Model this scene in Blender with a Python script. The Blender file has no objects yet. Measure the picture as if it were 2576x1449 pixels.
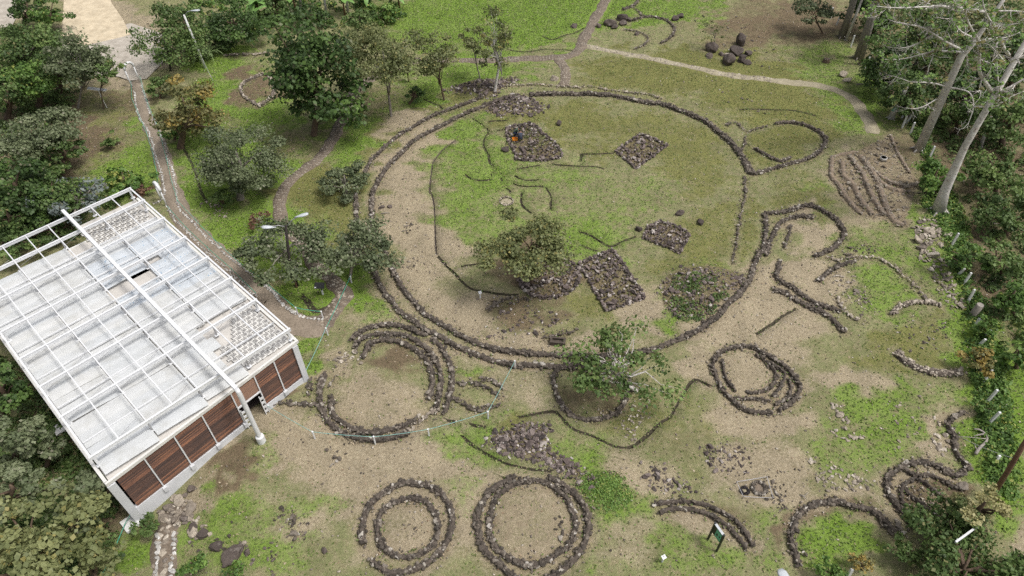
import bpy, bmesh, math, random
import numpy as np
from mathutils import Vector, Matrix, kdtree

R_ = math.radians
rng = np.random.default_rng(7)
random.seed(7)
sc = bpy.context.scene
col = sc.collection

# ------------------------------------------------------------------ camera, sky, sun, exposure
HC = 42.0                                   # drone height above the site
cam_d = bpy.data.cameras.new('camera')
cam_d.sensor_width = 36.0
cam_d.lens = 24.0
cam_d.clip_end = 2000.0
cam = bpy.data.objects.new('camera', cam_d)
cam.location = (0, 0, HC)
cam.rotation_euler = (R_(45), 0, 0)
col.objects.link(cam)
sc.camera = cam

SUN_EL, SUN_AZ = 64.0, 105.0                 # azimuth clockwise from +Y
world = bpy.data.worlds.new('World')
sc.world = world
world.use_nodes = True
wn, wl = world.node_tree.nodes, world.node_tree.links
wn.clear()
sky = wn.new('ShaderNodeTexSky')
sky.sky_type = 'NISHITA'
sky.sun_disc = False
sky.sun_elevation = R_(SUN_EL)
sky.sun_rotation = R_(SUN_AZ)
sky.air_density = 1.0
sky.dust_density = 6.0
sky.ozone_density = 1.0
hs = wn.new('ShaderNodeHueSaturation')
hs.inputs['Saturation'].default_value = 0.35
bg = wn.new('ShaderNodeBackground')
bg.inputs['Strength'].default_value = 0.115
wo = wn.new('ShaderNodeOutputWorld')
wl.new(sky.outputs[0], hs.inputs['Color'])
wl.new(hs.outputs[0], bg.inputs[0])
wl.new(bg.outputs[0], wo.inputs[0])

sd = bpy.data.lights.new('sun', 'SUN')
sd.energy = 1.6
sd.angle = R_(13)
sd.color = (1.0, 0.965, 0.91)
so = bpy.data.objects.new('sun', sd)
so.rotation_euler = (R_(90 - SUN_EL), 0, R_(180 - SUN_AZ))
so.location = (30, 40, 60)
col.objects.link(so)

sc.view_settings.view_transform = 'Standard'
sc.view_settings.look = 'None'
sc.view_settings.gamma = 1.0
sc.view_settings.use_curve_mapping = False
sc.view_settings.exposure = 0.26
sc.cycles.use_denoising = False
sc.cycles.max_bounces = 6
sc.cycles.diffuse_bounces = 3
sc.cycles.transparent_max_bounces = 6

# ------------------------------------------------------------------ survey: plan drawn over an aerial view, 2576 x 1449 sheet units
F, CX, CY = 1717.0, 1288.0, 724.5
C45 = math.sqrt(0.5)
SHEET = {'A1': (0, 0, 1.9164), 'A2': (1000, 0, 1.9164), 'A3': (2000, 0, 1.9164), 'A4': (2932, 0, 1.9164),
         'B1': (0, 700, 1.9164), 'B2': (1000, 700, 1.9164), 'B3': (2000, 700, 1.9164), 'B4': (2932, 700, 1.9164),
         'C1': (0, 1456, 1.7845), 'C2': (1000, 1456, 1.7845), 'C3': (2000, 1456, 1.7845), 'C4': (2932, 1456, 1.7845),
         'E1': (0, 700, 2.8986), 'E2': (600, 1000, 2.8986), 'E3': (300, 1400, 2.07), 'E4': (0, 1200, 1.8117),
         'E5': (1950, 450, 6.9), 'E6': (2600, 1850, 3.4667), 'E7': (3500, 1700, 2.5508), 'E8': (3300, 0, 2.5874)}
KS = 2576.0 / 4032.0

def K(tag, *pts):
    """sheet coordinates of points read off one survey tile; a string switches to another tile"""
    out, cur = [], tag
    for p in pts:
        if isinstance(p, str):
            cur = p
            continue
        ox, oy, s = SHEET[cur]
        out.append(((ox + p[0] / s) * KS, (oy + p[1] / s) * KS))
    return out

def ray(x, y):
    a, b = (x - CX), (y - CY)
    return np.array([a, F * C45 - b * C45, -F * C45 - b * C45])

def flat(x, y, z=0.0):
    d = ray(x, y)
    t = (z - HC) / d[2]
    return np.array([d[0] * t, d[1] * t, z])

def on_plane(x, y, Y):
    d = ray(x, y)
    t = Y / d[1]
    return np.array([d[0] * t, Y, HC + d[2] * t])

def depth_of(p):
    return p[1] * C45 + (HC - p[2]) * C45

HUMPS = []
def hump(x, y, amp, s, s2=None):
    p = flat(x, y)
    HUMPS.append((p[0], p[1], amp, s, s2 or s))
hump(346, 1299, -0.75, 5)
hump(1225, 220, 0.55, 3.2, 1.8)
hump(1305, 270, 0.6, 2.2)
hump(1770, 740, 0.95, 3.4)
hump(1385, 700, 0.45, 2.6)
hump(1545, 700, 0.35, 2.6)
hump(1345, 365, 0.35, 2.6)
hump(1320, 1115, 0.5, 1.7)
hump(1540, 1238, 0.45, 1.5)
hump(1000, 920, 0.25, 3)
hump(2330, 600, 0.3, 3)
hump(1700, 190, 0.3, 6, 3)
hump(2190, 460, 0.45, 4.5, 4)

def terrain(x, y):
    x = np.asarray(x, float); y = np.asarray(y, float)
    z = 0.05 * np.sin(x * 0.31 + 1.3) * np.cos(y * 0.27) + 0.035 * np.sin(x * 0.9 + y * 0.55) + 0.02 * np.sin(1.7 * x - 1.3 * y + 2)
    for hx, hy, a, s, s2 in HUMPS:
        z = z + a * np.exp(-(((x - hx) / s) ** 2 + ((y - hy) / s2) ** 2))
    return z

def D(x, y):
    """sheet point -> point on the ground"""
    z = 0.0
    for _ in range(4):
        p = flat(x, y, z)
        z = float(terrain(p[0], p[1]))
    return np.array([p[0], p[1], z])

def DL(pts):
    return [D(*p) for p in pts]

def sheet_of(X, Y, Z):
    dep = Y * C45 + (HC - Z) * C45
    up = Y * C45 - (HC - Z) * C45
    return CX + F * X / dep, CY - F * up / dep

def smooth_line(pts, step, closed=False):
    """resample a Catmull-Rom curve through 2D/3D points at about equal steps"""
    P = np.array(pts, float)
    n = len(P)
    out = []
    segs = n if closed else n - 1
    for i in range(segs):
        p1, p2 = P[i], P[(i + 1) % n]
        p0 = P[(i - 1) % n] if closed or i > 0 else 2 * p1 - p2
        p3 = P[(i + 2) % n] if closed or i + 2 < n else 2 * p2 - p1
        for t in np.linspace(0, 1, 12, endpoint=False):
            out.append(0.5 * ((2 * p1) + (p2 - p0) * t + (2 * p0 - 5 * p1 + 4 * p2 - p3) * t * t + (3 * p1 - p0 - 3 * p2 + p3) * t ** 3))
    out.append(P[0] if closed else P[-1])
    out = np.array(out)
    L = np.r_[0, np.cumsum(np.linalg.norm(np.diff(out[:, :2], axis=0), axis=1))]
    m = max(2, int(round(L[-1] / step)) + 1)
    s = np.linspace(0, L[-1], m)
    return np.stack([np.interp(s, L, out[:, k]) for k in range(out.shape[1])], 1)

def inside(poly, x, y):
    poly = np.array(poly)[:, :2]
    x = np.asarray(x); y = np.asarray(y)
    c = np.zeros(x.shape, bool)
    j = len(poly) - 1
    for i in range(len(poly)):
        xi, yi = poly[i]; xj, yj = poly[j]
        c ^= ((yi > y) != (yj > y)) & (x < (xj - xi) * (y - yi) / (yj - yi + 1e-12) + xi)
        j = i
    return c

# ------------------------------------------------------------------ object helpers
def tag(o, label=None, cat=None, group=None, kind=None):
    if label: o['label'] = label
    if cat: o['category'] = cat
    if group: o['group'] = group
    if kind: o['kind'] = kind
    return o

def empty(name, loc, rz=0.0):
    o = bpy.data.objects.new(name, None)
    o.empty_display_size = 0.3
    o.location = loc
    o.rotation_euler = (0, 0, rz)
    col.objects.link(o)
    return o

def link(name, me, mats, parent=None, loc=None):
    o = bpy.data.objects.new(name, me)
    if mats is not None and not me.materials:
        for m in (mats if isinstance(mats, (list, tuple)) else [mats]):
            me.materials.append(m)
    if parent is not None:
        o.parent = parent
    if loc is not None:
        o.location = loc
    col.objects.link(o)
    return o

def mesh_np(name, verts, faces, smooth=False):
    """verts (n,3); faces: (m,k) array or list of lists"""
    me = bpy.data.meshes.new(name)
    v = np.asarray(verts, np.float32)
    if isinstance(faces, np.ndarray):
        m, k = faces.shape
        me.vertices.add(len(v)); me.vertices.foreach_set('co', v.ravel())
        me.loops.add(m * k); me.loops.foreach_set('vertex_index', faces.astype(np.int32).ravel())
        me.polygons.add(m)
        me.polygons.foreach_set('loop_start', np.arange(0, m * k, k, dtype=np.int32))
        me.polygons.foreach_set('loop_total', np.full(m, k, np.int32))
        me.update(calc_edges=True)
    else:
        me.from_pydata([tuple(p) for p in v], [], faces)
    if smooth:
        me.polygons.foreach_set('use_smooth', np.ones(len(me.polygons), bool))
    return me

class MB:
    """collects simple solids into one mesh"""
    def __init__(self):
        self.v, self.f = [], []
    def add(self, v, f):
        o = len(self.v)
        self.v += [tuple(p) for p in v]
        self.f += [[i + o for i in q] for q in f]
        return self
    def box(self, c, s, rz=0.0, M=None):
        hx, hy, hz = s[0] / 2, s[1] / 2, s[2] / 2
        v = [Vector((a * hx, b * hy, d * hz)) for d in (-1, 1) for a, b in ((-1, -1), (1, -1), (1, 1), (-1, 1))]
        if M is None:
            M = Matrix.Rotation(rz, 3, 'Z')
        v = [M @ p + Vector(c) for p in v]
        return self.add(v, [[3, 2, 1, 0], [4, 5, 6, 7], [0, 1, 5, 4], [1, 2, 6, 5], [2, 3, 7, 6], [3, 0, 4, 7]])
    def bar(self, a, b, w, h, up=(0, 0, 1)):
        """rectangular bar from a to b, w across, h along up"""
        a, b = Vector(a), Vector(b)
        d = (b - a)
        L = d.length
        d.normalize()
        u = Vector(up)
        s = d.cross(u)
        if s.length < 1e-4:
            s = d.cross(Vector((1, 0, 0)))
        s.normalize()
        u = s.cross(d)
        M = Matrix((d, s, u)).transposed()
        return self.box((a + b) / 2, (L, w, h), M=M)
    def tube(self, pts, rad, n=8, cap=True):
        pts = [Vector(p) for p in pts]
        if not isinstance(rad, (list, tuple, np.ndarray)):
            rad = [rad] * len(pts)
        v, f = [], []
        ref = None
        for i, p in enumerate(pts):
            d = (pts[min(i + 1, len(pts) - 1)] - pts[max(i - 1, 0)])
            if d.length < 1e-9: d = Vector((0, 0, 1))
            d.normalize()
            if ref is None:
                ref = d.cross(Vector((0, 0, 1)))
                if ref.length < 0.05: ref = d.cross(Vector((1, 0, 0)))
            s = ref - d * ref.dot(d)
            s.normalize(); ref = s
            t = d.cross(s)
            for k in range(n):
                a = 2 * math.pi * k / n
                v.append(p + (s * math.cos(a) + t * math.sin(a)) * rad[i])
        for i in range(len(pts) - 1):
            for k in range(n):
                f.append([i * n + k, i * n + (k + 1) % n, (i + 1) * n + (k + 1) % n, (i + 1) * n + k])
        if cap:
            f.append(list(range(n))[::-1])
            f.append([(len(pts) - 1) * n + k for k in range(n)])
        return self.add(v, f)
    def mesh(self, name, smooth=False):
        me = bpy.data.meshes.new(name)
        me.from_pydata(self.v, [], self.f)
        if smooth:
            me.polygons.foreach_set('use_smooth', np.ones(len(me.polygons), bool))
        me.update()
        return me
    def build(self, name, mats, parent=None, loc=None, smooth=False):
        if loc is not None:
            L = Vector(loc)
            self.v = [tuple(Vector(p) - L) for p in self.v]
        if parent is not None and loc is None:
            L = parent.location
            self.v = [tuple(Vector(p) - L) for p in self.v]
        return link(name, self.mesh(name, smooth), mats, parent, loc)

# ------------------------------------------------------------------ materials
def newmat(name):
    m = bpy.data.materials.new(name)
    m.use_nodes = True
    nt = m.node_tree
    b = nt.nodes['Principled BSDF']
    return m, nt.nodes, nt.links, b

def nd(N, typ, **kw):
    n = N.new(typ)
    for k, v in kw.items():
        setattr(n, k, v)
    return n

def noise(N, Lk, scale, detail=4, rough=0.55, vec=None, dist=0.0):
    n = N.new('ShaderNodeTexNoise')
    n.inputs['Scale'].default_value = scale
    n.inputs['Detail'].default_value = detail
    n.inputs['Roughness'].default_value = rough
    n.inputs['Distortion'].default_value = dist
    if vec is not None: Lk.new(vec, n.inputs['Vector'])
    return n.outputs['Fac']

def ramp(N, Lk, fac, stops, interp='LINEAR'):
    r = N.new('ShaderNodeValToRGB')
    r.color_ramp.interpolation = interp
    e = r.color_ramp.elements
    e[0].position, e[0].color = stops[0][0], (*stops[0][1], 1)
    e[1].position, e[1].color = stops[-1][0], (*stops[-1][1], 1)
    for p, c in stops[1:-1]:
        q = e.new(p); q.color = (*c, 1)
    Lk.new(fac, r.inputs[0])
    return r.outputs[0]

def mix(N, Lk, fac, a, b, mode='MIX'):
    n = N.new('ShaderNodeMix'); n.data_type = 'RGBA'; n.blend_type = mode
    for s, v in ((n.inputs[0], fac), (n.inputs[6], a), (n.inputs[7], b)):
        if isinstance(v, (int, float)): s.default_value = v
        elif isinstance(v, tuple): s.default_value = (*v, 1)
        else: Lk.new(v, s)
    return n.outputs[2]

def mth(N, Lk, op, a, b=None, c=None, clamp=False):
    n = N.new('ShaderNodeMath'); n.operation = op; n.use_clamp = clamp
    for s, v in zip(n.inputs, (a, b, c)):
        if v is None: continue
        if isinstance(v, (int, float)): s.default_value = v
        else: Lk.new(v, s)
    return n.outputs[0]

def bump(N, Lk, b, h, strength=0.3, dist=0.05):
    n = N.new('ShaderNodeBump')
    n.inputs['Strength'].default_value = strength
    n.inputs['Distance'].default_value = dist
    Lk.new(h, n.inputs['Height'])
    Lk.new(n.outputs[0], b.inputs['Normal'])

def coord(N, kind='Object'):
    return N.new('ShaderNodeTexCoord').outputs[kind]

def plain(name, c, rough=0.6, metal=0.0, var=0.12, scale=3.0, bumps=0.0):
    m, N, Lk, b = newmat(name)
    b.inputs['Roughness'].default_value = rough
    b.inputs['Metallic'].default_value = metal
    f = noise(N, Lk, scale, 5, 0.6, coord(N))
    lo = tuple(x * (1 - var) for x in c); hi = tuple(min(1, x * (1 + var)) for x in c)
    Lk.new(ramp(N, Lk, f, [(0.3, lo), (0.7, hi)]), b.inputs['Base Color'])
    if bumps: bump(N, Lk, b, f, bumps, 0.02)
    return m

def stone_mat(name, stops, lichen=0.35, lich_c=(0.34, 0.32, 0.28)):
    m, N, Lk, b = newmat(name)
    b.inputs['Roughness'].default_value = 0.9
    oi = N.new('ShaderNodeObjectInfo').outputs['Random']
    ge = N.new('ShaderNodeNewGeometry').outputs['Random Per Island']
    r = mth(N, Lk, 'FRACT', mth(N, Lk, 'ADD', oi, ge))
    base = ramp(N, Lk, r, stops)
    co = N.new('ShaderNodeNewGeometry').outputs['Position']
    f1 = noise(N, Lk, 5.0, 6, 0.65, co)
    base = mix(N, Lk, 1.0, base, ramp(N, Lk, f1, [(0.25, (0.62, 0.6, 0.6)), (0.75, (1.25, 1.25, 1.25))]), 'MULTIPLY')
    f2 = noise(N, Lk, 2.6, 5, 0.7, co)
    lm = mth(N, Lk, 'MULTIPLY', ramp(N, Lk, f2, [(0.56, (0, 0, 0)), (0.68, (1, 1, 1))]), lichen)
    base = mix(N, Lk, lm, base, lich_c)
    Lk.new(base, b.inputs['Base Color'])
    bump(N, Lk, b, noise(N, Lk, 9.0, 6, 0.7, co), 0.7, 0.06)
    return m

M = {}
M['stone'] = stone_mat('dark_fieldstone', [(0.0, (0.052, 0.043, 0.034)), (0.4, (0.094, 0.078, 0.062)), (0.75, (0.15, 0.126, 0.1)), (0.9, (0.235, 0.204, 0.168)), (0.97, (0.38, 0.35, 0.3)), (1.0, (0.5, 0.47, 0.42))])
M['rubble'] = stone_mat('rubble_stone', [(0.0, (0.05, 0.041, 0.037)), (0.35, (0.095, 0.074, 0.068)), (0.65, (0.16, 0.125, 0.113)), (0.85, (0.25, 0.21, 0.19)), (0.95, (0.4, 0.36, 0.33)), (1.0, (0.55, 0.51, 0.47))])
M['pale'] = stone_mat('pale_fieldstone', [(0.0, (0.15, 0.125, 0.105)), (0.4, (0.28, 0.24, 0.19)), (0.75, (0.4, 0.35, 0.28)), (1.0, (0.56, 0.51, 0.43))], 0.2, (0.5, 0.47, 0.42))
M['cobble'] = stone_mat('path_cobble', [(0.0, (0.15, 0.125, 0.098)), (0.5, (0.25, 0.215, 0.172)), (1.0, (0.36, 0.318, 0.258))], 0.15)
M['whitestone'] = stone_mat('whitewashed_stone', [(0.0, (0.36, 0.35, 0.32)), (0.5, (0.54, 0.53, 0.5)), (1.0, (0.7, 0.69, 0.66))], 0.12, (0.35, 0.34, 0.3))
M['boulder'] = stone_mat('boulder_rock', [(0.0, (0.06, 0.047, 0.041)), (1.0, (0.14, 0.113, 0.096))], 0.5, (0.3, 0.27, 0.24))
M['white'] = plain('white_steel', (0.72, 0.73, 0.745), 0.45, 0, 0.05, 2.0)
M['whitewall'] = plain('white_plaster', (0.62, 0.63, 0.65), 0.75, 0, 0.09, 1.2, 0.15)
M['concrete'] = plain('concrete', (0.72, 0.72, 0.7), 0.85, 0, 0.14, 4.0, 0.2)
M['grey'] = plain('grey_steel', (0.36, 0.36, 0.37), 0.5, 0.3, 0.1)
M['rope'] = plain('green_rope', (0.07, 0.36, 0.25), 0.7, 0, 0.2, 8)
M['paleblue_rope'] = plain('pale_rope', (0.24, 0.46, 0.42), 0.7, 0, 0.2, 8)
M['string'] = plain('pale_string', (0.42, 0.42, 0.45), 0.8)
M['black'] = plain('black_paint', (0.018, 0.019, 0.021), 0.45)
M['signgreen'] = plain('sign_green', (0.13, 0.42, 0.27), 0.5, 0, 0.06)
M['tarwood'] = plain('dark_pole_wood', (0.03, 0.024, 0.02), 0.8, 0, 0.3, 6, 0.3)
M['polewood'] = plain('pole_wood', (0.16, 0.085, 0.055), 0.8, 0, 0.35, 5, 0.3)
M['lamp'] = plain('lamp_shell', (0.5, 0.53, 0.56), 0.4)
M['navy'] = plain('navy_cloth', (0.02, 0.035, 0.09), 0.9)
M['greencloth'] = plain('green_grey_cloth', (0.085, 0.12, 0.085), 0.9)
M['slatecloth'] = plain('slate_cloth', (0.045, 0.055, 0.085), 0.9)
M['skin'] = plain('skin', (0.33, 0.17, 0.11), 0.6)
M['hair'] = plain('hair', (0.012, 0.01, 0.009), 0.6)
M['shoe'] = plain('shoe', (0.03, 0.025, 0.02), 0.7)
M['orange'] = plain('orange_plastic', (0.85, 0.32, 0.03), 0.4, 0, 0.06)
M['soil'] = plain('shade_darkened_soil', (0.05, 0.042, 0.026), 0.95, 0, 0.45, 3.0, 0.4)  # ditch bed soil; dark colour carries shade the shallow cut lacks
M['core'] = plain('packed_earth', (0.085, 0.068, 0.055), 0.95, 0, 0.45, 4.0, 0.6)
M['terrace_earth'] = plain('terrace_earth', (0.23, 0.178, 0.13), 0.95, 0, 0.35, 2.5, 0.5)
M['ash'] = plain('charred_stone', (0.022, 0.018, 0.018), 0.9, 0, 0.4, 6)
M['deadwood'] = plain('dead_wood', (0.3, 0.27, 0.24), 0.85, 0, 0.3, 6, 0.4)
M['bark'] = plain('brown_bark', (0.11, 0.075, 0.05), 0.9, 0, 0.4, 5, 0.5)
M['greybark'] = plain('grey_bark', (0.24, 0.215, 0.185), 0.9, 0, 0.35, 5, 0.5)

def pale_bark():
    m, N, Lk, b = newmat('pale_blotched_bark')
    b.inputs['Roughness'].default_value = 0.85
    co = coord(N)
    f = noise(N, Lk, 1.3, 6, 0.65, co)
    c = ramp(N, Lk, f, [(0.3, (0.46, 0.42, 0.385)), (0.55, (0.63, 0.6, 0.565)), (0.75, (0.74, 0.72, 0.69))])
    g = noise(N, Lk, 5.5, 5, 0.7, co)
    c = mix(N, Lk, ramp(N, Lk, g, [(0.53, (0, 0, 0)), (0.64, (0.8, 0.8, 0.8))]), c, (0.17, 0.135, 0.11))
    h = noise(N, Lk, 0.8, 3, 0.6, co)
    c = mix(N, Lk, ramp(N, Lk, h, [(0.6, (0, 0, 0)), (0.75, (0.5, 0.5, 0.5))]), c, (0.27, 0.14, 0.09))
    Lk.new(c, b.inputs['Base Color'])
    bump(N, Lk, b, g, 0.4, 0.04)
    return m
M['palebark'] = pale_bark()

def leaf_mat(name, dark, mid, light, odd=None, trans=0.28):
    """colour from the leaf's own tint attribute (r tone, g odd-coloured leaves)"""
    m, N, Lk, b = newmat(name)
    at = N.new('ShaderNodeVertexColor'); at.layer_name = 'tint'
    sp = N.new('ShaderNodeSeparateColor'); Lk.new(at.outputs[0], sp.inputs[0])
    c = ramp(N, Lk, sp.outputs[0], [(0.0, dark), (0.5, mid), (1.0, light)])
    if odd:
        c = mix(N, Lk, sp.outputs[1], c, odd)
    b.inputs['Roughness'].default_value = 0.55
    b.inputs['Specular IOR Level'].default_value = 0.35
    Lk.new(c, b.inputs['Base Color'])
    t = N.new('ShaderNodeBsdfTranslucent'); Lk.new(c, t.inputs[0])
    ms = N.new('ShaderNodeMixShader'); ms.inputs[0].default_value = trans
    Lk.new(b.outputs[0], ms.inputs[1]); Lk.new(t.outputs[0], ms.inputs[2])
    Lk.new(ms.outputs[0], N['Material Output'].inputs[0])
    return m
LEAF = {
    'dark': leaf_mat('dark_green_leaves', (0.032, 0.058, 0.019), (0.066, 0.12, 0.034), (0.15, 0.245, 0.058), (0.2, 0.19, 0.12)),
    'olive': leaf_mat('olive_leaves', (0.09, 0.11, 0.042), (0.17, 0.195, 0.078), (0.29, 0.31, 0.135), (0.33, 0.29, 0.1)),
    'grey': leaf_mat('grey_green_leaves', (0.075, 0.102, 0.05), (0.15, 0.185, 0.092), (0.27, 0.305, 0.175), (0.31, 0.3, 0.22)),
    'bright': leaf_mat('bright_green_leaves', (0.05, 0.1, 0.024), (0.115, 0.21, 0.045), (0.24, 0.37, 0.09), (0.36, 0.38, 0.1)),
    'mid': leaf_mat('green_leaves', (0.056, 0.097, 0.03), (0.115, 0.182, 0.054), (0.22, 0.31, 0.095), (0.24, 0.22, 0.1)),
    'yellow': leaf_mat('yellowing_leaves', (0.08, 0.095, 0.035), (0.17, 0.17, 0.065), (0.32, 0.28, 0.11), (0.42, 0.31, 0.09)),
    'silver': leaf_mat('silvery_leaves', (0.1, 0.125, 0.115), (0.2, 0.235, 0.22), (0.34, 0.38, 0.36), (0.15, 0.13, 0.09)),
    'cream': leaf_mat('cream_leaves', (0.22, 0.21, 0.09), (0.42, 0.39, 0.18), (0.6, 0.56, 0.32), (0.12, 0.2, 0.06)),
    'red': leaf_mat('reddish_leaves', (0.1, 0.055, 0.04), (0.18, 0.1, 0.065), (0.28, 0.17, 0.11), (0.1, 0.15, 0.05)),
}

# ------------------------------------------------------------------ survey data: ditches, paths, walls
DITCH = [
    K('A2', (1640, 890), (1720, 940), (1770, 990), (1740, 1050), (1735, 1110), (1770, 1170), (1780, 1230), (1830, 1270), (1860, 1300), (1870, 1360), (1900, 1410), (1940, 1449)),
    K('A2', (1720, 940), (1800, 915), (1920, 915)),
    K('A2', (1770, 990), (1850, 985), (1900, 980)),
    K('A2', (1862, 1302), 'A3', (0, 1295), (110, 1270), (250, 1245)),
    K('A3', (320, 1235), (400, 1250), (540, 1258), (660, 1262), (730, 1280)),
    K('A3', (545, 1250), (553, 1175), (570, 1163), (800, 1160)),
    K('A2', (1870, 1312), 'A3', (0, 1312), (40, 1320), (90, 1350), (150, 1362), (250, 1357)),
    K('A2', (1872, 1362), 'A3', (0, 1372), (60, 1390), (140, 1407), (270, 1410), (300, 1440), 'B3', (325, 150), (320, 250)),
    K('A2', (1580, 1315), (1640, 1350), (1710, 1362), (1800, 1350)),
    K('A2', (1800, 1250), (1795, 1300), (1805, 1345)),
    K('B3', (110, 90), (100, 150), (110, 210), (180, 270)),
    K('B2', (1375, 580), (1430, 640), (1500, 710), (1570, 790), (1640, 840), (1750, 865), (1850, 880), (2000, 890)),
    K('B2', (1502, 700), (1560, 670), (1650, 660), (1760, 635)),
    K('B3', (520, 405), (590, 425), (660, 460), (770, 520), (860, 480), (970, 440)),
    K('B3', (540, 510), (600, 535), (680, 560)),
    K('C3', (60, 340), (200, 310), (320, 295), (370, 330), (420, 390), (500, 440), (600, 470), (700, 520), (780, 545), (860, 545), (930, 500), (1000, 440), (1080, 370), (1140, 330), (1180, 260), (1230, 170), (1280, 95), (1320, 70), (1380, 95), (1440, 125)),
    K('C2', (1330, 350), (1480, 380), (1640, 410)),
    K('C2', (1400, 380), (1480, 480), (1560, 550), (1680, 620), (1800, 680), (1960, 710), 'C3', (330, 720)),
    K('B4', (80, 1190), (200, 1110), (300, 1035), (400, 985)),
    K('A4', (-40, 828), (200, 825), (380, 835), (480, 860), (540, 880)),
    K('A1', (1370, 1090), (1430, 1200), (1480, 1320), (1520, 1449), 'B1', (1570, 200)),
    K('A2', (1270, 745), (1350, 780), (1400, 800), (1420, 830)),
    K('A3', (250, 270), (330, 300), (420, 270), (500, 250), (580, 205)),
    K('A3', (0, 380), (150, 390), (300, 375), (490, 380)),
    K('B2', (340, 880), (400, 930), (440, 990), (480, 1010), (560, 980), (600, 950)),
]
# pale worn grooves, shallow
GROOVE = [
    K('A2', (1530, 1050), (1430, 1130), (1360, 1220), (1340, 1300), (1325, 1449), 'B2', (1340, 120), (1360, 220), (1365, 350), (1370, 480), (1375, 580)),
]
PATH = {
    'gravel': K('A1', (1010, 560), (1040, 660), (1070, 760), (1100, 880), (1150, 980), (1190, 1080), (1220, 1180), (1255, 1290), (1285, 1449), 'B1', (1310, 130), (1350, 250), (1430, 370), (1540, 480), (1650, 600), (1760, 720), (1900, 860), (2000, 960), 'B2', (60, 900), (180, 1030), (300, 1100), (430, 1120), (520, 1110)),
    'south': K('B2', (525, 1115), (590, 1010), (660, 930), (695, 890), (640, 820), (570, 750), (480, 680), (430, 600), (390, 530), (310, 440), (235, 365)),
    'middle': K('B2', (235, 365), (200, 300), (190, 200), (220, 100), (270, 20), 'A2', (350, 1300), (450, 1230), (530, 1150), (600, 1040), (650, 940), (680, 860), (730, 740), (820, 640), (950, 570), (1070, 520), (1180, 475), (1260, 455), (1500, 460), (1750, 455), (2000, 450), 'A3', (0, 447), (200, 437), (380, 437), (480, 415), (540, 370), (580, 280), (640, 170), (700, 70), (750, -20), (790, -120)),
    'spur': K('A3', (385, 445), (430, 520), (435, 580), (425, 645)),
    'north': K('A3', (575, 338), (700, 370), (850, 400), (1000, 425), (1200, 475), (1400, 515), (1600, 560), (1800, 590), 'A4', (150, 600), (300, 620), (500, 640), (640, 665), (750, 710), (840, 770), (900, 860), (950, 940), (970, 1010)),
    'step': K('C1', (1145, 1490), (1140, 1300), (1145, 1180), (1150, 1090), (1200, 1000), (1290, 960)),
}
ring16o = K('C2', (1830, 765), (1740, 800), (1660, 860), (1600, 950), (1570, 1060), (1580, 1160), (1620, 1260), (1690, 1340), (1770, 1410), (1860, 1480), 'C3', (60, 1530), (200, 1510), (320, 1449), (390, 1400), (470, 1330), (530, 1240), (560, 1140), (560, 1030), (520, 940), (460, 870), (380, 810), (290, 765))
ring16i = K('C2', (1960, 785), (1860, 800), (1770, 840), (1700, 910), (1670, 1000), (1660, 1100), (1670, 1200), (1730, 1280), (1820, 1340), (1960, 1375), 'C3', (100, 1375), (220, 1365), (320, 1310), (410, 1250), (460, 1170), (475, 1080), (450, 990), (410, 910), (350, 850), (270, 800), (180, 785), (80, 785))
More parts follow.
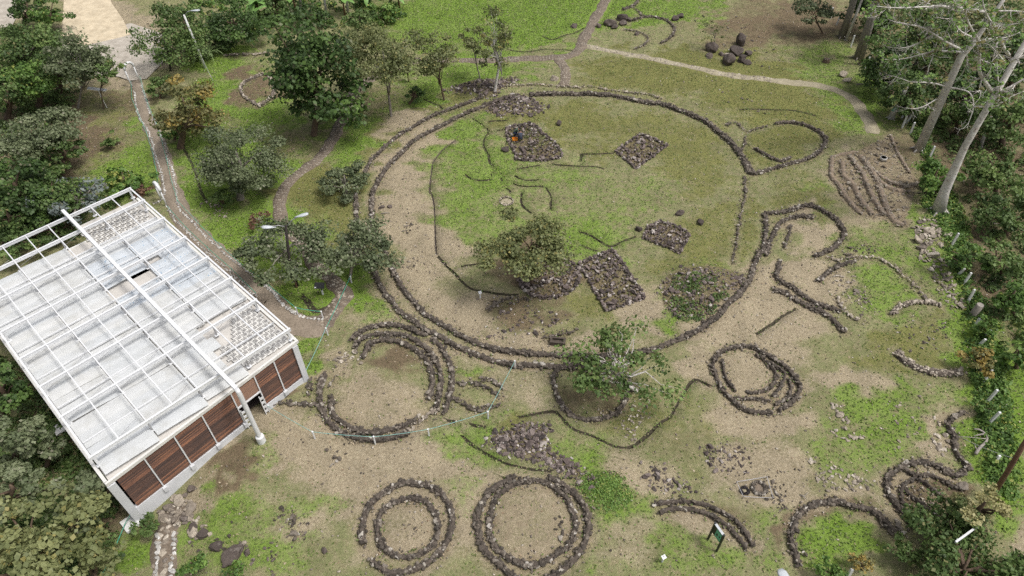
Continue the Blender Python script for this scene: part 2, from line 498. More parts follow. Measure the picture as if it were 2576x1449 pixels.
# (name, label, line, width m, height m, stone m, closed, material)
WALL = [
    ('ring_wall', 'long inner wall of the great ring, left half down to the bottom', K('A2', (1990, 725), (1820, 775), (1650, 835), (1450, 930), (1330, 990), (1200, 1070), (1100, 1170), (1020, 1250), (950, 1350), (900, 1449), 'B2', (890, 180), (890, 270), (895, 350), (920, 410), (950, 470), (990, 560), (1030, 640), (1060, 720), (1100, 800), (1150, 880), (1220, 950), (1290, 1030), (1400, 1100), (1520, 1170), (1640, 1230), (1780, 1280), (1950, 1310), (2100, 1330)), .55, .42, .36, False, 'stone'),
    ('ring_wall', 'inner wall of the great ring at its lower right, passing behind the green tree', K('B3', (0, 1310), (150, 1325), (330, 1335), (700, 1350), (900, 1335), (1100, 1295), (1250, 1240), (1350, 1200), (1450, 1150), (1540, 1095), (1610, 1040), (1650, 985), (1720, 930), (1770, 860), (1820, 780), (1845, 700), (1870, 620), (1900, 560)), .55, .42, .36, False, 'stone'),
    ('ring_wall', 'thick upper wall of the great ring below the moss bank', K('A3', (170, 720), (300, 715), (450, 710), (600, 710), (750, 720), (900, 745), (1050, 775), (1150, 785), (1250, 820), (1400, 880), (1500, 930), (1600, 1010), (1680, 1080), (1740, 1150), (1790, 1220), (1835, 1305)), .75, .5, .38, False, 'stone'),
    ('ring_wall', 'thin single line of stones closing the great ring on the right', K('A3', (1790, 1340), (1790, 1440), 'B3', (1795, 100), (1770, 220), (1740, 370), (1725, 480), (1710, 570), (1690, 650)), .35, .3, .34, False, 'stone'),
    ('ring_wall', 'outer wall of the great ring, upper left, beside the olive trees', K('A2', (1720, 735), (1600, 780), (1500, 820), (1380, 860), (1290, 900), (1200, 960), (1100, 1020), (1020, 1080), (950, 1150), (880, 1220), (840, 1300)), .42, .36, .36, False, 'stone'),
    ('ring_wall', 'short outer ring wall under the low bush on the left', K('B2', (770, 130), (775, 200), (775, 290), (785, 360), (820, 400)), .45, .36, .36, False, 'stone'),
    ('ring_wall', 'outer wall of the great ring sweeping along the lower left', K('B2', (905, 700), (950, 810), (1000, 880), (1060, 960), (1110, 1020), (1200, 1080), (1290, 1150), (1400, 1200), (1500, 1260), (1620, 1310), (1750, 1360), (1900, 1400), (2000, 1420), 'B3', (150, 1410), (350, 1425), (600, 1430), (860, 1420)), .6, .42, .36, False, 'stone'),
    ('ring_wall', 'low outer wall of the great ring along the top', K('A3', (0, 660), (150, 640), (260, 640), (400, 650), (520, 660), (620, 655), (750, 680), (900, 695), (1050, 710), (1160, 745)), .38, .28, .34, False, 'pale'),
    ('apse_wall', 'rounded wall of the upper right enclosure with pointed lower corner', K('A4', (-40, 1150), (0, 1230), (35, 1300), (90, 1305), (200, 1280), (330, 1240), (450, 1210), (540, 1170), (590, 1110), (605, 1050), (570, 1000), (500, 960), (430, 935), (330, 920), (230, 935)), .45, .42, .34, False, 'stone'),
    ('stone_row', 'broken row of small stones on the left of the upper right enclosure', K('A3', (1650, 945), (1720, 925), (1800, 990), (1880, 965), (1960, 950)), .2, .25, .34, False, 'stone'),
    ('stone_row', 'two or three stones in a short column left of the upper right enclosure', K('A3', (1792, 1030), (1785, 1080), (1768, 1130)), .22, .25, .34, False, 'stone'),
    ('spur_wall', 'slanting dark spur wall inside the upper right enclosure', K('A4', (80, 1125), (150, 1165), (210, 1200), (270, 1220), (340, 1195)), .4, .4, .34, False, 'stone'),
    ('apse_wall', 'large hook shaped outer wall of the middle right enclosure', K('B4', (100, 600), (130, 560), (150, 500), (155, 400), (160, 310), (145, 275), (220, 270), (300, 260), (400, 225), (480, 210), (560, 235), (640, 280), (700, 330), (745, 390), (745, 440), (710, 490), (660, 540), (590, 570), (530, 590)), .5, .42, .34, False, 'stone'),
    ('apse_wall', 'inner curved wall nested in the middle right enclosure', K('B4', (160, 590), (190, 480), (230, 400), (270, 340), (330, 310), (420, 290), (510, 300)), .45, .42, .34, False, 'stone'),
    ('stone_row', 'short upright row of stones inside the middle right enclosure', K('B4', (335, 370), (335, 430), (312, 480), (305, 525)), .4, .3, .34, False, 'stone'),
    ('field_wall', 'bent wall running down right from the foot of the middle enclosure', K('B4', (265, 640), (250, 700), (240, 755), (300, 800), (370, 840), (440, 890), (520, 940), (600, 975), (710, 1005)), .5, .36, .34, False, 'stone'),
    ('field_wall', 'lower parallel wall of the right slope, ending in loose stones', K('B4', (220, 845), (300, 870), (380, 920), (480, 970), (560, 1010), (640, 1050), (690, 1100), (750, 1165)), .55, .34, .34, False, 'stone'),
    ('stone_row', 'crumbled stone row between the two right slope walls', K('B4', (700, 900), (740, 980), (800, 1050), (880, 1080)), .45, .25, .34, False, 'pale'),
    ('field_wall', 'short curving wall above the rubble of the right slope', K('B4', (555, 775), (620, 720), (690, 675), (760, 650), (830, 630)), .5, .36, .34, False, 'stone'),
    ('stone_row', 'long thin row of pale stones curving down the right meadow', K('B4', (620, 600), (700, 620), (800, 600), (900, 595), (1000, 600), (1060, 630), (1130, 670), (1190, 730), (1270, 790), (1320, 850), (1360, 910)), .38, .28, .36, False, 'pale'),
    ('arc_wall', 'pale arched wall at the far right above the grassy oval', K('B4', (1110, 1025), (1160, 980), (1230, 955), (1310, 940), (1400, 940), (1470, 955)), .4, .36, .34, False, 'pale'),
    ('arc_wall', 'broad sagging wall closing the grassy oval at the far right', K('B4', (1140, 1320), (1190, 1370), (1250, 1410), 'C4', (1240, 0), (1330, 22), (1430, 25), (1520, 15)), .85, .36, .34, False, 'pale'),
    ('ring_wall', 'outer wall of the spiral like circle right of the green tree', K('C3', (1850, 310), (1700, 295), (1620, 250), (1540, 180), (1480, 100), (1445, 0), 'B3', (1545, 1400), (1575, 1350), (1620, 1310), (1700, 1280), (1790, 1270), (1880, 1290), 'B4', (100, 1300), (200, 1350), (260, 1390), (330, 1449), 'C4', (385, 100), (375, 170), (330, 230), (240, 290)), .4, .42, .33, False, 'stone'),
    ('arc_wall', 'short arc inside the left of the spiral like circle', K('C3', (1510, -60), (1515, 10), (1540, 80), (1600, 155)), .27, .36, .31, False, 'stone'),
    ('arc_wall', 'low flat arc at the bottom of the spiral like circle', K('C3', (1600, 195), (1650, 205), (1740, 205), (1830, 222)), .27, .36, .31, False, 'stone'),
    ('arc_wall', 'hooked inner wall of the spiral like circle', K('C3', (1700, 165), (1800, 150), (1865, 105), (1882, 50), (1872, 0), 'B3', (1960, 1400), (1920, 1360), (1870, 1330)), .27, .36, .31, False, 'stone'),
    ('arc_wall', 'second arc from the inside of the spiral like circle, right side', K('B4', (200, 1400), 'C4', (270, 10), (280, 60), (250, 120), (200, 185)), .27, .36, .31, False, 'stone'),
    ('arc_wall', 'third arc of the spiral like circle, next to its outer wall', K('C4', (310, 70), (325, 130), (300, 200), (210, 250)), .27, .36, .31, False, 'stone'),
    ('ring_wall', 'round wall beneath the leafy green tree at the bottom of the great ring', K('C3', (320, 40), (330, 130), (350, 200), (400, 280), (470, 335), (560, 355), (660, 345), (740, 315), (800, 260), (840, 180), (850, 100), (825, 20), (760, -25), (640, -45), (500, -48), (390, -25)), .4, .36, .34, True, 'stone'),
    ('arc_wall', 'topmost of the nested arcs beside the white building', K('B2', (740, 1225), (790, 1180), (860, 1140), (960, 1115), (1080, 1120), (1180, 1150), (1250, 1180), (1290, 1195)), .45, .45, .36, False, 'stone'),
    ('arc_wall', 'second nested arc from the top beside the white building', K('B2', (765, 1285), (800, 1230), (880, 1195), (1000, 1185), (1120, 1195), (1220, 1235), (1300, 1300), (1360, 1370), (1400, 1449), 'C2', (1315, 90), (1305, 180), (1280, 270)), .5, .45, .36, False, 'stone'),
    ('arc_wall', 'innermost nested arc beside the white building', K('B2', (820, 1370), (850, 1310), (880, 1260), (970, 1235), (1070, 1245), (1170, 1280), (1260, 1340), (1320, 1410), 'C2', (1245, 0), (1255, 80), (1245, 150), (1225, 210)), .5, .45, .36, False, 'stone'),
    ('arc_wall', 'outermost right hand nested arc, between building circle and rope post', K('B2', (1350, 1230), (1410, 1280), (1450, 1350), (1490, 1430), 'C2', (1395, 100), (1370, 190), (1345, 300)), .5, .45, .36, False, 'stone'),
    ('ring_wall', 'outer lower wall of the building side circle, under the rope', K('C2', (500, 30), (470, 90), (465, 170), (475, 250), (500, 330), (550, 390), (620, 440), (720, 475), (840, 490), (960, 480), (1080, 450)), .5, .42, .36, False, 'stone'),
    ('ring_wall', 'inner lower wall of the building side circle with bare earth floor', K('C2', (545, 190), (545, 260), (570, 330), (640, 380), (720, 420), (820, 440), (920, 430), (1040, 400), (1130, 360)), .5, .42, .36, False, 'stone'),
    ('stone_row', 'pale stones continuing the building side circle to the right', K('C2', (1080, 440), (1130, 380), (1210, 330), (1290, 275)), .6, .25, .36, False, 'pale'),
    ('stone_row', 'short stone row inside the left rim of the building side circle', K('C2', (575, 45), (545, 90), (525, 120)), .35, .3, .34, False, 'stone'),
    ('stone_row', 'small isolated row of stones between building and its circle', K('C2', (392, 60), (385, 120), (380, 180)), .4, .3, .34, False, 'stone'),
    ('stone_row', 'straight row from the building entrance to the nearest circle', K('C2', (140, 235), (240, 230), (330, 243), (460, 255)), .42, .3, .36, False, 'stone'),
    ('stone_row', 'bowed row of stones near the rope post above the rubble heap', K('C2', (1450, 105), (1520, 95), (1600, 110), (1660, 140), (1730, 190)), .42, .32, .36, False, 'stone'),
    ('stone_row', 'small dark stone row beside the leaning rope', K('C2', (1600, 65), (1680, 75), (1740, 120)), .45, .32, .36, False, 'stone'),
    ('stone_row', 'wavy stone row passing under the rope by its corner post', K('C2', (1395, 200), (1450, 220), (1510, 260), (1560, 280), (1640, 260), (1720, 250)), .5, .32, .36, False, 'stone'),
    ('ring_wall', 'broken outer wall of the double circle at the bottom', K('C2', (775, 1230), (760, 1150), (770, 1060), (800, 970), (860, 900), (940, 840), (1030, 800), (1120, 795), (1220, 815), (1300, 860), (1360, 930), (1395, 1020), (1390, 1120), (1350, 1220), (1290, 1300), (1200, 1370), (1080, 1415), (980, 1430), (900, 1400), (830, 1345)), .5, .45, .36, False, 'stone'),
    ('ring_wall', 'closed inner wall of the double circle at the bottom', K('C2', (870, 1100), (880, 1030), (920, 970), (1000, 925), (1100, 905), (1190, 920), (1250, 970), (1290, 1040), (1295, 1120), (1270, 1200), (1210, 1270), (1130, 1305), (1040, 1315), (960, 1290), (900, 1230), (870, 1160)), .4, .4, .34, True, 'stone'),
    ('ring_wall', 'outer wall of the biggest bottom circle, cut off by the picture edge', ring16o, .52, .45, .37, False, 'stone'),
    ('ring_wall', 'inner wall of the biggest bottom circle around a stony floor', ring16i, .42, .38, .33, False, 'stone'),
    ('arc_wall', 'upper of the paired arcs behind the green signboard', K('C3', (1040, 945), (1120, 930), (1250, 925), (1380, 945), (1490, 990), (1590, 1050), (1650, 1120), (1700, 1200), (1715, 1240)), .38, .42, .36, False, 'stone'),
    ('arc_wall', 'lower of the paired arcs right behind the green signboard', K('C3', (1065, 1005), (1150, 975), (1250, 975), (1370, 1000), (1480, 1050), (1560, 1110), (1620, 1180), (1670, 1255)), .4, .4, .36, False, 'stone'),
    ('arc_wall', 'big arched wall round a lawn at the bottom right', K('C4', (375, 1370), (345, 1270), (320, 1180), (345, 1090), (390, 1010), (470, 955), (580, 935), (680, 940), (770, 970), (870, 985), (940, 1030), (1000, 1090), (1040, 1140)), .48, .45, .38, False, 'stone'),
    ('stone_row', 'few stones at the left foot of the lawn arch', K('C4', (370, 1300), (410, 1295), (450, 1302)), .4, .28, .36, False, 'stone'),
    ('field_wall', 'long winding outer wall of the hand shaped enclosure at right', K('C4', (1195, 1110), (1110, 1010), (1040, 920), (1000, 840), (1005, 760), (1060, 710), (1130, 670), (1210, 650), (1300, 660), (1380, 690), (1440, 730), (1480, 745), (1540, 715), (1560, 670), (1510, 610), (1475, 540), (1480, 480), (1450, 430), (1430, 380), (1470, 340), (1540, 300)), .42, .4, .34, False, 'stone'),
    ('finger_wall', 'upper finger wall of the hand shaped enclosure', K('C4', (1140, 710), (1200, 740), (1290, 740), (1370, 770), (1440, 810), (1500, 835)), .32, .36, .32, False, 'stone'),
    ('finger_wall', 'second finger wall of the hand shaped enclosure', K('C4', (1215, 765), (1270, 800), (1330, 850), (1400, 910)), .32, .36, .32, False, 'stone'),
    ('finger_wall', 'third finger wall of the hand shaped enclosure, above the dark tree', K('C4', (1125, 840), (1180, 890), (1250, 950), (1310, 1000), (1390, 1050)), .32, .36, .32, False, 'stone'),
    ('finger_wall', 'curled inner wall forming the palm of the hand shaped enclosure', K('C4', (1200, 760), (1130, 800), (1100, 850), (1110, 930), (1140, 1000), (1210, 1085)), .32, .36, .32, False, 'stone'),
    ('arc_wall', 'horseshoe wall of stones right of the upper path', K('A3', (940, 155), (1040, 130), (1150, 140), (1230, 180), (1255, 240), (1220, 290), (1155, 325)), .38, .34, .42, False, 'stone'),
    ('stone_row', 'crooked stone row running from the black boulders to the light path', K('A3', (870, 225), (960, 235), (1040, 270), (1060, 300), (1010, 350), (950, 370)), .4, .3, .42, False, 'stone'),
    ('field_wall', 'dark wall coming in from the top edge beside the upper path', K('A3', (1000, -30), (950, 40), (870, 75)), .55, .35, .42, False, 'stone'),
    ('stone_row', 'short stone link from the top wall to the horseshoe', K('A3', (950, 55), (985, 90), (1012, 122)), .4, .3, .42, False, 'stone'),
    ('ring_wall', 'round stone wall half hidden by the tall dark tree', K('A1', (1960, 800), (1870, 750), (1820, 690), (1840, 630), (1920, 590), (2000, 565), 'A2', (130, 600), (150, 700), (100, 765), (40, 795)), .4, .35, .4, True, 'pale'),
    ('stone_row', 'straight low wall by the dark thicket, upper left lawn', K('A1', (1700, 420), (1800, 412), (1900, 410), (1990, 402)), .6, .3, .4, False, 'pale'),
    ('terrace_wall', 'leftmost stone riser of the brown stepped terrace', K('A4', (655, 1200), 'B4', (650, 0), (700, 60), (780, 180), (870, 270)), .45, .3, .32, False, 'cobble'),
    ('terrace_wall', 'second stone riser of the brown stepped terrace', K('A4', (730, 1240), 'B4', (740, 0), (800, 60), (860, 160), (960, 280)), .5, .32, .32, False, 'cobble'),
    ('terrace_wall', 'third stone riser of the brown stepped terrace', K('A4', (790, 1190), (880, 1340), 'B4', (900, 60), (960, 160), (1050, 285)), .5, .34, .32, False, 'cobble'),
    ('terrace_wall', 'long right hand riser of the brown stepped terrace', K('A4', (870, 1180), (960, 1330), 'B4', (1000, 80), (1060, 220), (1120, 320), (1190, 372)), .6, .36, .32, False, 'cobble'),
    ('terrace_wall', 'curved pale riser below the white pot on the terrace', K('A4', (980, 1330), (1080, 1390), (1180, 1415), (1275, 1408)), .42, .36, .32, False, 'pale'),
    ('terrace_wall', 'lowest short curved riser of the terrace', K('B4', (1000, 50), (1100, 105), (1200, 115)), .45, .32, .32, False, 'cobble'),
    ('terrace_wall', 'top edge stones of the stepped terrace', K('A4', (660, 1190), (740, 1165), (840, 1150)), .3, .25, .32, False, 'cobble'),
    ('terrace_wall', 'edge stones on the right of the terrace floor', K('A4', (1100, 1020), (1160, 1160), (1240, 1310)), .3, .22, .32, False, 'pale'),
    ('platform_edge', 'straight wall hidden in the scatter under the plaza tree', K('B2', (1760, 1000), (1850, 940), (1950, 910), (2060, 915)), .5, .3, .34, False, 'stone'),
    ('stone_row', 'short dark row of stones above the stone trough', K('B3', (270, 1200), (400, 1180), (520, 1150)), .35, .28, .34, False, 'stone'),
]
E5P1 = K('E5', (310, 420), (380, 350), (650, 320), (950, 260), (1100, 330), (1330, 570), (1600, 780), (1780, 1030), (1770, 1170), (1300, 1270), (620, 1250), (560, 1130), (430, 870), (330, 650))
P2 = K('A3', (1000, 1015), (1200, 1100), (965, 1275), (815, 1145))
P3 = K('B3', (1150, 335), (1250, 360), (1350, 410), (1365, 440), (1300, 570), (1180, 520), (1020, 455), (1060, 370))
P4 = K('B3', (790, 545), (1030, 910), (740, 1005), (530, 650))
P5 = K('B3', (540, 690), (540, 770), (480, 850), (380, 900), (270, 910), (160, 880), (100, 820), (95, 740), (180, 660), (330, 630), (470, 640))
# (name, label, outline, stone count, size range, edged, material)
HEAP = [
    ('stone_platform', 'trapezoid stone platform where two people crouch', E5P1, 430, (.2, .42), True, 'rubble'),
    ('stone_platform', 'diamond shaped brown stone platform in the upper great ring', P2, 260, (.2, .4), True, 'rubble'),
    ('stone_platform', 'five sided stone platform on the right of the great ring', P3, 330, (.18, .34), True, 'rubble'),
    ('stone_platform', 'large rectangular stone platform leaning right, below the plaza tree', P4, 420, (.2, .42), True, 'rubble'),
    ('stone_platform', 'round stone platform right beneath the plaza tree', P5, 330, (.2, .4), True, 'rubble'),
    ('rubble_heap', 'dark mossy mound of stones in the lower right of the great ring', K('B3', (1170, 770), (1300, 700), (1500, 680), (1780, 730), (1750, 830), (1600, 980), (1450, 1090), (1250, 1050), (1150, 950)), 420, (.18, .42), False, 'rubble'),
    ('rubble_heap', 'heap of stones at the foot of the white trunked tree by the ring', K('A2', (1450, 690), (1560, 640), (1700, 610), (1850, 600), (1950, 585), (2000, 600), (1900, 660), (1830, 735), (1740, 745), (1700, 700), (1550, 710)), 360, (.25, .5), False, 'rubble'),
    ('rubble_heap', 'pointed dark stone heap just inside the top of the great ring', K('A3', (-190, 820), (-60, 760), (60, 705), (150, 740), (250, 780), (280, 830), (170, 880), (0, 885), (-100, 870)), 380, (.25, .5), False, 'rubble'),
    ('rubble_heap', 'grey purple rubble heap tapering right, between the bottom circles and the tree', K('C3', (80, 390), (280, 390), (270, 480), (320, 580), (430, 640), (550, 720), (640, 790), (560, 790), (430, 740), (330, 680), (180, 640), (0, 580), (-60, 560), (-140, 520), (-110, 460), (0, 440)), 520, (.2, .42), False, 'rubble'),
    ('rubble_heap', 'thin scatter of dark stones on bare ground left of the trough', K('B2', (1740, 930), (1830, 905), (2050, 905), 'B3', (200, 960), (430, 1060), (540, 1110), (200, 1230), 'B2', (1760, 1210)), 200, (.16, .36), False, 'rubble'),
    ('rubble_heap', 'bank of pale boulders at the foot of the leaning pale trunk', K('B4', (1260, 395), (1400, 300), (1500, 400), (1500, 450), (1440, 560), (1500, 620), (1420, 640), (1340, 600), (1320, 500)), 170, (.35, .75), False, 'pale'),
    ('rubble_heap', 'spill of stones running down the right bank among weeds', K('B4', (1380, 620), (1480, 620), (1560, 760), (1660, 900), (1640, 980), (1540, 1000), (1480, 860), (1400, 720)), 130, (.25, .55), False, 'pale'),
    ('rubble_heap', 'low stony patch with purple stones, lower middle right', K('C3', (1360, 560), (1460, 530), (1600, 520), (1720, 640), (1700, 720), (1560, 740), (1460, 740), (1400, 660)), 150, (.16, .34), False, 'rubble'),
    ('rubble_heap', 'low stony patch left of the purple one, above paired arcs', K('C3', (950, 700), (1050, 660), (1120, 700), (1300, 800), (1290, 850), (1130, 860), (1010, 820)), 120, (.16, .36), False, 'rubble'),
    ('rubble_heap', 'stony grass patch right of the string square', K('C3', (1840, 780), (1920, 800), (1950, 900), (1930, 1000), (1880, 1030), (1860, 920)), 80, (.15, .3), False, 'stone'),
    ('rubble_heap', 'pale stones laid beside the top of the building circle', K('B2', (560, 1400), (620, 1340), (700, 1320), (820, 1350), (800, 1400), (700, 1390), (620, 1430)), 60, (.25, .45), False, 'pale'),
    ('rubble_heap', 'pale boulders heaped at the front of the white building', K('C1', (1110, 1000), (1180, 940), (1290, 900), (1360, 960), (1330, 1060), (1230, 1090), (1130, 1080)), 70, (.35, .7), False, 'pale'),
    ('rubble_heap', 'stones trailing down the lawn from the building heap', K('C1', (1290, 1020), (1380, 1040), (1460, 1150), (1440, 1200), (1340, 1120)), 22, (.4, .75), False, 'pale'),
    ('rubble_heap', 'dark stones strewn on the lawn left of the double circle', K('C2', (180, 980), (250, 1000), (350, 1120), (340, 1160), (240, 1180), (200, 1080)), 60, (.22, .42), False, 'stone'),
    ('rubble_heap', 'small tuft of dark stones on the sandy slope below the rope', K('C2', (540, 600), (590, 570), (610, 590), (590, 630), (550, 625)), 14, (.22, .4), False, 'stone'),
    ('rubble_heap', 'loose pale stones right of the green tree circle', K('C3', (740, 370), (850, 320), (960, 210), (1010, 230), (980, 320), (900, 420), (880, 470), (800, 520), (770, 440)), 110, (.16, .32), False, 'pale'),
    ('rubble_heap', 'pale stones filling the palm of the hand shaped enclosure', K('C4', (1180, 870), (1230, 850), (1340, 960), (1350, 1000), (1250, 920)), 45, (.15, .32), False, 'pale'),
    ('rubble_heap', 'pale stone pavement at the right end of the lawn arch', K('C4', (1020, 1130), (1080, 1085), (1120, 1100), (1090, 1150), (1050, 1160)), 18, (.3, .55), False, 'pale'),
    ('rubble_heap', 'weedy rubble between the two lines of the right slope', K('B4', (640, 760), (750, 720), (800, 760), (900, 860), (980, 1000), (920, 1040), (820, 920), (700, 860)), 130, (.15, .36), False, 'pale'),
    ('rubble_heap', 'rubble strip above the thin pale row of the right meadow', K('B4', (640, 590), (800, 520), (860, 500), (990, 570), (980, 600), (800, 610), (700, 640)), 100, (.18, .36), False, 'stone'),
    ('rubble_heap', 'dark stones on the grassy knoll beside the building path', K('B1', (1560, 190), (1640, 180), (1700, 260), (1680, 300), (1610, 280)), 45, (.25, .45), False, 'pale'),
    ('rubble_heap', 'little oval of weedy stones, left plaza floor', K('B2', (1140, 640), (1200, 600), (1280, 610), (1275, 665), (1190, 685), (1145, 670)), 40, (.15, .3), False, 'stone'),
    ('rubble_heap', 'ring of small stones above the weedy oval, left plaza floor', K('B2', (1125, 395), (1170, 350), (1225, 350), (1225, 385), (1170, 410)), 26, (.18, .32), False, 'stone'),
    ('rubble_heap', 'dark stones scattered on the floor of the biggest bottom circle', K('C3', (280, 1050), (330, 1030), (430, 1090), (440, 1140), (330, 1260), (180, 1260), (270, 1130)), 16, (.25, .45), False, 'stone'),
    ('rubble_heap', 'small stones on the floor of the double circle', K('C2', (1060, 1080), (1110, 1090), (1200, 1140), (1180, 1150), (1100, 1160)), 20, (.14, .26), False, 'stone'),
]
TERR = K('A4', (650, 1190), (840, 1150), (1090, 1015), (1190, 1180), (1250, 1300), (1310, 1390), 'B4', (1190, 370), (1110, 340), (880, 270), (780, 190), (690, 50))
HEAP.append(('terrace_rubble', 'brown cobble spread over the stepped terrace floor', TERR, 420, (.2, .34), False, 'cobble'))
# loose stones lying singly on the ground: (label, outline, count, size, material)
LOOSE = [
    ('single pale stone lying on the meadow above the hand shaped enclosure', K('C4', (430, 600), (600, 640), (700, 700), (930, 780), (900, 870), (700, 860), (520, 860), (480, 720)), 60, (.18, .42), 'pale'),
    ('pale stone in the loose group below the spiral like circle', K('C4', (600, 240), (680, 240), (740, 380), (860, 480), (690, 510), (590, 430), (700, 420)), 34, (.2, .5), 'pale'),
    ('stone lying loose in the grassy oval at the far right', K('B4', (1110, 1060), (1480, 990), (1560, 1200), (1400, 1340), (1160, 1300)), 40, (.16, .34), 'stone'),
    ('stone lying on the lawn at the bottom left, near the dark boulder', K('C1', (1300, 1150), (1950, 1200), (1960, 1440), (1400, 1440)), 34, (.16, .4), 'stone'),
    ('small stone in the meadow at the upper right, around the boulders', K('A3', (1250, 120), (1500, 80), (1900, 150), (2060, 500), (1800, 520), (1400, 250)), 26, (.25, .5), 'stone'),
    ('stone on the grass slope right of the great ring', K('A3', (1560, 640), (1900, 700), (1950, 900), (1700, 880)), 16, (.2, .42), 'stone'),
    ('pale stone on the slope between hand enclosure and broad wall', K('C4', (900, 200), (1300, 150), (1300, 560), (1000, 580)), 26, (.16, .36), 'pale'),
    ('pale stone beside the winding wall under the right hand posts', K('C4', (1330, 330), (1420, 430), (1440, 600), (1360, 620), (1320, 500)), 22, (.2, .45), 'pale'),
]
for P, nm in ((ring16o, 0),):
    pass

WALL_PTS = []
for w in WALL:
    q = smooth_line([flat(*p)[:2] for p in w[2]], 0.5, w[6])
    WALL_PTS.append((q, w[3]))
HEAP_POLY = [[flat(*p)[:2] for p in h[2]] for h in HEAP]

# ------------------------------------------------------------------ ground cover plan: ellipses on the sheet, painted in order
# g lush grass, m olive moss, d brown, mostly soil and litter, s bare sandy earth, b back to thin dry turf
PAINT = []
def pt(kind, amt, *ell):
    for e in ell:
        PAINT.append((kind, amt, e))
def pk(kind, amt, tile, *ell):
    for (x, y, rx, ry, *a) in ell:
        c = K(tile, (x, y))[0]
        s = KS / SHEET[tile][2]
        PAINT.append((kind, amt, (c[0], c[1], rx * s, ry * s, *(a or [0]))))
pt('g', .95, (1230, 50, 330, 85), (1450, 40, 150, 80), (1560, 25, 120, 60), (590, 230, 110, 120), (640, 330, 130, 120), (520, 430, 80, 130), (580, 580, 70, 80), (700, 470, 70, 120))
pt('g', .85, (1060, 260, 120, 90), (1000, 340, 150, 100), (1240, 180, 140, 40), (880, 380, 90, 80), (300, 420, 110, 120), (340, 320, 60, 120), (820, 700, 140, 90), (760, 620, 150, 120), (560, 160, 60, 60))
pt('m', .9, (1690, 185, 300, 70), (1650, 170, 160, 60), (1100, 290, 190, 30, -28), (960, 400, 40, 130, 15), (800, 480, 110, 80), (880, 560, 60, 90), (1960, 250, 190, 70), (1860, 180, 150, 60), (2060, 300, 120, 60))
pt('g', .55, (1500, 60, 90, 60), (2060, 160, 90, 60), (2130, 250, 80, 60), (2180, 300, 70, 60))
pt('b', .8, (1560, 95, 120, 45), (1900, 30, 220, 90), (1400, 190, 60, 25))
pt('d', .55, (1960, 40, 220, 60), (1880, 90, 160, 50), (2050, 30, 90, 50))
pt('g', .75, (1720, 20, 90, 40), (1400, 10, 150, 40))
# great ring floor
pt('b', 1.0, (1420, 560, 460, 310))
pt('g', 0.46, (1180, 420, 110, 130), (1200, 560, 130, 110), (1180, 340, 90, 60), (1450, 560, 170, 90), (1560, 480, 150, 60), (1320, 440, 160, 50), (1480, 620, 120, 50))
pt('b', .5, (1490, 500, 130, 40), (1280, 505, 60, 40), (1600, 440, 90, 30))
pt('m', .65, (1480, 300, 130, 40), (1650, 330, 160, 60), (1760, 420, 110, 80), (1480, 385, 70, 25), (1700, 680, 120, 60), (1480, 760, 120, 60), (1790, 600, 80, 80), (1420, 300, 60, 60))
pt('s', .95, (1005, 440, 60, 170, 10), (1060, 330, 60, 50), (1080, 700, 90, 110), (1170, 770, 90, 80), (1030, 560, 70, 80), (1210, 820, 60, 50), (1290, 870, 120, 25), (1450, 860, 150, 25), (1640, 780, 60, 60), (1120, 650, 60, 60))
pt('b', .5, (1150, 700, 70, 50))
pt('d', .7, (1300, 800, 110, 50), (1380, 700, 110, 60), (1310, 640, 80, 60))
pt('g', 0.50, (1690, 760, 40, 80), (1740, 790, 100, 40, -35), (1780, 700, 90, 50))
pt('m', .6, (1770, 735, 110, 70), (1280, 275, 120, 40), (1300, 295, 90, 20))
# ring walk
pt('b', .8, (1020, 790, 30, 110, -35), (1200, 890, 150, 25, 15))
pt('s', .45, (1010, 760, 25, 90, -30), (1220, 890, 140, 18, 12), (1450, 910, 180, 15))
# right side
pt('b', 1.0, (2080, 480, 200, 130), (2020, 640, 150, 110), (1950, 760, 130, 120))
pt('m', .7, (2060, 500, 120, 60), (1960, 380, 90, 70), (1880, 560, 40, 90))
pt('g', 0.46, (2190, 610, 120, 60), (2260, 680, 90, 60), (2200, 740, 110, 60), (2260, 790, 70, 50), (2080, 470, 60, 40))
pt('s', .9, (1880, 750, 110, 70, -20), (1960, 820, 120, 70), (2000, 700, 80, 40), (2060, 720, 90, 60), (1800, 830, 70, 40), (2040, 590, 60, 50))
pt('s', .95, (2180, 440, 110, 60), (2260, 430, 60, 80), (2200, 510, 90, 70), (2270, 520, 50, 50))
pt('d', .4, (2230, 420, 90, 70), (2200, 500, 100, 60), (2250, 500, 60, 90))
pt('m', .6, (2330, 860, 110, 80), (2250, 900, 90, 60), (2340, 920, 80, 40))
# lower right meadow
pt('g', 0.45, (2240, 1030, 150, 80), (2290, 1120, 110, 60), (2150, 1100, 110, 40), (2120, 1160, 90, 40), (2160, 1000, 120, 40))
pt('s', .85, (1900, 1180, 150, 70), (1960, 1080, 120, 30), (1890, 1060, 140, 35), (2130, 950, 90, 40), (1760, 930, 50, 60), (1960, 1240, 110, 40))
pt('s', .9, (1905, 955, 125, 100))
pt('m', .35, (1700, 1060, 120, 60), (1640, 1150, 120, 50))
pt('d', .35, (1720, 1120, 80, 60), (1880, 1300, 60, 40))
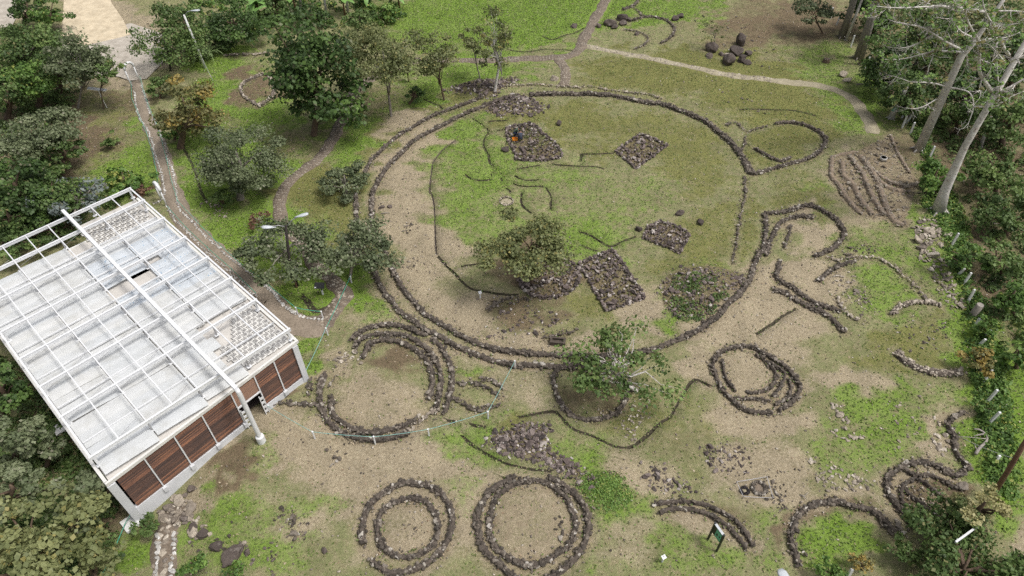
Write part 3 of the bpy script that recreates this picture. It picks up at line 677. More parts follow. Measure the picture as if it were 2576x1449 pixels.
# bottom centre
pt('b', 1.0, (1000, 1150, 500, 120), (700, 1200, 250, 150))
pt('s', .9, (800, 1130, 180, 70), (1000, 1170, 220, 60), (700, 1110, 110, 60), (1150, 1090, 120, 60), (880, 1250, 120, 70), (1180, 1250, 90, 120), (690, 1330, 130, 90), (960, 1090, 200, 40))
pt('g', 0.43, (530, 1290, 120, 80), (600, 1360, 130, 90), (450, 1400, 60, 60), (700, 1400, 120, 60), (330, 1390, 70, 70), (650, 1130, 60, 40), (720, 1290, 60, 40), (1160, 1240, 60, 60, 30), (1190, 1350, 20, 90), (820, 1270, 70, 40), (560, 1240, 50, 50))
pt('g', 0.50, (1180, 1110, 130, 40, 20), (1330, 1190, 180, 30, 15), (1430, 1130, 110, 50, 25), (1500, 1190, 70, 60), (1540, 1250, 65, 60), (1200, 1060, 60, 40), (1230, 940, 90, 25), (1160, 940, 50, 25))
pt('m', .7, (1280, 1080, 60, 40), (1210, 960, 70, 20))
pt('m', .5, (1560, 1060, 90, 50), (1620, 1000, 90, 60))
pt('s', .5, (1320, 980, 70, 60), (1340, 1040, 50, 30))
pt('g', 0.40, (1620, 1340, 130, 90), (1760, 1390, 150, 60), (1680, 1260, 90, 60), (1900, 1420, 120, 40), (1930, 1330, 60, 60), (1480, 1400, 60, 60))
pt('s', .6, (1570, 1370, 70, 60), (1600, 1180, 60, 70), (1640, 1225, 60, 30))
pt('s', .75, (1790, 1320, 130, 35, 25), (1880, 1385, 40, 40), (1720, 1290, 90, 25))
# circles floors
pk('s', .95, 'C2', (850, 180, 320, 230), (1090, 1100, 330, 330))
pk('s', .95, 'C3', (120, 1080, 470, 370))
pk('d', .2, 'C2', (850, 230, 230, 160), (1080, 1100, 160, 150))
pk('d', .3, 'C3', (130, 1080, 300, 260))
pk('d', .6, 'C3', (600, 200, 240, 140))
pk('d', .8, 'B2', (1080, 1340, 220, 110))
pk('s', .8, 'B2', (1060, 1160, 260, 35), (1400, 1330, 120, 50), (560, 1400, 120, 60))
pk('g', .9, 'B2', (430, 1300, 170, 110), (880, 960, 160, 90))
pk('s', .5, 'B2', (900, 980, 100, 60), (900, 1080, 170, 40))
pk('g', .5, 'B2', (780, 850, 200, 110), (480, 1020, 160, 60), (330, 860, 180, 120))
# lawn arch and hand
pk('s', .85, 'C4', (640, 1010, 400, 140), (300, 1180, 70, 200), (1300, 780, 330, 180), (1150, 950, 150, 200), (1420, 480, 120, 200), (1560, 720, 90, 100))
pk('d', .7, 'C4', (1260, 950, 190, 130), (700, 1010, 300, 60), (290, 1150, 60, 160), (1350, 860, 150, 90), (1520, 430, 70, 90))
pk('g', .95, 'C4', (660, 1180, 260, 160), (560, 1320, 180, 110), (780, 1100, 120, 60))
# far right bank
pt('g', .9, (2480, 1080, 70, 160), (2500, 960, 90, 120), (2540, 1180, 60, 160), (2450, 830, 60, 90), (2400, 700, 60, 90), (2500, 1240, 70, 60), (2570, 1000, 60, 300))
pt('d', .55, (2400, 330, 170, 150), (2470, 640, 90, 130), (2330, 200, 150, 120), (2500, 200, 150, 250), (2500, 480, 120, 150), (2480, 740, 70, 60), (2250, 60, 200, 70), (2560, 760, 60, 120))
pt('g', .6, (2320, 310, 60, 60), (2210, 230, 60, 80), (2360, 560, 60, 40), (2300, 520, 40, 30))
pt('s', .7, (2590, 1370, 70, 110), (2560, 1420, 60, 60))
pt('g', .7, (2530, 1300, 40, 60))
# upper left
pt('d', .6, (250, 300, 120, 90), (200, 360, 130, 70), (330, 250, 60, 60), (120, 450, 120, 100), (60, 300, 120, 160))
pt('d', .4, (760, 360, 110, 40), (700, 340, 60, 40))  # browner patch below the tall dark tree
pt('d', .5, (960, 240, 90, 50), (560, 340, 40, 70))
pt('s', .95, (300, 140, 130, 60), (330, 90, 110, 70), (230, 20, 90, 60), (280, 190, 60, 30))
pt('s', .8, (20, 20, 60, 60))
pt('d', .9, (640, 215, 80, 55))
pt('m', .5, (230, 280, 60, 25), (250, 420, 40, 20), (300, 300, 30, 60))
# building surround
pt('d', .85, (560, 1180, 130, 25, -35), (180, 1100, 60, 160, -35), (250, 1290, 70, 70), (120, 980, 70, 150), (700, 1000, 60, 25, -35))
pt('s', .8, (560, 1150, 90, 25, -38), (690, 1040, 60, 40), (480, 1260, 70, 30, -35))
pt('g', .75, (330, 1400, 80, 50), (210, 1130, 30, 60, -35))

def covers(X, Y, Z):
    """weights of the four covers at ground points"""
    sx, sy = sheet_of(X, Y, Z)
    W = {k: np.zeros(len(X)) for k in 'gmds'}
    rw = np.random.default_rng(5)
    wob, wob2 = np.zeros(len(X)), np.zeros(len(X))
    for lam, am in ((9, 12), (7, 11), (5.5, 10), (4, 10), (3.2, 9), (2.4, 8), (1.8, 7), (1.3, 6)):
        for arr in (wob, wob2):
            a_ = rw.uniform(0, 6.283); k_ = 6.283 / (lam * rw.uniform(.85, 1.15))
            arr += am * np.sin(k_ * (X * math.cos(a_) + Y * math.sin(a_)) + rw.uniform(0, 6.283) + 0.8 * np.sin(k_ * .6 * (Y * math.cos(a_) - X * math.sin(a_))))
    sx = sx + wob * 1.15; sy = sy + wob2 * 0.8
    for kind, amt, e in PAINT:
        x, y, rx, ry = e[:4]
        a = R_(e[4]) if len(e) > 4 else 0.0
        dx, dy = sx - x, sy - y
        if a:
            dx, dy = dx * math.cos(a) + dy * math.sin(a), -dx * math.sin(a) + dy * math.cos(a)
        r = np.sqrt((dx / rx) ** 2 + (dy / ry) ** 2)
        w = np.clip((1.42 - r) / 0.95, 0, 1)
        w = w * w * (3 - 2 * w) * amt
        for k in W:
            W[k] *= (1 - w)
        if kind != 'b':
            W[kind] += w
    return W

kd = kdtree.KDTree(sum(len(q) for q, _ in WALL_PTS))
i = 0
wall_w = []
for q, w in WALL_PTS:
    for p in q:
        kd.insert((p[0], p[1], 0), i); wall_w.append(w); i += 1
kd.balance()
dq = [smooth_line([flat(*p)[:2] for p in L], 0.25) for L in DITCH + GROOVE]
dq = [q[3:-3] if len(q) > 8 else q[:0] for q in dq]
kd2 = kdtree.KDTree(sum(len(q) for q in dq))
i = 0
for q in dq:
    for p in q:
        kd2.insert((p[0], p[1], 0), i); i += 1
kd2.balance()

def cover_colors(X, Y, Z, near=None):
    W = covers(X, Y, Z)
    if near is not None:
        t = np.clip((0.85 - near) / 0.4, 0, 1) * 0.6
        for k in 'gms': W[k] *= (1 - t * 0.8)
        W['d'] = W['d'] * (1 - t) + t * 0.5
        W['s'] += t * 0.6
    for poly, h in zip(HEAP_POLY, HEAP):
        c = np.array(poly)
        x0, y0 = c.min(0) - 0.3; x1, y1 = c.max(0) + 0.3
        sel = np.where((X > x0) & (X < x1) & (Y > y0) & (Y < y1))[0]
        if len(sel):
            ins = sel[inside(poly, X[sel], Y[sel])]
            if h[0] == 'terrace_rubble':
                for k in 'gm': W[k][ins] *= 0.1
                W['s'][ins] = 0.75; W['d'][ins] = 0.42
                continue
            if not h[5] and h[3] <= 200: continue
            for k in 'gms': W[k][ins] *= 0.45
            W['d'][ins] = np.maximum(W['d'][ins], 0.62)
    return np.stack([W['g'], W['m'], W['d'], W['s']], 1)

def ground_mat():
    m, N, Lk, b = newmat('ground_cover')
    b.inputs['Roughness'].default_value = 0.95
    b.inputs['Specular IOR Level'].default_value = 0.15
    at = N.new('ShaderNodeAttribute'); at.attribute_name = 'cover'
    sp = N.new('ShaderNodeSeparateColor'); Lk.new(at.outputs['Color'], sp.inputs[0])
    g, mo, d, s = sp.outputs[0], sp.outputs[1], sp.outputs[2], at.outputs['Alpha']
    co = N.new('ShaderNodeNewGeometry').outputs['Position']
    nA = noise(N, Lk, 0.45, 5, 0.6, co, 0.4)
    nB = noise(N, Lk, 1.6, 6, 0.65, co, 0.3)
    nC = noise(N, Lk, 5.5, 5, 0.7, co)
    nD = noise(N, Lk, 14.0, 3, 0.7, co)
    nM = mth(N, Lk, 'ADD', mth(N, Lk, 'ADD', mth(N, Lk, 'MULTIPLY', nA, 0.25), mth(N, Lk, 'MULTIPLY', nB, 0.3)), mth(N, Lk, 'ADD', mth(N, Lk, 'MULTIPLY', nC, 0.28), mth(N, Lk, 'MULTIPLY', nD, 0.17)))
    def layer(w, n, amp=3.4, lo=0.16, hi=0.84):
        v = mth(N, Lk, 'ADD', w, mth(N, Lk, 'MULTIPLY', mth(N, Lk, 'SUBTRACT', n, 0.5), amp))
        mr = N.new('ShaderNodeMapRange'); mr.interpolation_type = 'SMOOTHSTEP'
        Lk.new(v, mr.inputs[0]); mr.inputs[1].default_value = lo; mr.inputs[2].default_value = hi
        return mr.outputs[0]
    # thin dry turf: straw and sparse green, speckled
    straw = ramp(N, Lk, nC, [(0.28, (0.17, 0.135, 0.075)), (0.5, (0.29, 0.245, 0.15)), (0.74, (0.46, 0.41, 0.27))])
    thin = ramp(N, Lk, nD, [(0.3, (0.125, 0.142, 0.056)), (0.7, (0.265, 0.28, 0.13))])
    mixn = mth(N, Lk, 'ADD', mth(N, Lk, 'MULTIPLY', nB, 0.6), mth(N, Lk, 'MULTIPLY', nD, 0.4))
    c = mix(N, Lk, ramp(N, Lk, mixn, [(0.37, (0, 0, 0)), (0.54, (0.92, 0.92, 0.92))]), straw, thin)
    # bare sandy earth
    sand = ramp(N, Lk, nC, [(0.22, (0.195, 0.156, 0.104)), (0.5, (0.34, 0.284, 0.194)), (0.8, (0.495, 0.428, 0.315))])
    sand = mix(N, Lk, ramp(N, Lk, nD, [(0.6, (0, 0, 0)), (0.7, (0.5, 0.5, 0.5))]), sand, (0.13, 0.135, 0.055))
    c = mix(N, Lk, layer(s, nM), c, sand)
    # brown layer, mostly soil and leaf litter
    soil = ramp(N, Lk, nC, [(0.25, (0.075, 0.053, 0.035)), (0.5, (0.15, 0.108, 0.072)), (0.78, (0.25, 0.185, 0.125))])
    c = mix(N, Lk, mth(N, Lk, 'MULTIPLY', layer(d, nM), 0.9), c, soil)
    # olive moss
    moss = ramp(N, Lk, nC, [(0.25, (0.09, 0.094, 0.028)), (0.5, (0.168, 0.17, 0.055)), (0.78, (0.27, 0.255, 0.105))])
    c = mix(N, Lk, mth(N, Lk, 'MULTIPLY', layer(mo, nM), 0.92), c, moss)
    # lush grass
    gr = ramp(N, Lk, nC, [(0.22, (0.085, 0.15, 0.017)), (0.5, (0.16, 0.265, 0.034)), (0.78, (0.25, 0.36, 0.07))])
    gr = mix(N, Lk, ramp(N, Lk, nA, [(0.45, (0, 0, 0)), (0.7, (0.4, 0.4, 0.4))]), gr, thin)
    c = mix(N, Lk, mth(N, Lk, 'MULTIPLY', layer(g, nM), 0.94), c, gr)
    # broad tone drift
    c = mix(N, Lk, 1.0, c, ramp(N, Lk, nA, [(0.25, (0.8, 0.8, 0.8)), (0.75, (1.15, 1.15, 1.15))]), 'MULTIPLY')
    Lk.new(c, b.inputs['Base Color'])
    h = mth(N, Lk, 'ADD', mth(N, Lk, 'MULTIPLY', nC, 0.7), mth(N, Lk, 'MULTIPLY', nD, 0.4))
    bump(N, Lk, b, h, 0.85, 0.16)
    return m
M['ground'] = ground_mat()

def axis(lo, hi, step, far_lo, far_hi):
    mid = np.arange(lo, hi + 1e-6, step)
    a = [lo]; d = step
    while a[-1] > far_lo: d *= 1.5; a.append(a[-1] - d)
    z = [hi]; d = step
    while z[-1] < far_hi: d *= 1.5; z.append(z[-1] + d)
    return np.r_[np.array(a[1:])[::-1], mid, np.array(z[1:])]
gx = axis(-78, 78, 0.3, -500, 500)
gy = axis(10, 110, 0.3, -200, 700)
GX, GY = np.meshgrid(gx, gy)
X, Y = GX.ravel(), GY.ravel()
Z = terrain(X, Y)
near = np.full(len(X), 9.0); carve = np.full(len(X), 9.0)
core = np.where((np.abs(X) < 62) & (Y > 12) & (Y < 108))[0]
for q in core:
    _, k, dd = kd.find((X[q], Y[q], 0))
    near[q] = dd - wall_w[k] * 0.5 + 0.3
    carve[q] = kd2.find((X[q], Y[q], 0))[2]
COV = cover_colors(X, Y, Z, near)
Zc = Z - 0.42 * np.clip((0.6 - carve) / 0.25, 0, 1) - 0.1 * np.clip((0.8 - near) / 0.3, 0, 1) * (carve > 0.9)
ny, nx = GX.shape
idx = np.arange(ny * nx).reshape(ny, nx)
faces = np.stack([idx[:-1, :-1].ravel(), idx[:-1, 1:].ravel(), idx[1:, 1:].ravel(), idx[1:, :-1].ravel()], 1)
gme = mesh_np('ground', np.stack([X, Y, Zc], 1), faces, True)
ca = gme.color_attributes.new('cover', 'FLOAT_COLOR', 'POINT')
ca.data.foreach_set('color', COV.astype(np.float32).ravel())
ground = link('ground', gme, M['ground'])
tag(ground, kind='structure')

# ditches: cut channels with turf lips, soil beds darkened to stand in for shade
OFF = [-0.95, -0.11, -0.06, 0.0, 0.06, 0.11, 0.95]
DZ = [0.02, 0.025, -0.09, -0.12, -0.09, 0.025, 0.02]
def ditch(pts, width=1.0, k=0, bed='soil'):
    line = smooth_line([flat(*p)[:2] for p in pts], 0.3)
    t = np.gradient(line, axis=0); t /= np.linalg.norm(t, axis=1)[:, None] + 1e-9
    nrm = np.stack([-t[:, 1], t[:, 0]], 1)
    V = []
    for j, (o, dz) in enumerate(zip(OFF, DZ)):
        o2 = o * (width if abs(o) < 0.5 else 1)
        jit = rng.normal(0, 0.02, len(line)) if abs(o) < 0.5 else 0
        p = line + nrm * (o2 + jit)[:, None] if not np.isscalar(jit) else line + nrm * o2
        V.append(np.c_[p, terrain(p[:, 0], p[:, 1]) + dz])
    V = np.array(V)                       # (7, n, 3)
    dep_ = np.clip(.95 + .3 * np.sin(np.arange(len(line)) * .23 + k) + rng.normal(0, .18, len(line)), .5, 1.4)
    for j in (2, 3, 4): V[j, :, 2] = V[1, :, 2] - (V[1, :, 2] - V[j, :, 2]) * dep_
    mid_ = (V[1] + V[5]) / 2
    for j in (1, 2, 4, 5): V[j, :, :2] = mid_[:, :2] + (V[j, :, :2] - mid_[:, :2]) * (.55 + .45 * dep_)[:, None]
    n = len(line)
    ids = np.arange(7 * n).reshape(7, n)
    f = np.stack([ids[:-1, :-1].ravel(), ids[:-1, 1:].ravel(), ids[1:, 1:].ravel(), ids[1:, :-1].ravel()], 1)
    me = mesh_np('ditch', V.reshape(-1, 3), f, False)
    P = V.reshape(-1, 3)
    nn = np.array([kd.find((p[0], p[1], 0))[2] for p in P])
    cc = me.color_attributes.new('cover', 'FLOAT_COLOR', 'POINT')
    cc.data.foreach_set('color', cover_colors(P[:, 0], P[:, 1], P[:, 2], nn).astype(np.float32).ravel())
    o = link('ditch', me, [M['ground'], M[bed]])
    strip = np.repeat(np.arange(6), n - 1)
    mi = np.where((strip == 0) | (strip == 5), 0, 1).astype(np.int32)
    me.polygons.foreach_set('material_index', mi)
    tag(o, kind='structure')
for L in GROOVE:
    ditch(L, 0.7, 0, 'core')
for L in DITCH:
    ditch(L, 2.2 if L is DITCH[-1] else rng.uniform(0.95, 1.25))

# ------------------------------------------------------------------ stones: shared meshes
def rock_mesh(seed, n=15, flat_=0.75, elong=1.25):
    r = np.random.default_rng(seed)
    p = r.normal(size=(n, 3)); p /= np.linalg.norm(p, axis=1)[:, None]
    p = np.sign(p) * np.abs(p) ** 0.75
    p *= r.uniform(0.82, 1.08, (n, 1)) * 0.5
    p *= np.array([elong, 1.0, flat_])
    bm = bmesh.new()
    for q in p: bm.verts.new(q)
    res = bmesh.ops.convex_hull(bm, input=bm.verts)
    bmesh.ops.delete(bm, geom=[v for v in bm.verts if not v.link_faces], context='VERTS')
    bmesh.ops.triangulate(bm, faces=bm.faces)
    me = bpy.data.meshes.new('rock')
    bm.to_mesh(me); bm.free()
    return me
ROCKS = {}
def rocks(mat):
    if mat not in ROCKS:
        L = []
        for s in range(20):
            me = rock_mesh(s * 7 + 3, 14 + s % 4, 0.62 + 0.02 * (s % 10), 1.05 + 0.04 * (s % 9))
            me.name = mat + '_rock'
            me.materials.append(M[mat])
            v = np.empty(len(me.vertices) * 3, np.float32); me.vertices.foreach_get('co', v)
            f = np.empty(len(me.polygons) * 3, np.int32); me.loops.foreach_get('vertex_index', f)
            L.append((me, v.reshape(-1, 3), f.reshape(-1, 3)))
        ROCKS[mat] = L
    return ROCKS[mat]

def rotm(e):
    cx, sx, cy, sy, cz, sz = math.cos(e[0]), math.sin(e[0]), math.cos(e[1]), math.sin(e[1]), math.cos(e[2]), math.sin(e[2])
    return np.array([[cz * cy, cz * sy * sx - sz * cx, cz * sy * cx + sz * sx], [sz * cy, sz * sy * sx + cz * cx, sz * sy * cx - cz * sx], [-sy, cy * sx, cy * cx]])

def joined(name, items, lib, mat, parent, origin):
    """many small stones as one mesh; items (pos, euler, scale3)"""
    V, Fc, o = [], [], 0
    for p, e, s in items:
        me, v, f = lib[int(rng.integers(len(lib)))]
        w = (v * s) @ rotm(e).T + p - origin
        V.append(w); Fc.append(f + o); o += len(v)
    me = mesh_np(name, np.concatenate(V), np.concatenate(Fc))
    ob = link(name, me, M[mat], parent)
    if parent is None: ob.location = origin
    return ob

def stones_of(root, items, mat, part='stone', limit=300):
    """items sorted so that the ones showing largest come first"""
    lib = rocks(mat)
    L = np.array(root.location)
    for p, e, s in items[:limit]:
        o = bpy.data.objects.new(part, lib[int(rng.integers(len(lib)))][0])
        o.parent = root
        o.location = p - L
        o.rotation_euler = e
        o.scale = s
        col.objects.link(o)
    if len(items) > limit:
        q = joined('small_stones' if part == 'stone' else part + 's', items[limit:], lib, mat, root, L)
        q['kind'] = 'stuff'

def wall(name, label, pts, width, height, size, closed, mat, limit=300):
    two = height > 0.33
    ter = 'terrace' in name
    width *= 0.68; size *= 0.64; height *= 0.74
    line = smooth_line([flat(*p)[:2] for p in pts], size * 0.8, closed)
    t = np.gradient(line, axis=0); t /= np.linalg.norm(t, axis=1)[:, None] + 1e-9
    nrm = np.stack([-t[:, 1], t[:, 0]], 1)
    nr = max(1, int(round(width / (size * 0.8))))
    top, low = [], []
    ncourse = 2 if two else 1
    for i, c in enumerate(line):
        hloc = height * (0.85 + 0.25 * math.sin(i * 0.37 + len(line)) * math.sin(i * 0.11 + 1))
        for r in range(nr):
            off = ((r + 0.5) / nr - 0.5) * width
            for k in range(ncourse):
                if k == ncourse - 1 and rng.random() < (0.1 if ncourse > 1 else 0.04): continue
                s = size * rng.choice([0.7, 0.95, 1.25, 1.6], p=[.3, .4, .22, .08]) * rng.uniform(.9, 1.12)
                x, y = c + nrm[i] * (off + rng.normal(0, 0.065)) + t[i] * rng.normal(0, 0.08)
                z = float(terrain(x, y)) + (k + 0.36) * hloc / ncourse
                ang = math.atan2(t[i, 1], t[i, 0]) + rng.normal(0, 0.5)
                it = (np.array([x, y, z]), (rng.normal(0, 0.22), rng.normal(0, 0.22), ang), np.array([s * rng.uniform(0.9, 1.3), s * rng.uniform(0.85, 1.1), s * rng.uniform(0.8, 1.1)]))
                (top if k == ncourse - 1 else low).append(it)
    x, y = line[0]
    root = empty(name, (x, y, float(terrain(x, y))))
    tag(root, label, 'wall', 'low dry stone walls of the ruins')
    h_ = height * (0.75 if ter else 0.68)
    cw = 1.7 if ter else 1.12
    prof = [(-.5, -.2), (-.3, h_ * .8), (0, h_), (.3, h_ * .8), (.5, -.2)]
    V = []
    for o_, z_ in prof:
        q_ = line + nrm * (o_ * cw * width * (1 + rng.normal(0, .08, len(line))))[:, None]
        V.append(np.c_[q_, terrain(q_[:, 0], q_[:, 1]) + z_] - np.array(root.location))
    V = np.array(V); n_ = len(line); ids_ = np.arange(5 * n_).reshape(5, n_)
    f_ = np.stack([ids_[:-1, :-1].ravel(), ids_[:-1, 1:].ravel(), ids_[1:, 1:].ravel(), ids_[1:, :-1].ravel()], 1)
    if two or ter: link('earth_core', mesh_np('earth_core', V.reshape(-1, 3), f_), M['terrace_earth' if ter else 'core'], root)
    top.sort(key=lambda q: -q[2][0])
    stones_of(root, top + low, mat, limit=limit)
    return root

for w in WALL:
    wall(*w)

def heap(name, label, outline, n, sizes, edged, mat):
    poly = np.array([D(*p) for p in outline])
    c = poly.mean(0)
    x0, y0 = poly[:, :2].min(0); x1, y1 = poly[:, :2].max(0)
    items = []
    if edged:
        line = smooth_line(np.r_[poly[:, :2], poly[:1, :2]], 0.23) if len(poly) > 8 else None
        if line is None:
            segs = []
            for i in range(len(poly)):
                a, b = poly[i, :2], poly[(i + 1) % len(poly), :2]
                m = max(2, int(np.linalg.norm(b - a) / 0.23))
                segs += [a + (b - a) * k / m for k in range(m)]
            line = np.array(segs)
        for q in line:
            for k in range(2):
                s = rng.uniform(0.2, 0.33)
                x, y = q + rng.normal(0, 0.06, 2)
                items.append((np.array([x, y, float(terrain(x, y)) + 0.06 + 0.15 * k]), (rng.normal(0, .25), rng.normal(0, .25), rng.uniform(0, 6.28)), np.array([s * 1.15, s, s * .9])))
    edge_n = len(items)
    got = []
    n = int(n * (1.15 if edged else 1.5 if n > 300 else 0.85))
    while len(got) < n:
        x, y = rng.uniform(x0, x1, 400), rng.uniform(y0, y1, 400)
        ok = inside(poly, x, y)
        got += list(zip(x[ok], y[ok]))
    for x, y in got[:n]:
        s = 0.64 * rng.uniform(*sizes) * rng.choice([0.6, 0.95, 1.4, 2.0], p=[.38, .42, .15, .05])
        if not edged: x, y = x + rng.normal(0, .3), y + rng.normal(0, .3)
        items.append((np.array([x, y, float(terrain(x, y)) + s * 0.2 + (0.1 if edged else 0)]), (rng.normal(0, .4), rng.normal(0, .4), rng.uniform(0, 6.28)), np.array([s * rng.uniform(.95, 1.3), s, s * rng.uniform(.6, .95)])))
    items.sort(key=lambda q: -q[2][0])
    root = empty(name, c)
    tag(root, label, 'platform' if 'platform' in name else 'stone heap', 'stone platforms of the plaza' if 'platform' in name else 'heaps and patches of loose stone')
    stones_of(root, items, mat)

for h in HEAP:
    heap(*h)

def loose(label, outline, n, sizes, mat):
    poly = np.array([D(*p) for p in outline])
    x0, y0 = poly[:, :2].min(0); x1, y1 = poly[:, :2].max(0)
    lib = rocks(mat); k = 0
    while k < n:
        x, y = rng.uniform(x0, x1), rng.uniform(y0, y1)
        if not inside(poly, np.array([x]), np.array([y]))[0]: continue
        s = rng.uniform(*sizes) * 0.75
        o = bpy.data.objects.new('loose_stone', lib[int(rng.integers(len(lib)))][0])
        o.location = (x, y, float(terrain(x, y)) + s * 0.15)
        o.rotation_euler = (rng.normal(0, .25), rng.normal(0, .25), rng.uniform(0, 6.28))
        o.scale = (s * rng.uniform(1, 1.3), s, s * rng.uniform(.6, .85))
        col.objects.link(o)
        tag(o, label, 'stone', label.replace('single ', '').replace('stone', 'stones', 1))
        k += 1
for L in LOOSE:
    loose(*L)

# ------------------------------------------------------------------ boulders
def boulder_mesh(seed):
    bm = bmesh.new()
    bmesh.ops.create_icosphere(bm, subdivisions=3, radius=0.5)
    r = np.random.default_rng(seed)
    planes = [(Vector(v).normalized(), r.uniform(.24, .4)) for v in r.normal(size=(10, 3))]
    for v in bm.verts:
        for nrm, d in planes:
            e = v.co.dot(nrm) - d
            if e > 0: v.co -= nrm * e * 0.85
        q = v.co * 5
        v.co *= 1 + 0.06 * math.sin(q.x * 2.1 + seed) * math.cos(q.y * 2.7) + 0.05 * math.sin(q.z * 3.3 + q.x * 1.7)
    me = bpy.data.meshes.new('boulder')
    bm.to_mesh(me); bm.free()
    return me
BM = [boulder_mesh(s) for s in range(8)]
for q in BM: q.materials.append(M['boulder'])
BP = [boulder_mesh(s + 20) for s in range(4)]
for q in BP: q.materials.append(M['pale'])
def boulder(label, tile, x, y, r, ratio=0.8, rz=None, pale=False, elong=1.15):
    c = D(*K(tile, (x, y))[0])
    rad = r * KS / SHEET[tile][2] * depth_of(c) / F          # metres
    o = bpy.data.objects.new('boulder', (BP if pale else BM)[int(rng.integers(4 if pale else 8))])
    rad *= 1.15; o.scale = (2 * rad * elong, 2 * rad, 2 * rad * ratio)
    o.rotation_euler = (rng.normal(0, .15), rng.normal(0, .15), rng.uniform(0, 6.28) if rz is None else rz)
    o.location = (c[0], c[1], c[2] + rad * ratio * 0.45)
    col.objects.link(o)
    tag(o, label, 'boulder')
for a in [
    ('black topped boulder standing highest beside the upper path', 'A3', 855, 150, 38),
    ('dark split boulder left of the black topped one, upper path', 'A3', 768, 190, 40),
    ('low dark boulder in front of the split boulder, upper path', 'A3', 805, 212, 32, .5),
    ('brown boulder right of the split boulder at the horseshoe wall', 'A3', 872, 185, 30, .6),
    ('small round boulder touching the horseshoe wall', 'A3', 908, 158, 20),
    ('dark boulder right at the edge of the upper path', 'A3', 685, 203, 22),
    ('small dark boulder on the crooked stone row', 'A3', 972, 262, 18),
    ('grey boulder alone in the upper green meadow', 'A3', 500, 203, 26, .6),
    ('round boulder just right of the horseshoe wall', 'A3', 1257, 152, 26),
    ('grey boulder next right from the horseshoe boulder', 'A3', 1303, 132, 24),
    ('tall egg shaped boulder at the top of the boulder group', 'A3', 1745, 330, 42, 1.2),
    ('long dark boulder in the middle of the boulder group', 'A3', 1722, 408, 46, .7, 0.2, False, 1.4),
    ('biggest brown boulder at the bottom of the boulder group', 'A3', 1662, 478, 50, .9),
    ('slanting boulder at the right of the biggest brown one', 'A3', 1760, 465, 34, .8, 0.8, False, 1.4),
    ('black streaked boulder at the foot of the bare sapling', 'A3', 1530, 382, 42, .9),
    ('mossy boulder under the black streaked one', 'A3', 1520, 430, 32, .5),
    ('right hand boulder of the boulder group', 'A3', 1815, 412, 28, .7),
    ('flat boulder lowest right in the boulder group', 'A3', 1800, 478, 34, .5),
    ('small brown boulder left inside the boulder group', 'A3', 1610, 415, 22, .7),
    ('pale flat boulder in the centre of the boulder group', 'A3', 1652, 412, 18, .5, None, True),
    ('pale boulder beside the end of the short cobbled spur', 'A3', 345, 602, 30, .7, None, True),
    ('dark boulder on moss above the people platform corner', 'A3', 385, 936, 26, .8),
    ('brown pointed boulder left of the people platform', 'A2', 1900, 1138, 30, .6),
    ('knobbly boulder above the five sided platform', 'B3', 1295, 275, 28, .8),
    ('flat dark boulder right of the knobbly one', 'B3', 1447, 338, 32, .6),
    ('dark boulder at the left tip of the five sided platform', 'B3', 982, 392, 24, .9),
    ('largest dark oval boulder on the bottom left lawn', 'C1', 1640, 1312, 62, .6, 0.9, False, 1.35),
    ('mottled flat boulder above the dark oval one', 'C1', 1525, 1250, 42, .6),
    ('grey boulder at the end of the stone trail, bottom left', 'C1', 1425, 1165, 38, .7),
    ('leaning boulder close to the building plinth', 'C1', 1352, 842, 26, 1.1),
    ('brown boulder just right of the dark oval one', 'C1', 1742, 1290, 27, .7),
    ('small pinkish boulder above right of the dark oval one', 'C1', 1722, 1220, 20, .7, None, True),
    ('round boulder at the bend of the stepping stone path', 'C1', 1300, 1050, 28, .7),
    ('boulder left of the stone trail on the bottom left lawn', 'C1', 1358, 1112, 30, .7),
    ('pale boulder heading the loose group below the spiral like circle', 'C4', 662, 318, 28, .5, None, True),
    ('light grey boulder beside the brown path at the forest edge', 'A4', 735, 572, 28, .8, None, True),
    ('half buried boulder under the light grey one at the forest edge', 'A4', 772, 612, 28, .6, None, True),
    ('flat pale boulder at the lower right of the hand enclosure', 'C4', 1535, 822, 34, .5, 0.5, True, 1.5),
    ('purple boulder at the top of the loose group, bottom left of rubble', 'C2', 498, 1272, 22, .8),
    ('boulder lying on the sandy plaza floor, left', 'B2', 962, 225, 22, .5),
    ('broken rock beside the boulder on the sandy plaza floor', 'B2', 1025, 222, 18, .6),
]:
    boulder(*a)

# ------------------------------------------------------------------ paths
def gravel_mat(name, a, b_, sc_=6.0):
    m, N, Lk, b = newmat(name)
    b.inputs['Roughness'].default_value = 0.95
    co = N.new('ShaderNodeNewGeometry').outputs['Position']
    n1 = noise(N, Lk, sc_, 5, 0.7, co); n2 = noise(N, Lk, 0.7, 4, 0.6, co)
    c = ramp(N, Lk, n1, [(0.28, a), (0.72, b_)])
    c = mix(N, Lk, 1.0, c, ramp(N, Lk, n2, [(0.3, (0.75, 0.74, 0.72)), (0.7, (1.12, 1.12, 1.12))]), 'MULTIPLY')
    n3 = noise(N, Lk, 2.3, 6, 0.75, co)
    c = mix(N, Lk, ramp(N, Lk, n3, [(0.62, (0, 0, 0)), (0.7, (0.75, 0.75, 0.75))]), c, (0.1, 0.12, 0.04))
    Lk.new(c, b.inputs['Base Color'])
    bump(N, Lk, b, n1, 0.5, 0.05)
    return m
M['gravel'] = gravel_mat('path_gravel', (0.18, 0.145, 0.11), (0.36, 0.3, 0.235))
M['pathsoil'] = gravel_mat('path_bed', (0.12, 0.095, 0.07), (0.25, 0.2, 0.155))
M['palepath'] = gravel_mat('pale_path_bed', (0.26, 0.23, 0.15), (0.46, 0.41, 0.3))
M['road'] = gravel_mat('sandy_road', (0.5, 0.41, 0.28), (0.68, 0.59, 0.44), 3.0)
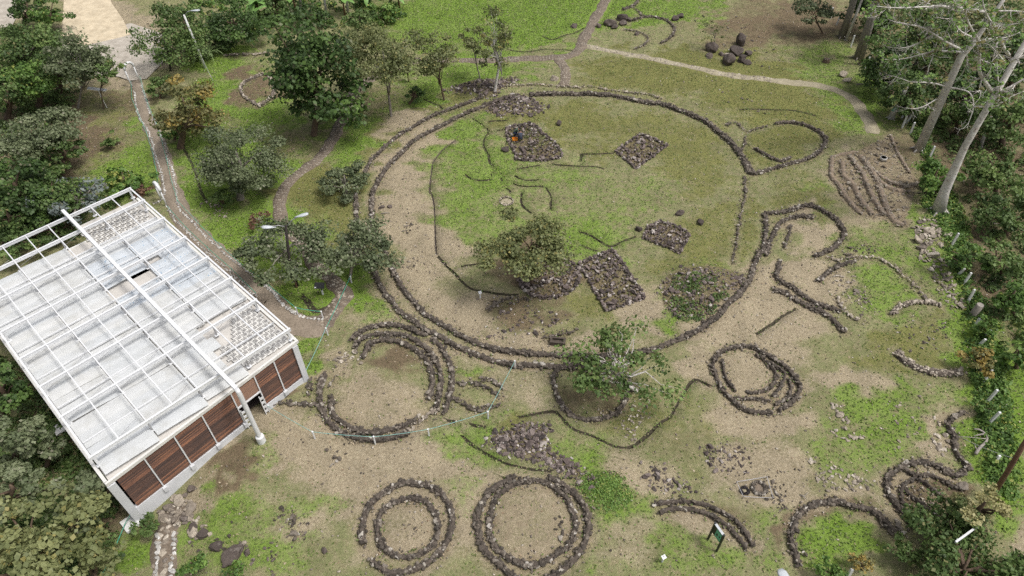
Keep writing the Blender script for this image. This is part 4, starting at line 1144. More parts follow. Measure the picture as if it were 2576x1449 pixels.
M['lot'] = gravel_mat('gravel_lot', (0.36, 0.32, 0.27), (0.54, 0.5, 0.44), 3.0)

def strip(name, pts, width, mat, dz=0.03, taper=None):
    line = smooth_line([flat(*p)[:2] for p in pts], 0.4)
    t = np.gradient(line, axis=0); t /= np.linalg.norm(t, axis=1)[:, None] + 1e-9
    nrm = np.stack([-t[:, 1], t[:, 0]], 1)
    s = np.linspace(0, 1, len(line))
    wd = np.interp(s, [0, 1], width if isinstance(width, tuple) else (width, width))
    V = []
    jit = [np.convolve(rng.normal(0, 0.16, len(line) + 2), [.3, .4, .3], 'valid') for _ in range(2)]
    for j, o in enumerate((-0.53, -0.5, 0.0, 0.5, 0.53)):
        jj = jit[0] if j < 2 else (jit[1] if j > 2 else 0)
        p = line + nrm * (o * wd + jj)[:, None]
        V.append(np.c_[p, terrain(p[:, 0], p[:, 1]) + (dz if 0 < j < 4 else -0.08)])
    V = np.array(V); n = len(line)
    ids = np.arange(5 * n).reshape(5, n)
    f = np.stack([ids[:-1, :-1].ravel(), ids[:-1, 1:].ravel(), ids[1:, 1:].ravel(), ids[1:, :-1].ravel()], 1)
    o = link(name, mesh_np(name, V.reshape(-1, 3), f), M[mat])
    tag(o, kind='structure')
    return o, line, nrm, wd

def pave(path, line, nrm, wd, size, mat, single, lift=0.02, fill=0.93):
    """cobbles set in the bed; up to 300 as single pieces, the rest joined"""
    items = []
    acc = 0.0
    for i in range(0, len(line) - 1):
        acc += np.linalg.norm(line[i + 1] - line[i])
        while acc > 0:
            acc -= size * 0.95
            k = max(2, int(wd[i] * fill / (size * 0.98)))
            for j in range(k):
                if rng.random() < 0.06: continue
                f = (j + 0.5 + rng.normal(0, .12)) / k - 0.5
                x, y = line[i] + nrm[i] * f * wd[i] * fill + rng.normal(0, size * 0.14, 2)
                s = size * rng.uniform(0.72, 1.2)
                items.append((np.array([x, y, float(terrain(x, y)) + lift]), (rng.normal(0, .1), rng.normal(0, .1), rng.uniform(0, 6.28)), np.array([s * 1.1, s, s * 0.42])))
    rng.shuffle(items)
    items = list(items)
    if single:
        items.sort(key=lambda q: q[0][1])          # nearest first
    lib = rocks(mat)
    k = 300 if single else 0
    for p, e, s in items[:k]:
        o = bpy.data.objects.new('cobble', lib[int(rng.integers(len(lib)))][0])
        o.parent = path; o.location = p; o.rotation_euler = e; o.scale = s
        col.objects.link(o)
    if len(items) > k:
        q = joined('cobbles', items[k:], lib, mat, path, np.zeros(3)); q['kind'] = 'stuff'

strip('gravel_path', PATH['gravel'], (1.3, 2.3), 'gravel')
yard = K('B2', (120, 950), (330, 1060), (560, 1090), (570, 1170), (420, 1200), (280, 1190), (150, 1080))
q = [D(*p) for p in yard]
me = bpy.data.meshes.new('gravel_yard')
me.from_pydata([(p[0], p[1], p[2] + 0.036) for p in q], [], [list(range(len(q)))])
tag(link('gravel_yard', me, M['gravel']), kind='structure')
for nm, key, w, bed, sz, stm, single in (
        ('cobbled_path', 'south', (1.5, 1.3), 'pathsoil', 0.3, 'pale', True),
        ('cobbled_path', 'middle', (1.25, 1.5), 'pathsoil', 0.24, 'cobble', True),
        ('cobbled_path', 'spur', (1.3, 1.3), 'pathsoil', 0.26, 'cobble', True),
        ('stone_path', 'north', (1.1, 1.5), 'palepath', 0.26, 'pale', False),
        ('stepping_path', 'step', (1.5, 1.6), 'pathsoil', 0.42, 'pale', True)):
    o, line, nrm, wd = strip(nm, PATH[key], w, bed)
    if key == 'north':
        n = len(line)
        pave(o, line[:int(n * .62)], nrm, wd, 0.34, 'pale', False, 0.0, 0.9)
    else:
        pave(o, line, nrm, wd, sz, stm, single)

def sheet(name, pts, mat, dz):
    P = [D(*p) for p in pts]
    me = bpy.data.meshes.new(name)
    me.from_pydata([(p[0], p[1], p[2] + dz) for p in P], [], [list(range(len(P)))])
    o = link(name, me, M[mat]); tag(o, kind='structure'); return o
sheet('gravel_lot', [(150, 120), (210, 90), (330, 60), (420, 90), (410, 160), (370, 200), (330, 205), (300, 195), (240, 190), (150, 160)], 'lot', 0.12)
sheet('sandy_road', [(155, 110), (165, -40), (265, -40), (282, 10), (310, 50), (330, 90), (250, 110), (200, 118)], 'road', 0.15)
sheet('gravel_road', [(-60, -30), (35, -30), (48, 35), (20, 90), (-60, 120)], 'lot', 0.13)

def edging(label, pts, size=0.19, mat='whitestone'):
    line = smooth_line([flat(*p)[:2] for p in pts], size * 1.12)
    items = []
    for c in line:
        s = size * rng.uniform(0.75, 1.25)
        x, y = c + rng.normal(0, 0.05, 2)
        items.append((np.array([x, y, float(terrain(x, y)) + s * 0.25]), (rng.normal(0, .2), rng.normal(0, .2), rng.uniform(0, 6.28)), np.array([s * 1.2, s, s * .8])))
    x, y = line[0]
    root = empty('path_edging', (x, y, float(terrain(x, y))))
    tag(root, label, 'edging', 'rows of whitewashed edging stones')
    stones_of(root, items, mat)
edging('whitewashed stone row along the left side of the gravel path, upper stretch', K('A1', (1015, 690), (1035, 830), (1070, 920), (1120, 990), (1150, 1080), (1180, 1200), (1220, 1310), (1240, 1449), 'B1', (1245, 130)))
edging('whitewashed stone row between the gravel path and the building side', K('B1', (1262, 210), (1310, 300), (1400, 390), (1500, 500), (1620, 610), (1720, 700), (1830, 800), (1920, 890)))
edging('whitewashed stone row along the right side of the gravel path', K('A1', (1070, 640), (1095, 740), (1125, 830), (1200, 990), (1245, 1090), (1270, 1200), (1310, 1310), (1330, 1449), 'B1', (1360, 240), (1440, 320), (1530, 420), (1640, 520), (1740, 610), (1850, 690), (1950, 770), (2030, 830), (2108, 915), 'B2', (60, 790)))
edging('bold white stones rounding the end of the gravel path', K('B2', (75, 805), (110, 830), (180, 910), (270, 1000), (330, 1035), (420, 1060), (520, 1070)), 0.3)
edging('white stone row on the left of the stepping stone path', K('C1', (1090, 1130), (1090, 1250), (1085, 1480)), 0.3)
edging('white stone row on the right of the stepping stone path', K('C1', (1200, 1135), (1198, 1250), (1195, 1480)), 0.3)
edging('white stones crossing from the bent arch to the gravel path', K('E1', (1750, 300), (1820, 265), (1850, 245)), 0.22)

# ------------------------------------------------------------------ rope fences
def post(label, x, y, h=0.85, name='rope_post', r=0.06, cat='post', group='white posts of the rope fences'):
    c = D(x, y)
    root = empty(name, c)
    b = MB(); b.tube([c + [0, 0, -.1], c + [0, 0, h - .05], c + [0, 0, h]], [r, r, r * .8], 8)
    b.build('shaft', M['white'], root)
    b2 = MB(); b2.tube([c + [0, 0, h - .02], c + [0, 0, h + .05]], [r * 1.25, r * 1.1], 8)
    b2.build('cap', M['white'], root)
    tag(root, label, cat, group)
    return np.array([c[0], c[1], c[2] + h])

def rope(label, pts3, mat='rope', r=0.028, sag=0.06, name='rope'):
    b = MB()
    line = []
    for a, c in zip(pts3[:-1], pts3[1:]):
        a, c = np.array(a), np.array(c)
        for t in np.linspace(0, 1, 7)[:-1]:
            p = a + (c - a) * t; p[2] -= sag * 4 * t * (1 - t)
            line.append(p)
    line.append(np.array(pts3[-1]))
    b.tube(line, r, 5)
    o = b.build(name, M[mat], None, line[0], smooth=True)
    tag(o, label, 'rope')
    return o

def path_rope(label, pts, h=0.55, gap=4.0, where='', start=0):
    line = smooth_line([flat(*p)[:2] for p in pts], gap)
    tops = []
    for k, (x, y) in enumerate(line):
        z = float(terrain(x, y))
        c = np.array([x, y, z])
        root = empty('rope_post', c)
        b = MB(); b.tube([c + [0, 0, -.1], c + [0, 0, h]], 0.035, 6); b.build('shaft', M['white'], root)
        b = MB(); b.tube([c + [0, 0, h - .02], c + [0, 0, h + .04]], [.045, .04], 6); b.build('cap', M['rope'], root)
        tag(root, 'thin low post in the green rope line ' + where, 'post', 'thin posts of the rope line ' + where)
        tops.append((x, y, z + h))
    rope(label, tops, 'rope', 0.024)
path_rope('green rope line left of the upper gravel path', K('A1', (1000, 650), (1010, 780), (1100, 980), (1150, 1130), (1190, 1280), (1205, 1449), 'B1', (1200, 60)), where='left of the upper gravel path')
path_rope('green rope line along the right side of the gravel path', K('A1', (1070, 610), (1120, 790), (1200, 980), (1270, 1230), (1320, 1449), 'B1', (1350, 200), (1470, 330), (1590, 460), (1730, 590), (1850, 700), (2000, 800), (2108, 890), 'B2', (90, 800)), where='along the right side of the gravel path')
path_rope('green rope line tight along the building roof edge', K('B1', (1280, 250), (1400, 385), (1500, 490), (1640, 610), (1760, 720), (1880, 830), (1940, 900)), where='along the building roof edge')
t1 = post('white rope post at the white stones near the path end', *K('B2', (332, 1032))[0])
t2 = post('white rope post at the tip of the white stone curve', *K('B2', (522, 1062))[0])
t3 = post('white rope post between building corner and cobbled path', *K('B2', (558, 1188))[0])
t4 = post('white rope post under the tree beside the cobbled path', *K('B2', (738, 795))[0], h=0.8)
a0 = D(*K('B2', (90, 815))[0]) + [0, 0, .6]
rope('green rope from the path bend to the white stone curve', [a0, t1, t2, D(*K('B2', (522, 1062))[0]) + [0, 0, .1]])
rope('pale green rope climbing along the cobbled path to the tree', [t3, t4, D(*K('B2', (785, 700))[0]) + [0, 0, 1.6]])
r0 = post('white rope post at the foot of the wavy stone row corner', *K('C2', (1645, 343))[0])
r1 = post('white rope post left of the rope corner, below circle', *K('C2', (1230, 465))[0])
r2 = post('white rope post in the middle under the building side circle', *K('C2', (852, 517))[0])
r3 = post('leftmost white rope post in the sandy slope below building', *K('C2', (428, 483))[0])
r4 = post('white rope post on the outer ring wall at bottom centre', *K('B2', (1968, 1435))[0])
DOORR = None

# ------------------------------------------------------------------ the white building
BU = empty('exhibition_shed', (-25.47, 21.93, 0.0), R_(47.1))
tag(BU, 'white steel framed shed with translucent roof sheets and slatted wood front', 'building')
U1 = 14.15
GV = [0.1, 4.4, 7.85, 11.3, 14.85, 18.45, 22.05, 24.6]
PU = [i * U1 / 8 for i in range(9)]
RU = 8.66
ZF, ZS = 5.5, 4.2
def vf(u): return -1.2 + 1.12 * u / U1          # front wall line, slightly skewed
def bp(mb, name, mat, parent=BU, smooth=False):
    return link(name, mb.mesh(name, smooth), M[mat] if isinstance(mat, str) else mat, parent)

def wood_mat():
    m, N, Lk, b = newmat('weathered_brown_wood')
    b.inputs['Roughness'].default_value = 0.65
    co = coord(N)
    mp = N.new('ShaderNodeMapping'); mp.inputs['Scale'].default_value = (0.35, 1, 9.0)
    Lk.new(co, mp.inputs[0])
    f = noise(N, Lk, 1.4, 6, 0.65, mp.outputs[0], 0.3)
    g = noise(N, Lk, 0.55, 3, 0.6, co)
    c = ramp(N, Lk, f, [(0.25, (0.028, 0.013, 0.008)), (0.5, (0.085, 0.036, 0.02)), (0.78, (0.23, 0.1, 0.045))])
    c = mix(N, Lk, ramp(N, Lk, g, [(0.5, (0, 0, 0)), (0.75, (0.55, 0.55, 0.55))]), c, (0.15, 0.065, 0.028))
    isl = N.new('ShaderNodeNewGeometry').outputs['Random Per Island']
    c = mix(N, Lk, 1.0, c, ramp(N, Lk, isl, [(0.0, (0.4, 0.36, 0.34)), (0.6, (1.0, 1.0, 1.0)), (1.0, (2.2, 2.1, 1.9))]), 'MULTIPLY')
    Lk.new(c, b.inputs['Base Color'])
    bump(N, Lk, b, f, 0.3, 0.01)
    return m
M['wood'] = wood_mat()
def newer_wood():
    m, N, Lk, b = newmat('orange_brown_wood')
    b.inputs['Roughness'].default_value = 0.5
    mp = N.new('ShaderNodeMapping'); mp.inputs['Scale'].default_value = (0.35, 1, 9.0)
    Lk.new(coord(N), mp.inputs[0])
    f = noise(N, Lk, 1.4, 6, 0.65, mp.outputs[0], 0.3)
    Lk.new(ramp(N, Lk, f, [(0.25, (0.09, 0.035, 0.015)), (0.6, (0.22, 0.095, 0.035)), (0.85, (0.34, 0.17, 0.07))]), b.inputs['Base Color'])
    return m
M['newwood'] = newer_wood()
def sheet_mat(name, a, b_, printed=False):
    m, N, Lk, b = newmat(name)
    b.inputs['Roughness'].default_value = 0.28
    oi = N.new('ShaderNodeObjectInfo').outputs['Random']
    co = coord(N)
    f = noise(N, Lk, 1.1, 5, 0.6, co)
    c = ramp(N, Lk, oi, [(0.0, a), (1.0, b_)])
    c = mix(N, Lk, 1.0, c, ramp(N, Lk, f, [(0.3, (0.9, 0.9, 0.89)), (0.7, (1.04, 1.04, 1.05))]), 'MULTIPLY')
    d = noise(N, Lk, 0.5, 4, 0.7, co)
    c = mix(N, Lk, ramp(N, Lk, d, [(0.5, (0, 0, 0)), (0.72, (0.42, 0.42, 0.42))]), c, (0.42, 0.4, 0.34))
    if printed:
        w = N.new('ShaderNodeTexWave'); w.wave_type = 'BANDS'
        v = N.new('ShaderNodeTexBrick')
        v.inputs['Scale'].default_value = 1.6
        v.inputs['Mortar Size'].default_value = 0.0
        v.offset = 0.5
        v.inputs['Color1'].default_value = (0, 0, 0, 1); v.inputs['Color2'].default_value = (1, 1, 1, 1)
        Lk.new(co, v.inputs['Vector'])
        vo = N.new('ShaderNodeTexVoronoi'); vo.inputs['Scale'].default_value = 1.9
        mp = N.new('ShaderNodeMapping'); mp.inputs['Scale'].default_value = (2.2, 0.9, 1); Lk.new(co, mp.inputs[0])
        Lk.new(mp.outputs[0], vo.inputs['Vector'])
        c = mix(N, Lk, ramp(N, Lk, vo.outputs['Distance'], [(0.1, (0.8, 0.8, 0.8)), (0.16, (0, 0, 0))]), c, (0.12, 0.32, 0.55))
    Lk.new(c, b.inputs['Base Color'])
    tr = N.new('ShaderNodeBsdfTranslucent'); Lk.new(c, tr.inputs[0])
    ms = N.new('ShaderNodeMixShader'); ms.inputs[0].default_value = 0.2
    Lk.new(b.outputs[0], ms.inputs[1]); Lk.new(tr.outputs[0], ms.inputs[2])
    Lk.new(ms.outputs[0], N['Material Output'].inputs[0])
    return m
M['sheet'] = sheet_mat('translucent_roof_sheet', (0.68, 0.705, 0.72), (0.74, 0.748, 0.74))
M['film'] = sheet_mat('printed_film_sheet', (0.63, 0.68, 0.73), (0.7, 0.74, 0.78), True)
M['ceil'] = plain('taupe_ceiling', (0.56, 0.535, 0.5), 0.8, 0, 0.1, 0.8)
M['frost'] = plain('white_trim', (0.68, 0.67, 0.64), 0.6, 0, 0.1, 1.5)
M['cell'] = plain('grey_cell', (0.31, 0.3, 0.29), 0.8, 0, 0.15, 3)
M['interior'] = plain('dark_floor', (0.06, 0.045, 0.04), 0.8, 0, 0.3, 2)

# roof frame
for v in GV:
    b = MB(); b.box((U1 / 2, v, ZF - 0.125), (U1 + 0.2, 0.1, 0.25)); gd_ = bp(b, 'girder', 'white')
    b = MB(); b.box((U1 / 2, v, ZF + 0.016), (U1 + 0.2, 0.15, 0.03)); bp(b, 'girder_flange', 'white', gd_)
for i, u in enumerate(PU):
    if i == 5: continue
    for a, c in zip(GV[:-1], GV[1:]):
        b = MB(); b.box((u, (a + c) / 2, ZF - 0.07), (0.075 if 0 < i < 8 else 0.12, c - a - 0.11, 0.11)); bp(b, 'purlin', 'white')
for v in GV:
    for i in (0, 2, 4, 6, 8):
        u = PU[i] + (0.12 if i == 0 else -0.12 if i == 8 else 0)
        if v > 23 and i < 5: continue
        b = MB(); b.box((u, v + 0.0, (ZF - 0.25 + ZS) / 2 - .01), (0.16 if i in (0, 8) else 0.09, 0.1, ZF - 0.25 - ZS - 0.02)); st_ = bp(b, 'stub_column', 'white' if i in (0, 8) else 'grey')
        b = MB(); b.box((u, v, ZS + 0.28), (0.34, 0.26, 0.03)); bp(b, 'base_plate', 'white', st_)
# lower secondary rails carrying the sheets
for a, c in zip(GV[:-1], GV[1:]):
    m = (a + c) / 2
    b = MB(); b.box((U1 / 2, m, ZS + 0.42), (U1 - 0.2, 0.08, 0.12)); bp(b, 'sheet_rail', 'white')
# ridge beam landing on a round based mast in front
b = MB(); b.bar((RU, 24.8, 6.0), (RU, -2.3, 6.0), 0.26, 0.3); rb_ = bp(b, 'ridge_beam', 'white')
b = MB(); b.tube([(RU, -2.3, 6.0), (RU, -2.42, 5.86), (RU, -2.45, 5.6), (RU, -2.45, 0.5)], [0.15, 0.16, 0.17, 0.17], 14); ms_ = bp(b, 'mast', 'white', smooth=False)
b = MB(); b.tube([(RU, -2.45, -0.1), (RU, -2.45, 0.62), (RU, -2.45, 0.68)], [0.3, 0.3, 0.26], 18); bp(b, 'mast_base', 'white', ms_)
for v in GV:
    b = MB(); b.box((RU, v, ZF + 0.2), (0.1, 0.1, 0.32)); bp(b, 'ridge_post', 'white', rb_)
    if v < 20:
        b = MB(); b.bar((RU, v + 1.6, 5.9), (RU + 0.0, v + 0.25, ZS + 0.5), 0.07, 0.07); bp(b, 'ridge_strut', 'white', rb_)
# bracing rods
for k, (a, c) in enumerate(zip(GV[:-1], GV[1:])):
    for j in range(0, 8, 2):
        b = MB(); b.tube([(PU[j] + .2, a + .2, ZS + 0.5), (PU[j + 2] - .2, a + 1.3, ZS + 0.7)], 0.014, 5); bp(b, 'brace_rod', 'grey')
# ceiling deck in cells, open strip at the back left, one hole
holes = {(3, 5), (3, 6)}
for gi, (a, c) in enumerate(zip([-0.6] + GV[1:-1], GV[1:])):
    for pi in range(8):
        if gi == 6 and pi < 5: continue
        u0, u1 = PU[pi], PU[pi + 1]
        if gi == 4 and pi == 5:
            a2 = a + 1.4
        else:
            a2 = a
        v00, v01 = (vf(u0), vf(u1)) if gi == 0 else (a2, a2)
        b = MB()
        b.add([(u0, v00, ZS), (u1, v01, ZS), (u1, c, ZS), (u0, c, ZS), (u0, v00, ZS - .06), (u1, v01, ZS - .06), (u1, c, ZS - .06), (u0, c, ZS - .06)],
              [[0, 1, 2, 3], [7, 6, 5, 4], [0, 4, 5, 1], [1, 5, 6, 2], [2, 6, 7, 3], [3, 7, 4, 0]])
        bp(b, 'ceiling_panel', 'ceil')
# roof sheets: strips lying on the rails, a little askew
def roof_sheet(u0, u1, v0, v1, mat, z, sk, bow):
    nu = 7
    V, f = [], []
    for i in range(nu):
        t = i / (nu - 1); u = u0 + (u1 - u0) * t
        for j, v in enumerate((v0 + sk * (t - .5), (v0 + v1) / 2 + sk * (t - .5), v1 + sk * (t - .5))):
            V.append((u, v, z + bow * math.sin(math.pi * t) + (0.04 if j == 1 else 0) + 0.015 * (j)))
    for i in range(nu - 1):
        for j in range(2):
            q = i * 3 + j
            f.append([q, q + 3, q + 4, q + 1])
    b = MB(); b.add(V, f)
    return bp(b, 'roof_sheet', mat)
for gi, (a, c) in enumerate(zip(GV[:-1], GV[1:])):
    n = 4 if gi != 6 else 3
    a1 = a if gi else vf(U1 / 2) + 0.12
    wv = (c - a1) / n
    for s in range(n):
        for pi in range(0, 8, 2):
            u0, u1 = PU[pi], PU[pi + 2]
            vc = a1 + (s + .5) * wv
            if gi == 6 and (pi < 5 or True): continue
            if gi == 5 and pi >= 4 and vc > 20.6: continue
            if gi in (0,) and pi >= 6: continue
            if gi == 0 and pi == 4 and s in (1, 2): u1 -= 1.0
            if gi == 0 and pi == 4 and s in (0, 3): u1 -= 0.3
            if gi == 1 and pi == 6 and s < 2: continue
            if gi == 1 and pi == 4 and s < 2: u1 -= 0.7
            if gi == 3 and pi == 4 and s in (2, 3): continue
            if gi == 4 and pi == 6 and s == 0: u0 += 1.2
            film = (gi in (3, 4) and pi >= 4) or (gi == 2 and pi == 6 and s == 3)
            off = 0.0
            if gi == 0:
                off = (vf((u0 + u1) / 2) - vf(U1 / 2)) * (1 - s / 4)
            roof_sheet(u0 + .06, u1 - .02, a1 + s * wv + off, a1 + (s + 1) * wv + rng.uniform(.0, .12) + off, 'film' if film else 'sheet', ZS + 0.22 + rng.uniform(0, .1), rng.normal(0, .06) - .12, rng.uniform(-.03, .05))
# open cellular trays where sheets are missing
def cell_mesh(mat_a, mat_b):
    b = MB()
    b.box((0, 0, 0), (0.4, 0.34, 0.05))
    n0 = len(b.f)
    b.box((-0.03, 0.02, 0.035), (0.25, 0.2, 0.03))
    me = b.mesh('cell')
    me.materials.append(mat_a); me.materials.append(mat_b)
    for i, p in enumerate(me.polygons): p.material_index = 0 if i < n0 else 1
    return me
CELL = cell_mesh(M['frost'], M['cell'])
cells = []
for k in range(17):
    for j in range(15):
        u = 10.1 + k * 0.44 + (0.22 if j % 2 else 0); v = vf(12) + 0.55 + j * 0.39
        if k * 0.44 > 3.7: continue
        if v < vf(u) + 0.3 or u > U1 - .2: continue
        if v > 3.2 and u < 11.2 + (v - 3.2) * 0.5: continue
        cells.append((u, v))
for k in range(11):
    for j in range(6):
        u = 8.9 + k * 0.5 + (0.25 if j % 2 else 0); v = 21.0 + j * 0.5
        if u < U1 - .3: cells.append((u, v))
for u, v in cells:
    o = bpy.data.objects.new('tray_cell', CELL)
    o.parent = BU; o.location = (u, v, ZS + 0.14 + rng.uniform(-.015, .02)); o.rotation_euler = (rng.normal(0, .04), rng.normal(0, .05), rng.normal(0.05, .06))
    col.objects.link(o)
# slab edge trim, gutters
b = MB(); b.bar((-.25, vf(-.25) - .08, ZS - .02), (U1 + .25, vf(U1 + .25) - .08, ZS - .02), 0.16, 0.26); bp(b, 'front_gutter', 'frost')
b = MB(); b.bar((U1 + .16, vf(U1) + .05, ZS), (U1 + .16, 24.6, ZS), 0.2, 0.2); bp(b, 'side_gutter', 'frost')
b = MB(); b.bar((-.16, vf(0) + .05, ZS), (-.16, 22.1, ZS), 0.2, 0.2); bp(b, 'side_gutter', 'frost')
b = MB(); b.bar((-.1, 22.1, ZS - .05), (RU, 22.1, ZS - .05), 0.16, 0.22); bp(b, 'back_gutter', 'frost')
# front wall: plinth, corner columns, mullions, slatted panels
NU = [0.3, 2.2, 4.27, 6.33, 8.58, 10.48, 12.15, 13.85]
def plinth(u0, u1):
    b = MB()
    za = 0.62; zb = 0.45
    a, c = (u0, vf(u0)), (u1, vf(u1))
    b.add([(a[0], a[1] - .22, -1.0), (c[0], c[1] - .22, -1.0), (c[0], c[1] + .25, -1.0), (a[0], a[1] + .25, -1.0),
           (a[0], a[1] - .13, za), (c[0], c[1] - .13, zb), (c[0], c[1] + .2, zb), (a[0], a[1] + .2, za)],
          [[3, 2, 1, 0], [4, 5, 6, 7], [0, 1, 5, 4], [1, 2, 6, 5], [2, 3, 7, 6], [3, 0, 4, 7]])
    bp(b, 'plinth', 'whitewall')
plinth(-.25, 8.62); plinth(10.44, 14.2)
for u, w in ((-.02, .5), (14.0, .42)):
    b = MB(); b.box((u, vf(u) - .05, (ZS - .2 - 1.0) / 2 + .0), (w, .34, ZS - .2 + 1.0)); bp(b, 'corner_column', 'whitewall')
for u in NU[1:-1]:
    b = MB(); b.box((u, vf(u) - .1, (ZS - .18 + .3) / 2), (0.085, 0.1, ZS - .18 - .3)); bp(b, 'mullion', 'white')
    b = MB(); b.box((u, vf(u) - .2, 0.42), (0.28, 0.26, 0.4)); bp(b, 'footing', 'whitewall')
for k, (u0, u1) in enumerate(zip(NU[:-1], NU[1:])):
    door = k == 4
    zlo = 2.35 if door else 0.6 - 0.02 * k
    zhi = ZS - .17
    n = int((zhi - zlo) / 0.105)
    b = MB()
    for s in range(n):
        z = zlo + (s + .5) * (zhi - zlo) / n
        b.bar((u0 + .05, vf(u0) - .04, z), (u1 - .05, vf(u1) - .04, z), 0.075, 0.07, (0, -.55, 1))
    o = bp(b, 'slat_panel', 'newwood' if door else 'wood'); o['kind'] = 'stuff'
    b = MB(); b.bar((u0 + .04, vf(u0) + .06, (zlo + zhi) / 2), (u1 - .04, vf(u1) + .06, (zlo + zhi) / 2), 0.03, zhi - zlo); bp(b, 'panel_backing', 'tarwood')
# doorway frame and ladders
b = MB(); b.bar((8.6, vf(8.6) - .12, 2.3), (10.46, vf(10.46) - .12, 2.3), 0.1, 0.1); bp(b, 'door_lintel', 'white')
for u in (8.78, 10.3):
    b = MB()
    for du in (-.13, .13):
        b.bar((u + du, vf(u) - .3, -.1), (u + du, vf(u) - .3, 2.1), 0.06, 0.06)
    for z in (.3, .8, 1.3, 1.8):
        b.bar((u - .13, vf(u) - .3, z), (u + .13, vf(u) - .3, z), 0.05, 0.22, (0, 0, 1))
    bp(b, 'door_rack', 'white')
# side and back walls
for nm, p0, p1 in (('side_wall', (U1 - .1, vf(U1) + .3), (U1 - .1, 24.4)), ('side_wall', (.1, vf(0) + .3), (.1, 22.0)), ('back_wall', (.1, 22.05), (U1 - .1, 22.05))):
    b = MB(); b.bar((*p0, .0), (*p1, .0), 0.25, 1.6); bp(b, nm + '_plinth', 'whitewall')
    b = MB(); b.bar((*p0, (ZS + .8) / 2 - .03), (*p1, (ZS + .8) / 2 - .03), 0.08, ZS - .9); bp(b, nm, 'wood')
b = MB(); b.box((U1 / 2, 11, 0.12), (U1 - .6, 21, 0.06)); bp(b, 'floor', 'interior')
for u in (6.2, 9.5, 12):
    b = MB(); b.box((u, 15.9, 1.2), (0.9, 1.2, 2.0)); bp(b, 'display_case', 'wood')
# concrete pads
for tile, x, y, s, lab in (('E3', 455, 1370, 1.0, 'square concrete pad with rubble at the building front corner'), ('E4', 440, 890, .9, 'square concrete pad beside the long building wall')):
    c = D(*K(tile, (x, y))[0])
    b = MB(); b.box((c[0], c[1], c[2] + .1), (s, s, .3), R_(47)); o = b.build('concrete_pad', M['concrete'], None, c)
    tag(o, lab, 'pad')
# ropes tied to the building
def bw(u, v, z):
    a = R_(47.1); return np.array([-25.47 + u * math.cos(a) - v * math.sin(a), 21.93 + u * math.sin(a) + v * math.cos(a), z])
rope('pale green rope fence swinging below the building side circle', [bw(10.46, -.65, .7), r3, r2, r1, r0, r4], 'paleblue_rope', 0.02, 0.08)
c = D(*K('C1', (750, 1460))[0]); e = D(*K('C1', (905, 1095))[0])
rope('green rope from the building corner to the bottom edge', [bw(-.2, -1.4, .6), e + [0, 0, .5], c + [0, 0, .6]], 'rope', 0.03)
rope('pale rope from the building corner to the white post', [bw(14.2, -.2, .9), t3], 'paleblue_rope', 0.024)

# ------------------------------------------------------------------ foliage
def leaves_mesh(name, pos, nor, ls, tone, odd, lw=0.42, r=rng):
    """rhombic leaves: pos (n,3), nor (n,3)"""
    n = len(pos)
    nor = nor / (np.linalg.norm(nor, axis=1)[:, None] + 1e-9)
    d = r.normal(size=(n, 3)); d -= nor * (d * nor).sum(1)[:, None]
    d /= np.linalg.norm(d, axis=1)[:, None] + 1e-9
    d[:, 2] -= 0.25
    w = np.cross(nor, d); w /= np.linalg.norm(w, axis=1)[:, None] + 1e-9
    L = (ls * r.uniform(0.65, 1.3, n))[:, None]
    V = np.empty((n, 4, 3), np.float32)
    V[:, 0] = pos - d * L * 0.5
    V[:, 1] = pos + w * L * lw + nor * L * 0.1
    V[:, 2] = pos + d * L * 0.5
    V[:, 3] = pos - w * L * lw + nor * L * 0.1
    me = mesh_np(name, V.reshape(-1, 3), np.arange(4 * n).reshape(n, 4))
    c = np.zeros((n, 4, 4), np.float32); c[..., 3] = 1
    c[..., 0] = np.clip(tone, 0, 1)[:, None]
    c[..., 1] = np.clip(odd, 0, 1)[:, None]
    ca = me.color_attributes.new('tint', 'FLOAT_COLOR', 'POINT')
    ca.data.foreach_set('color', c.ravel())
    return me

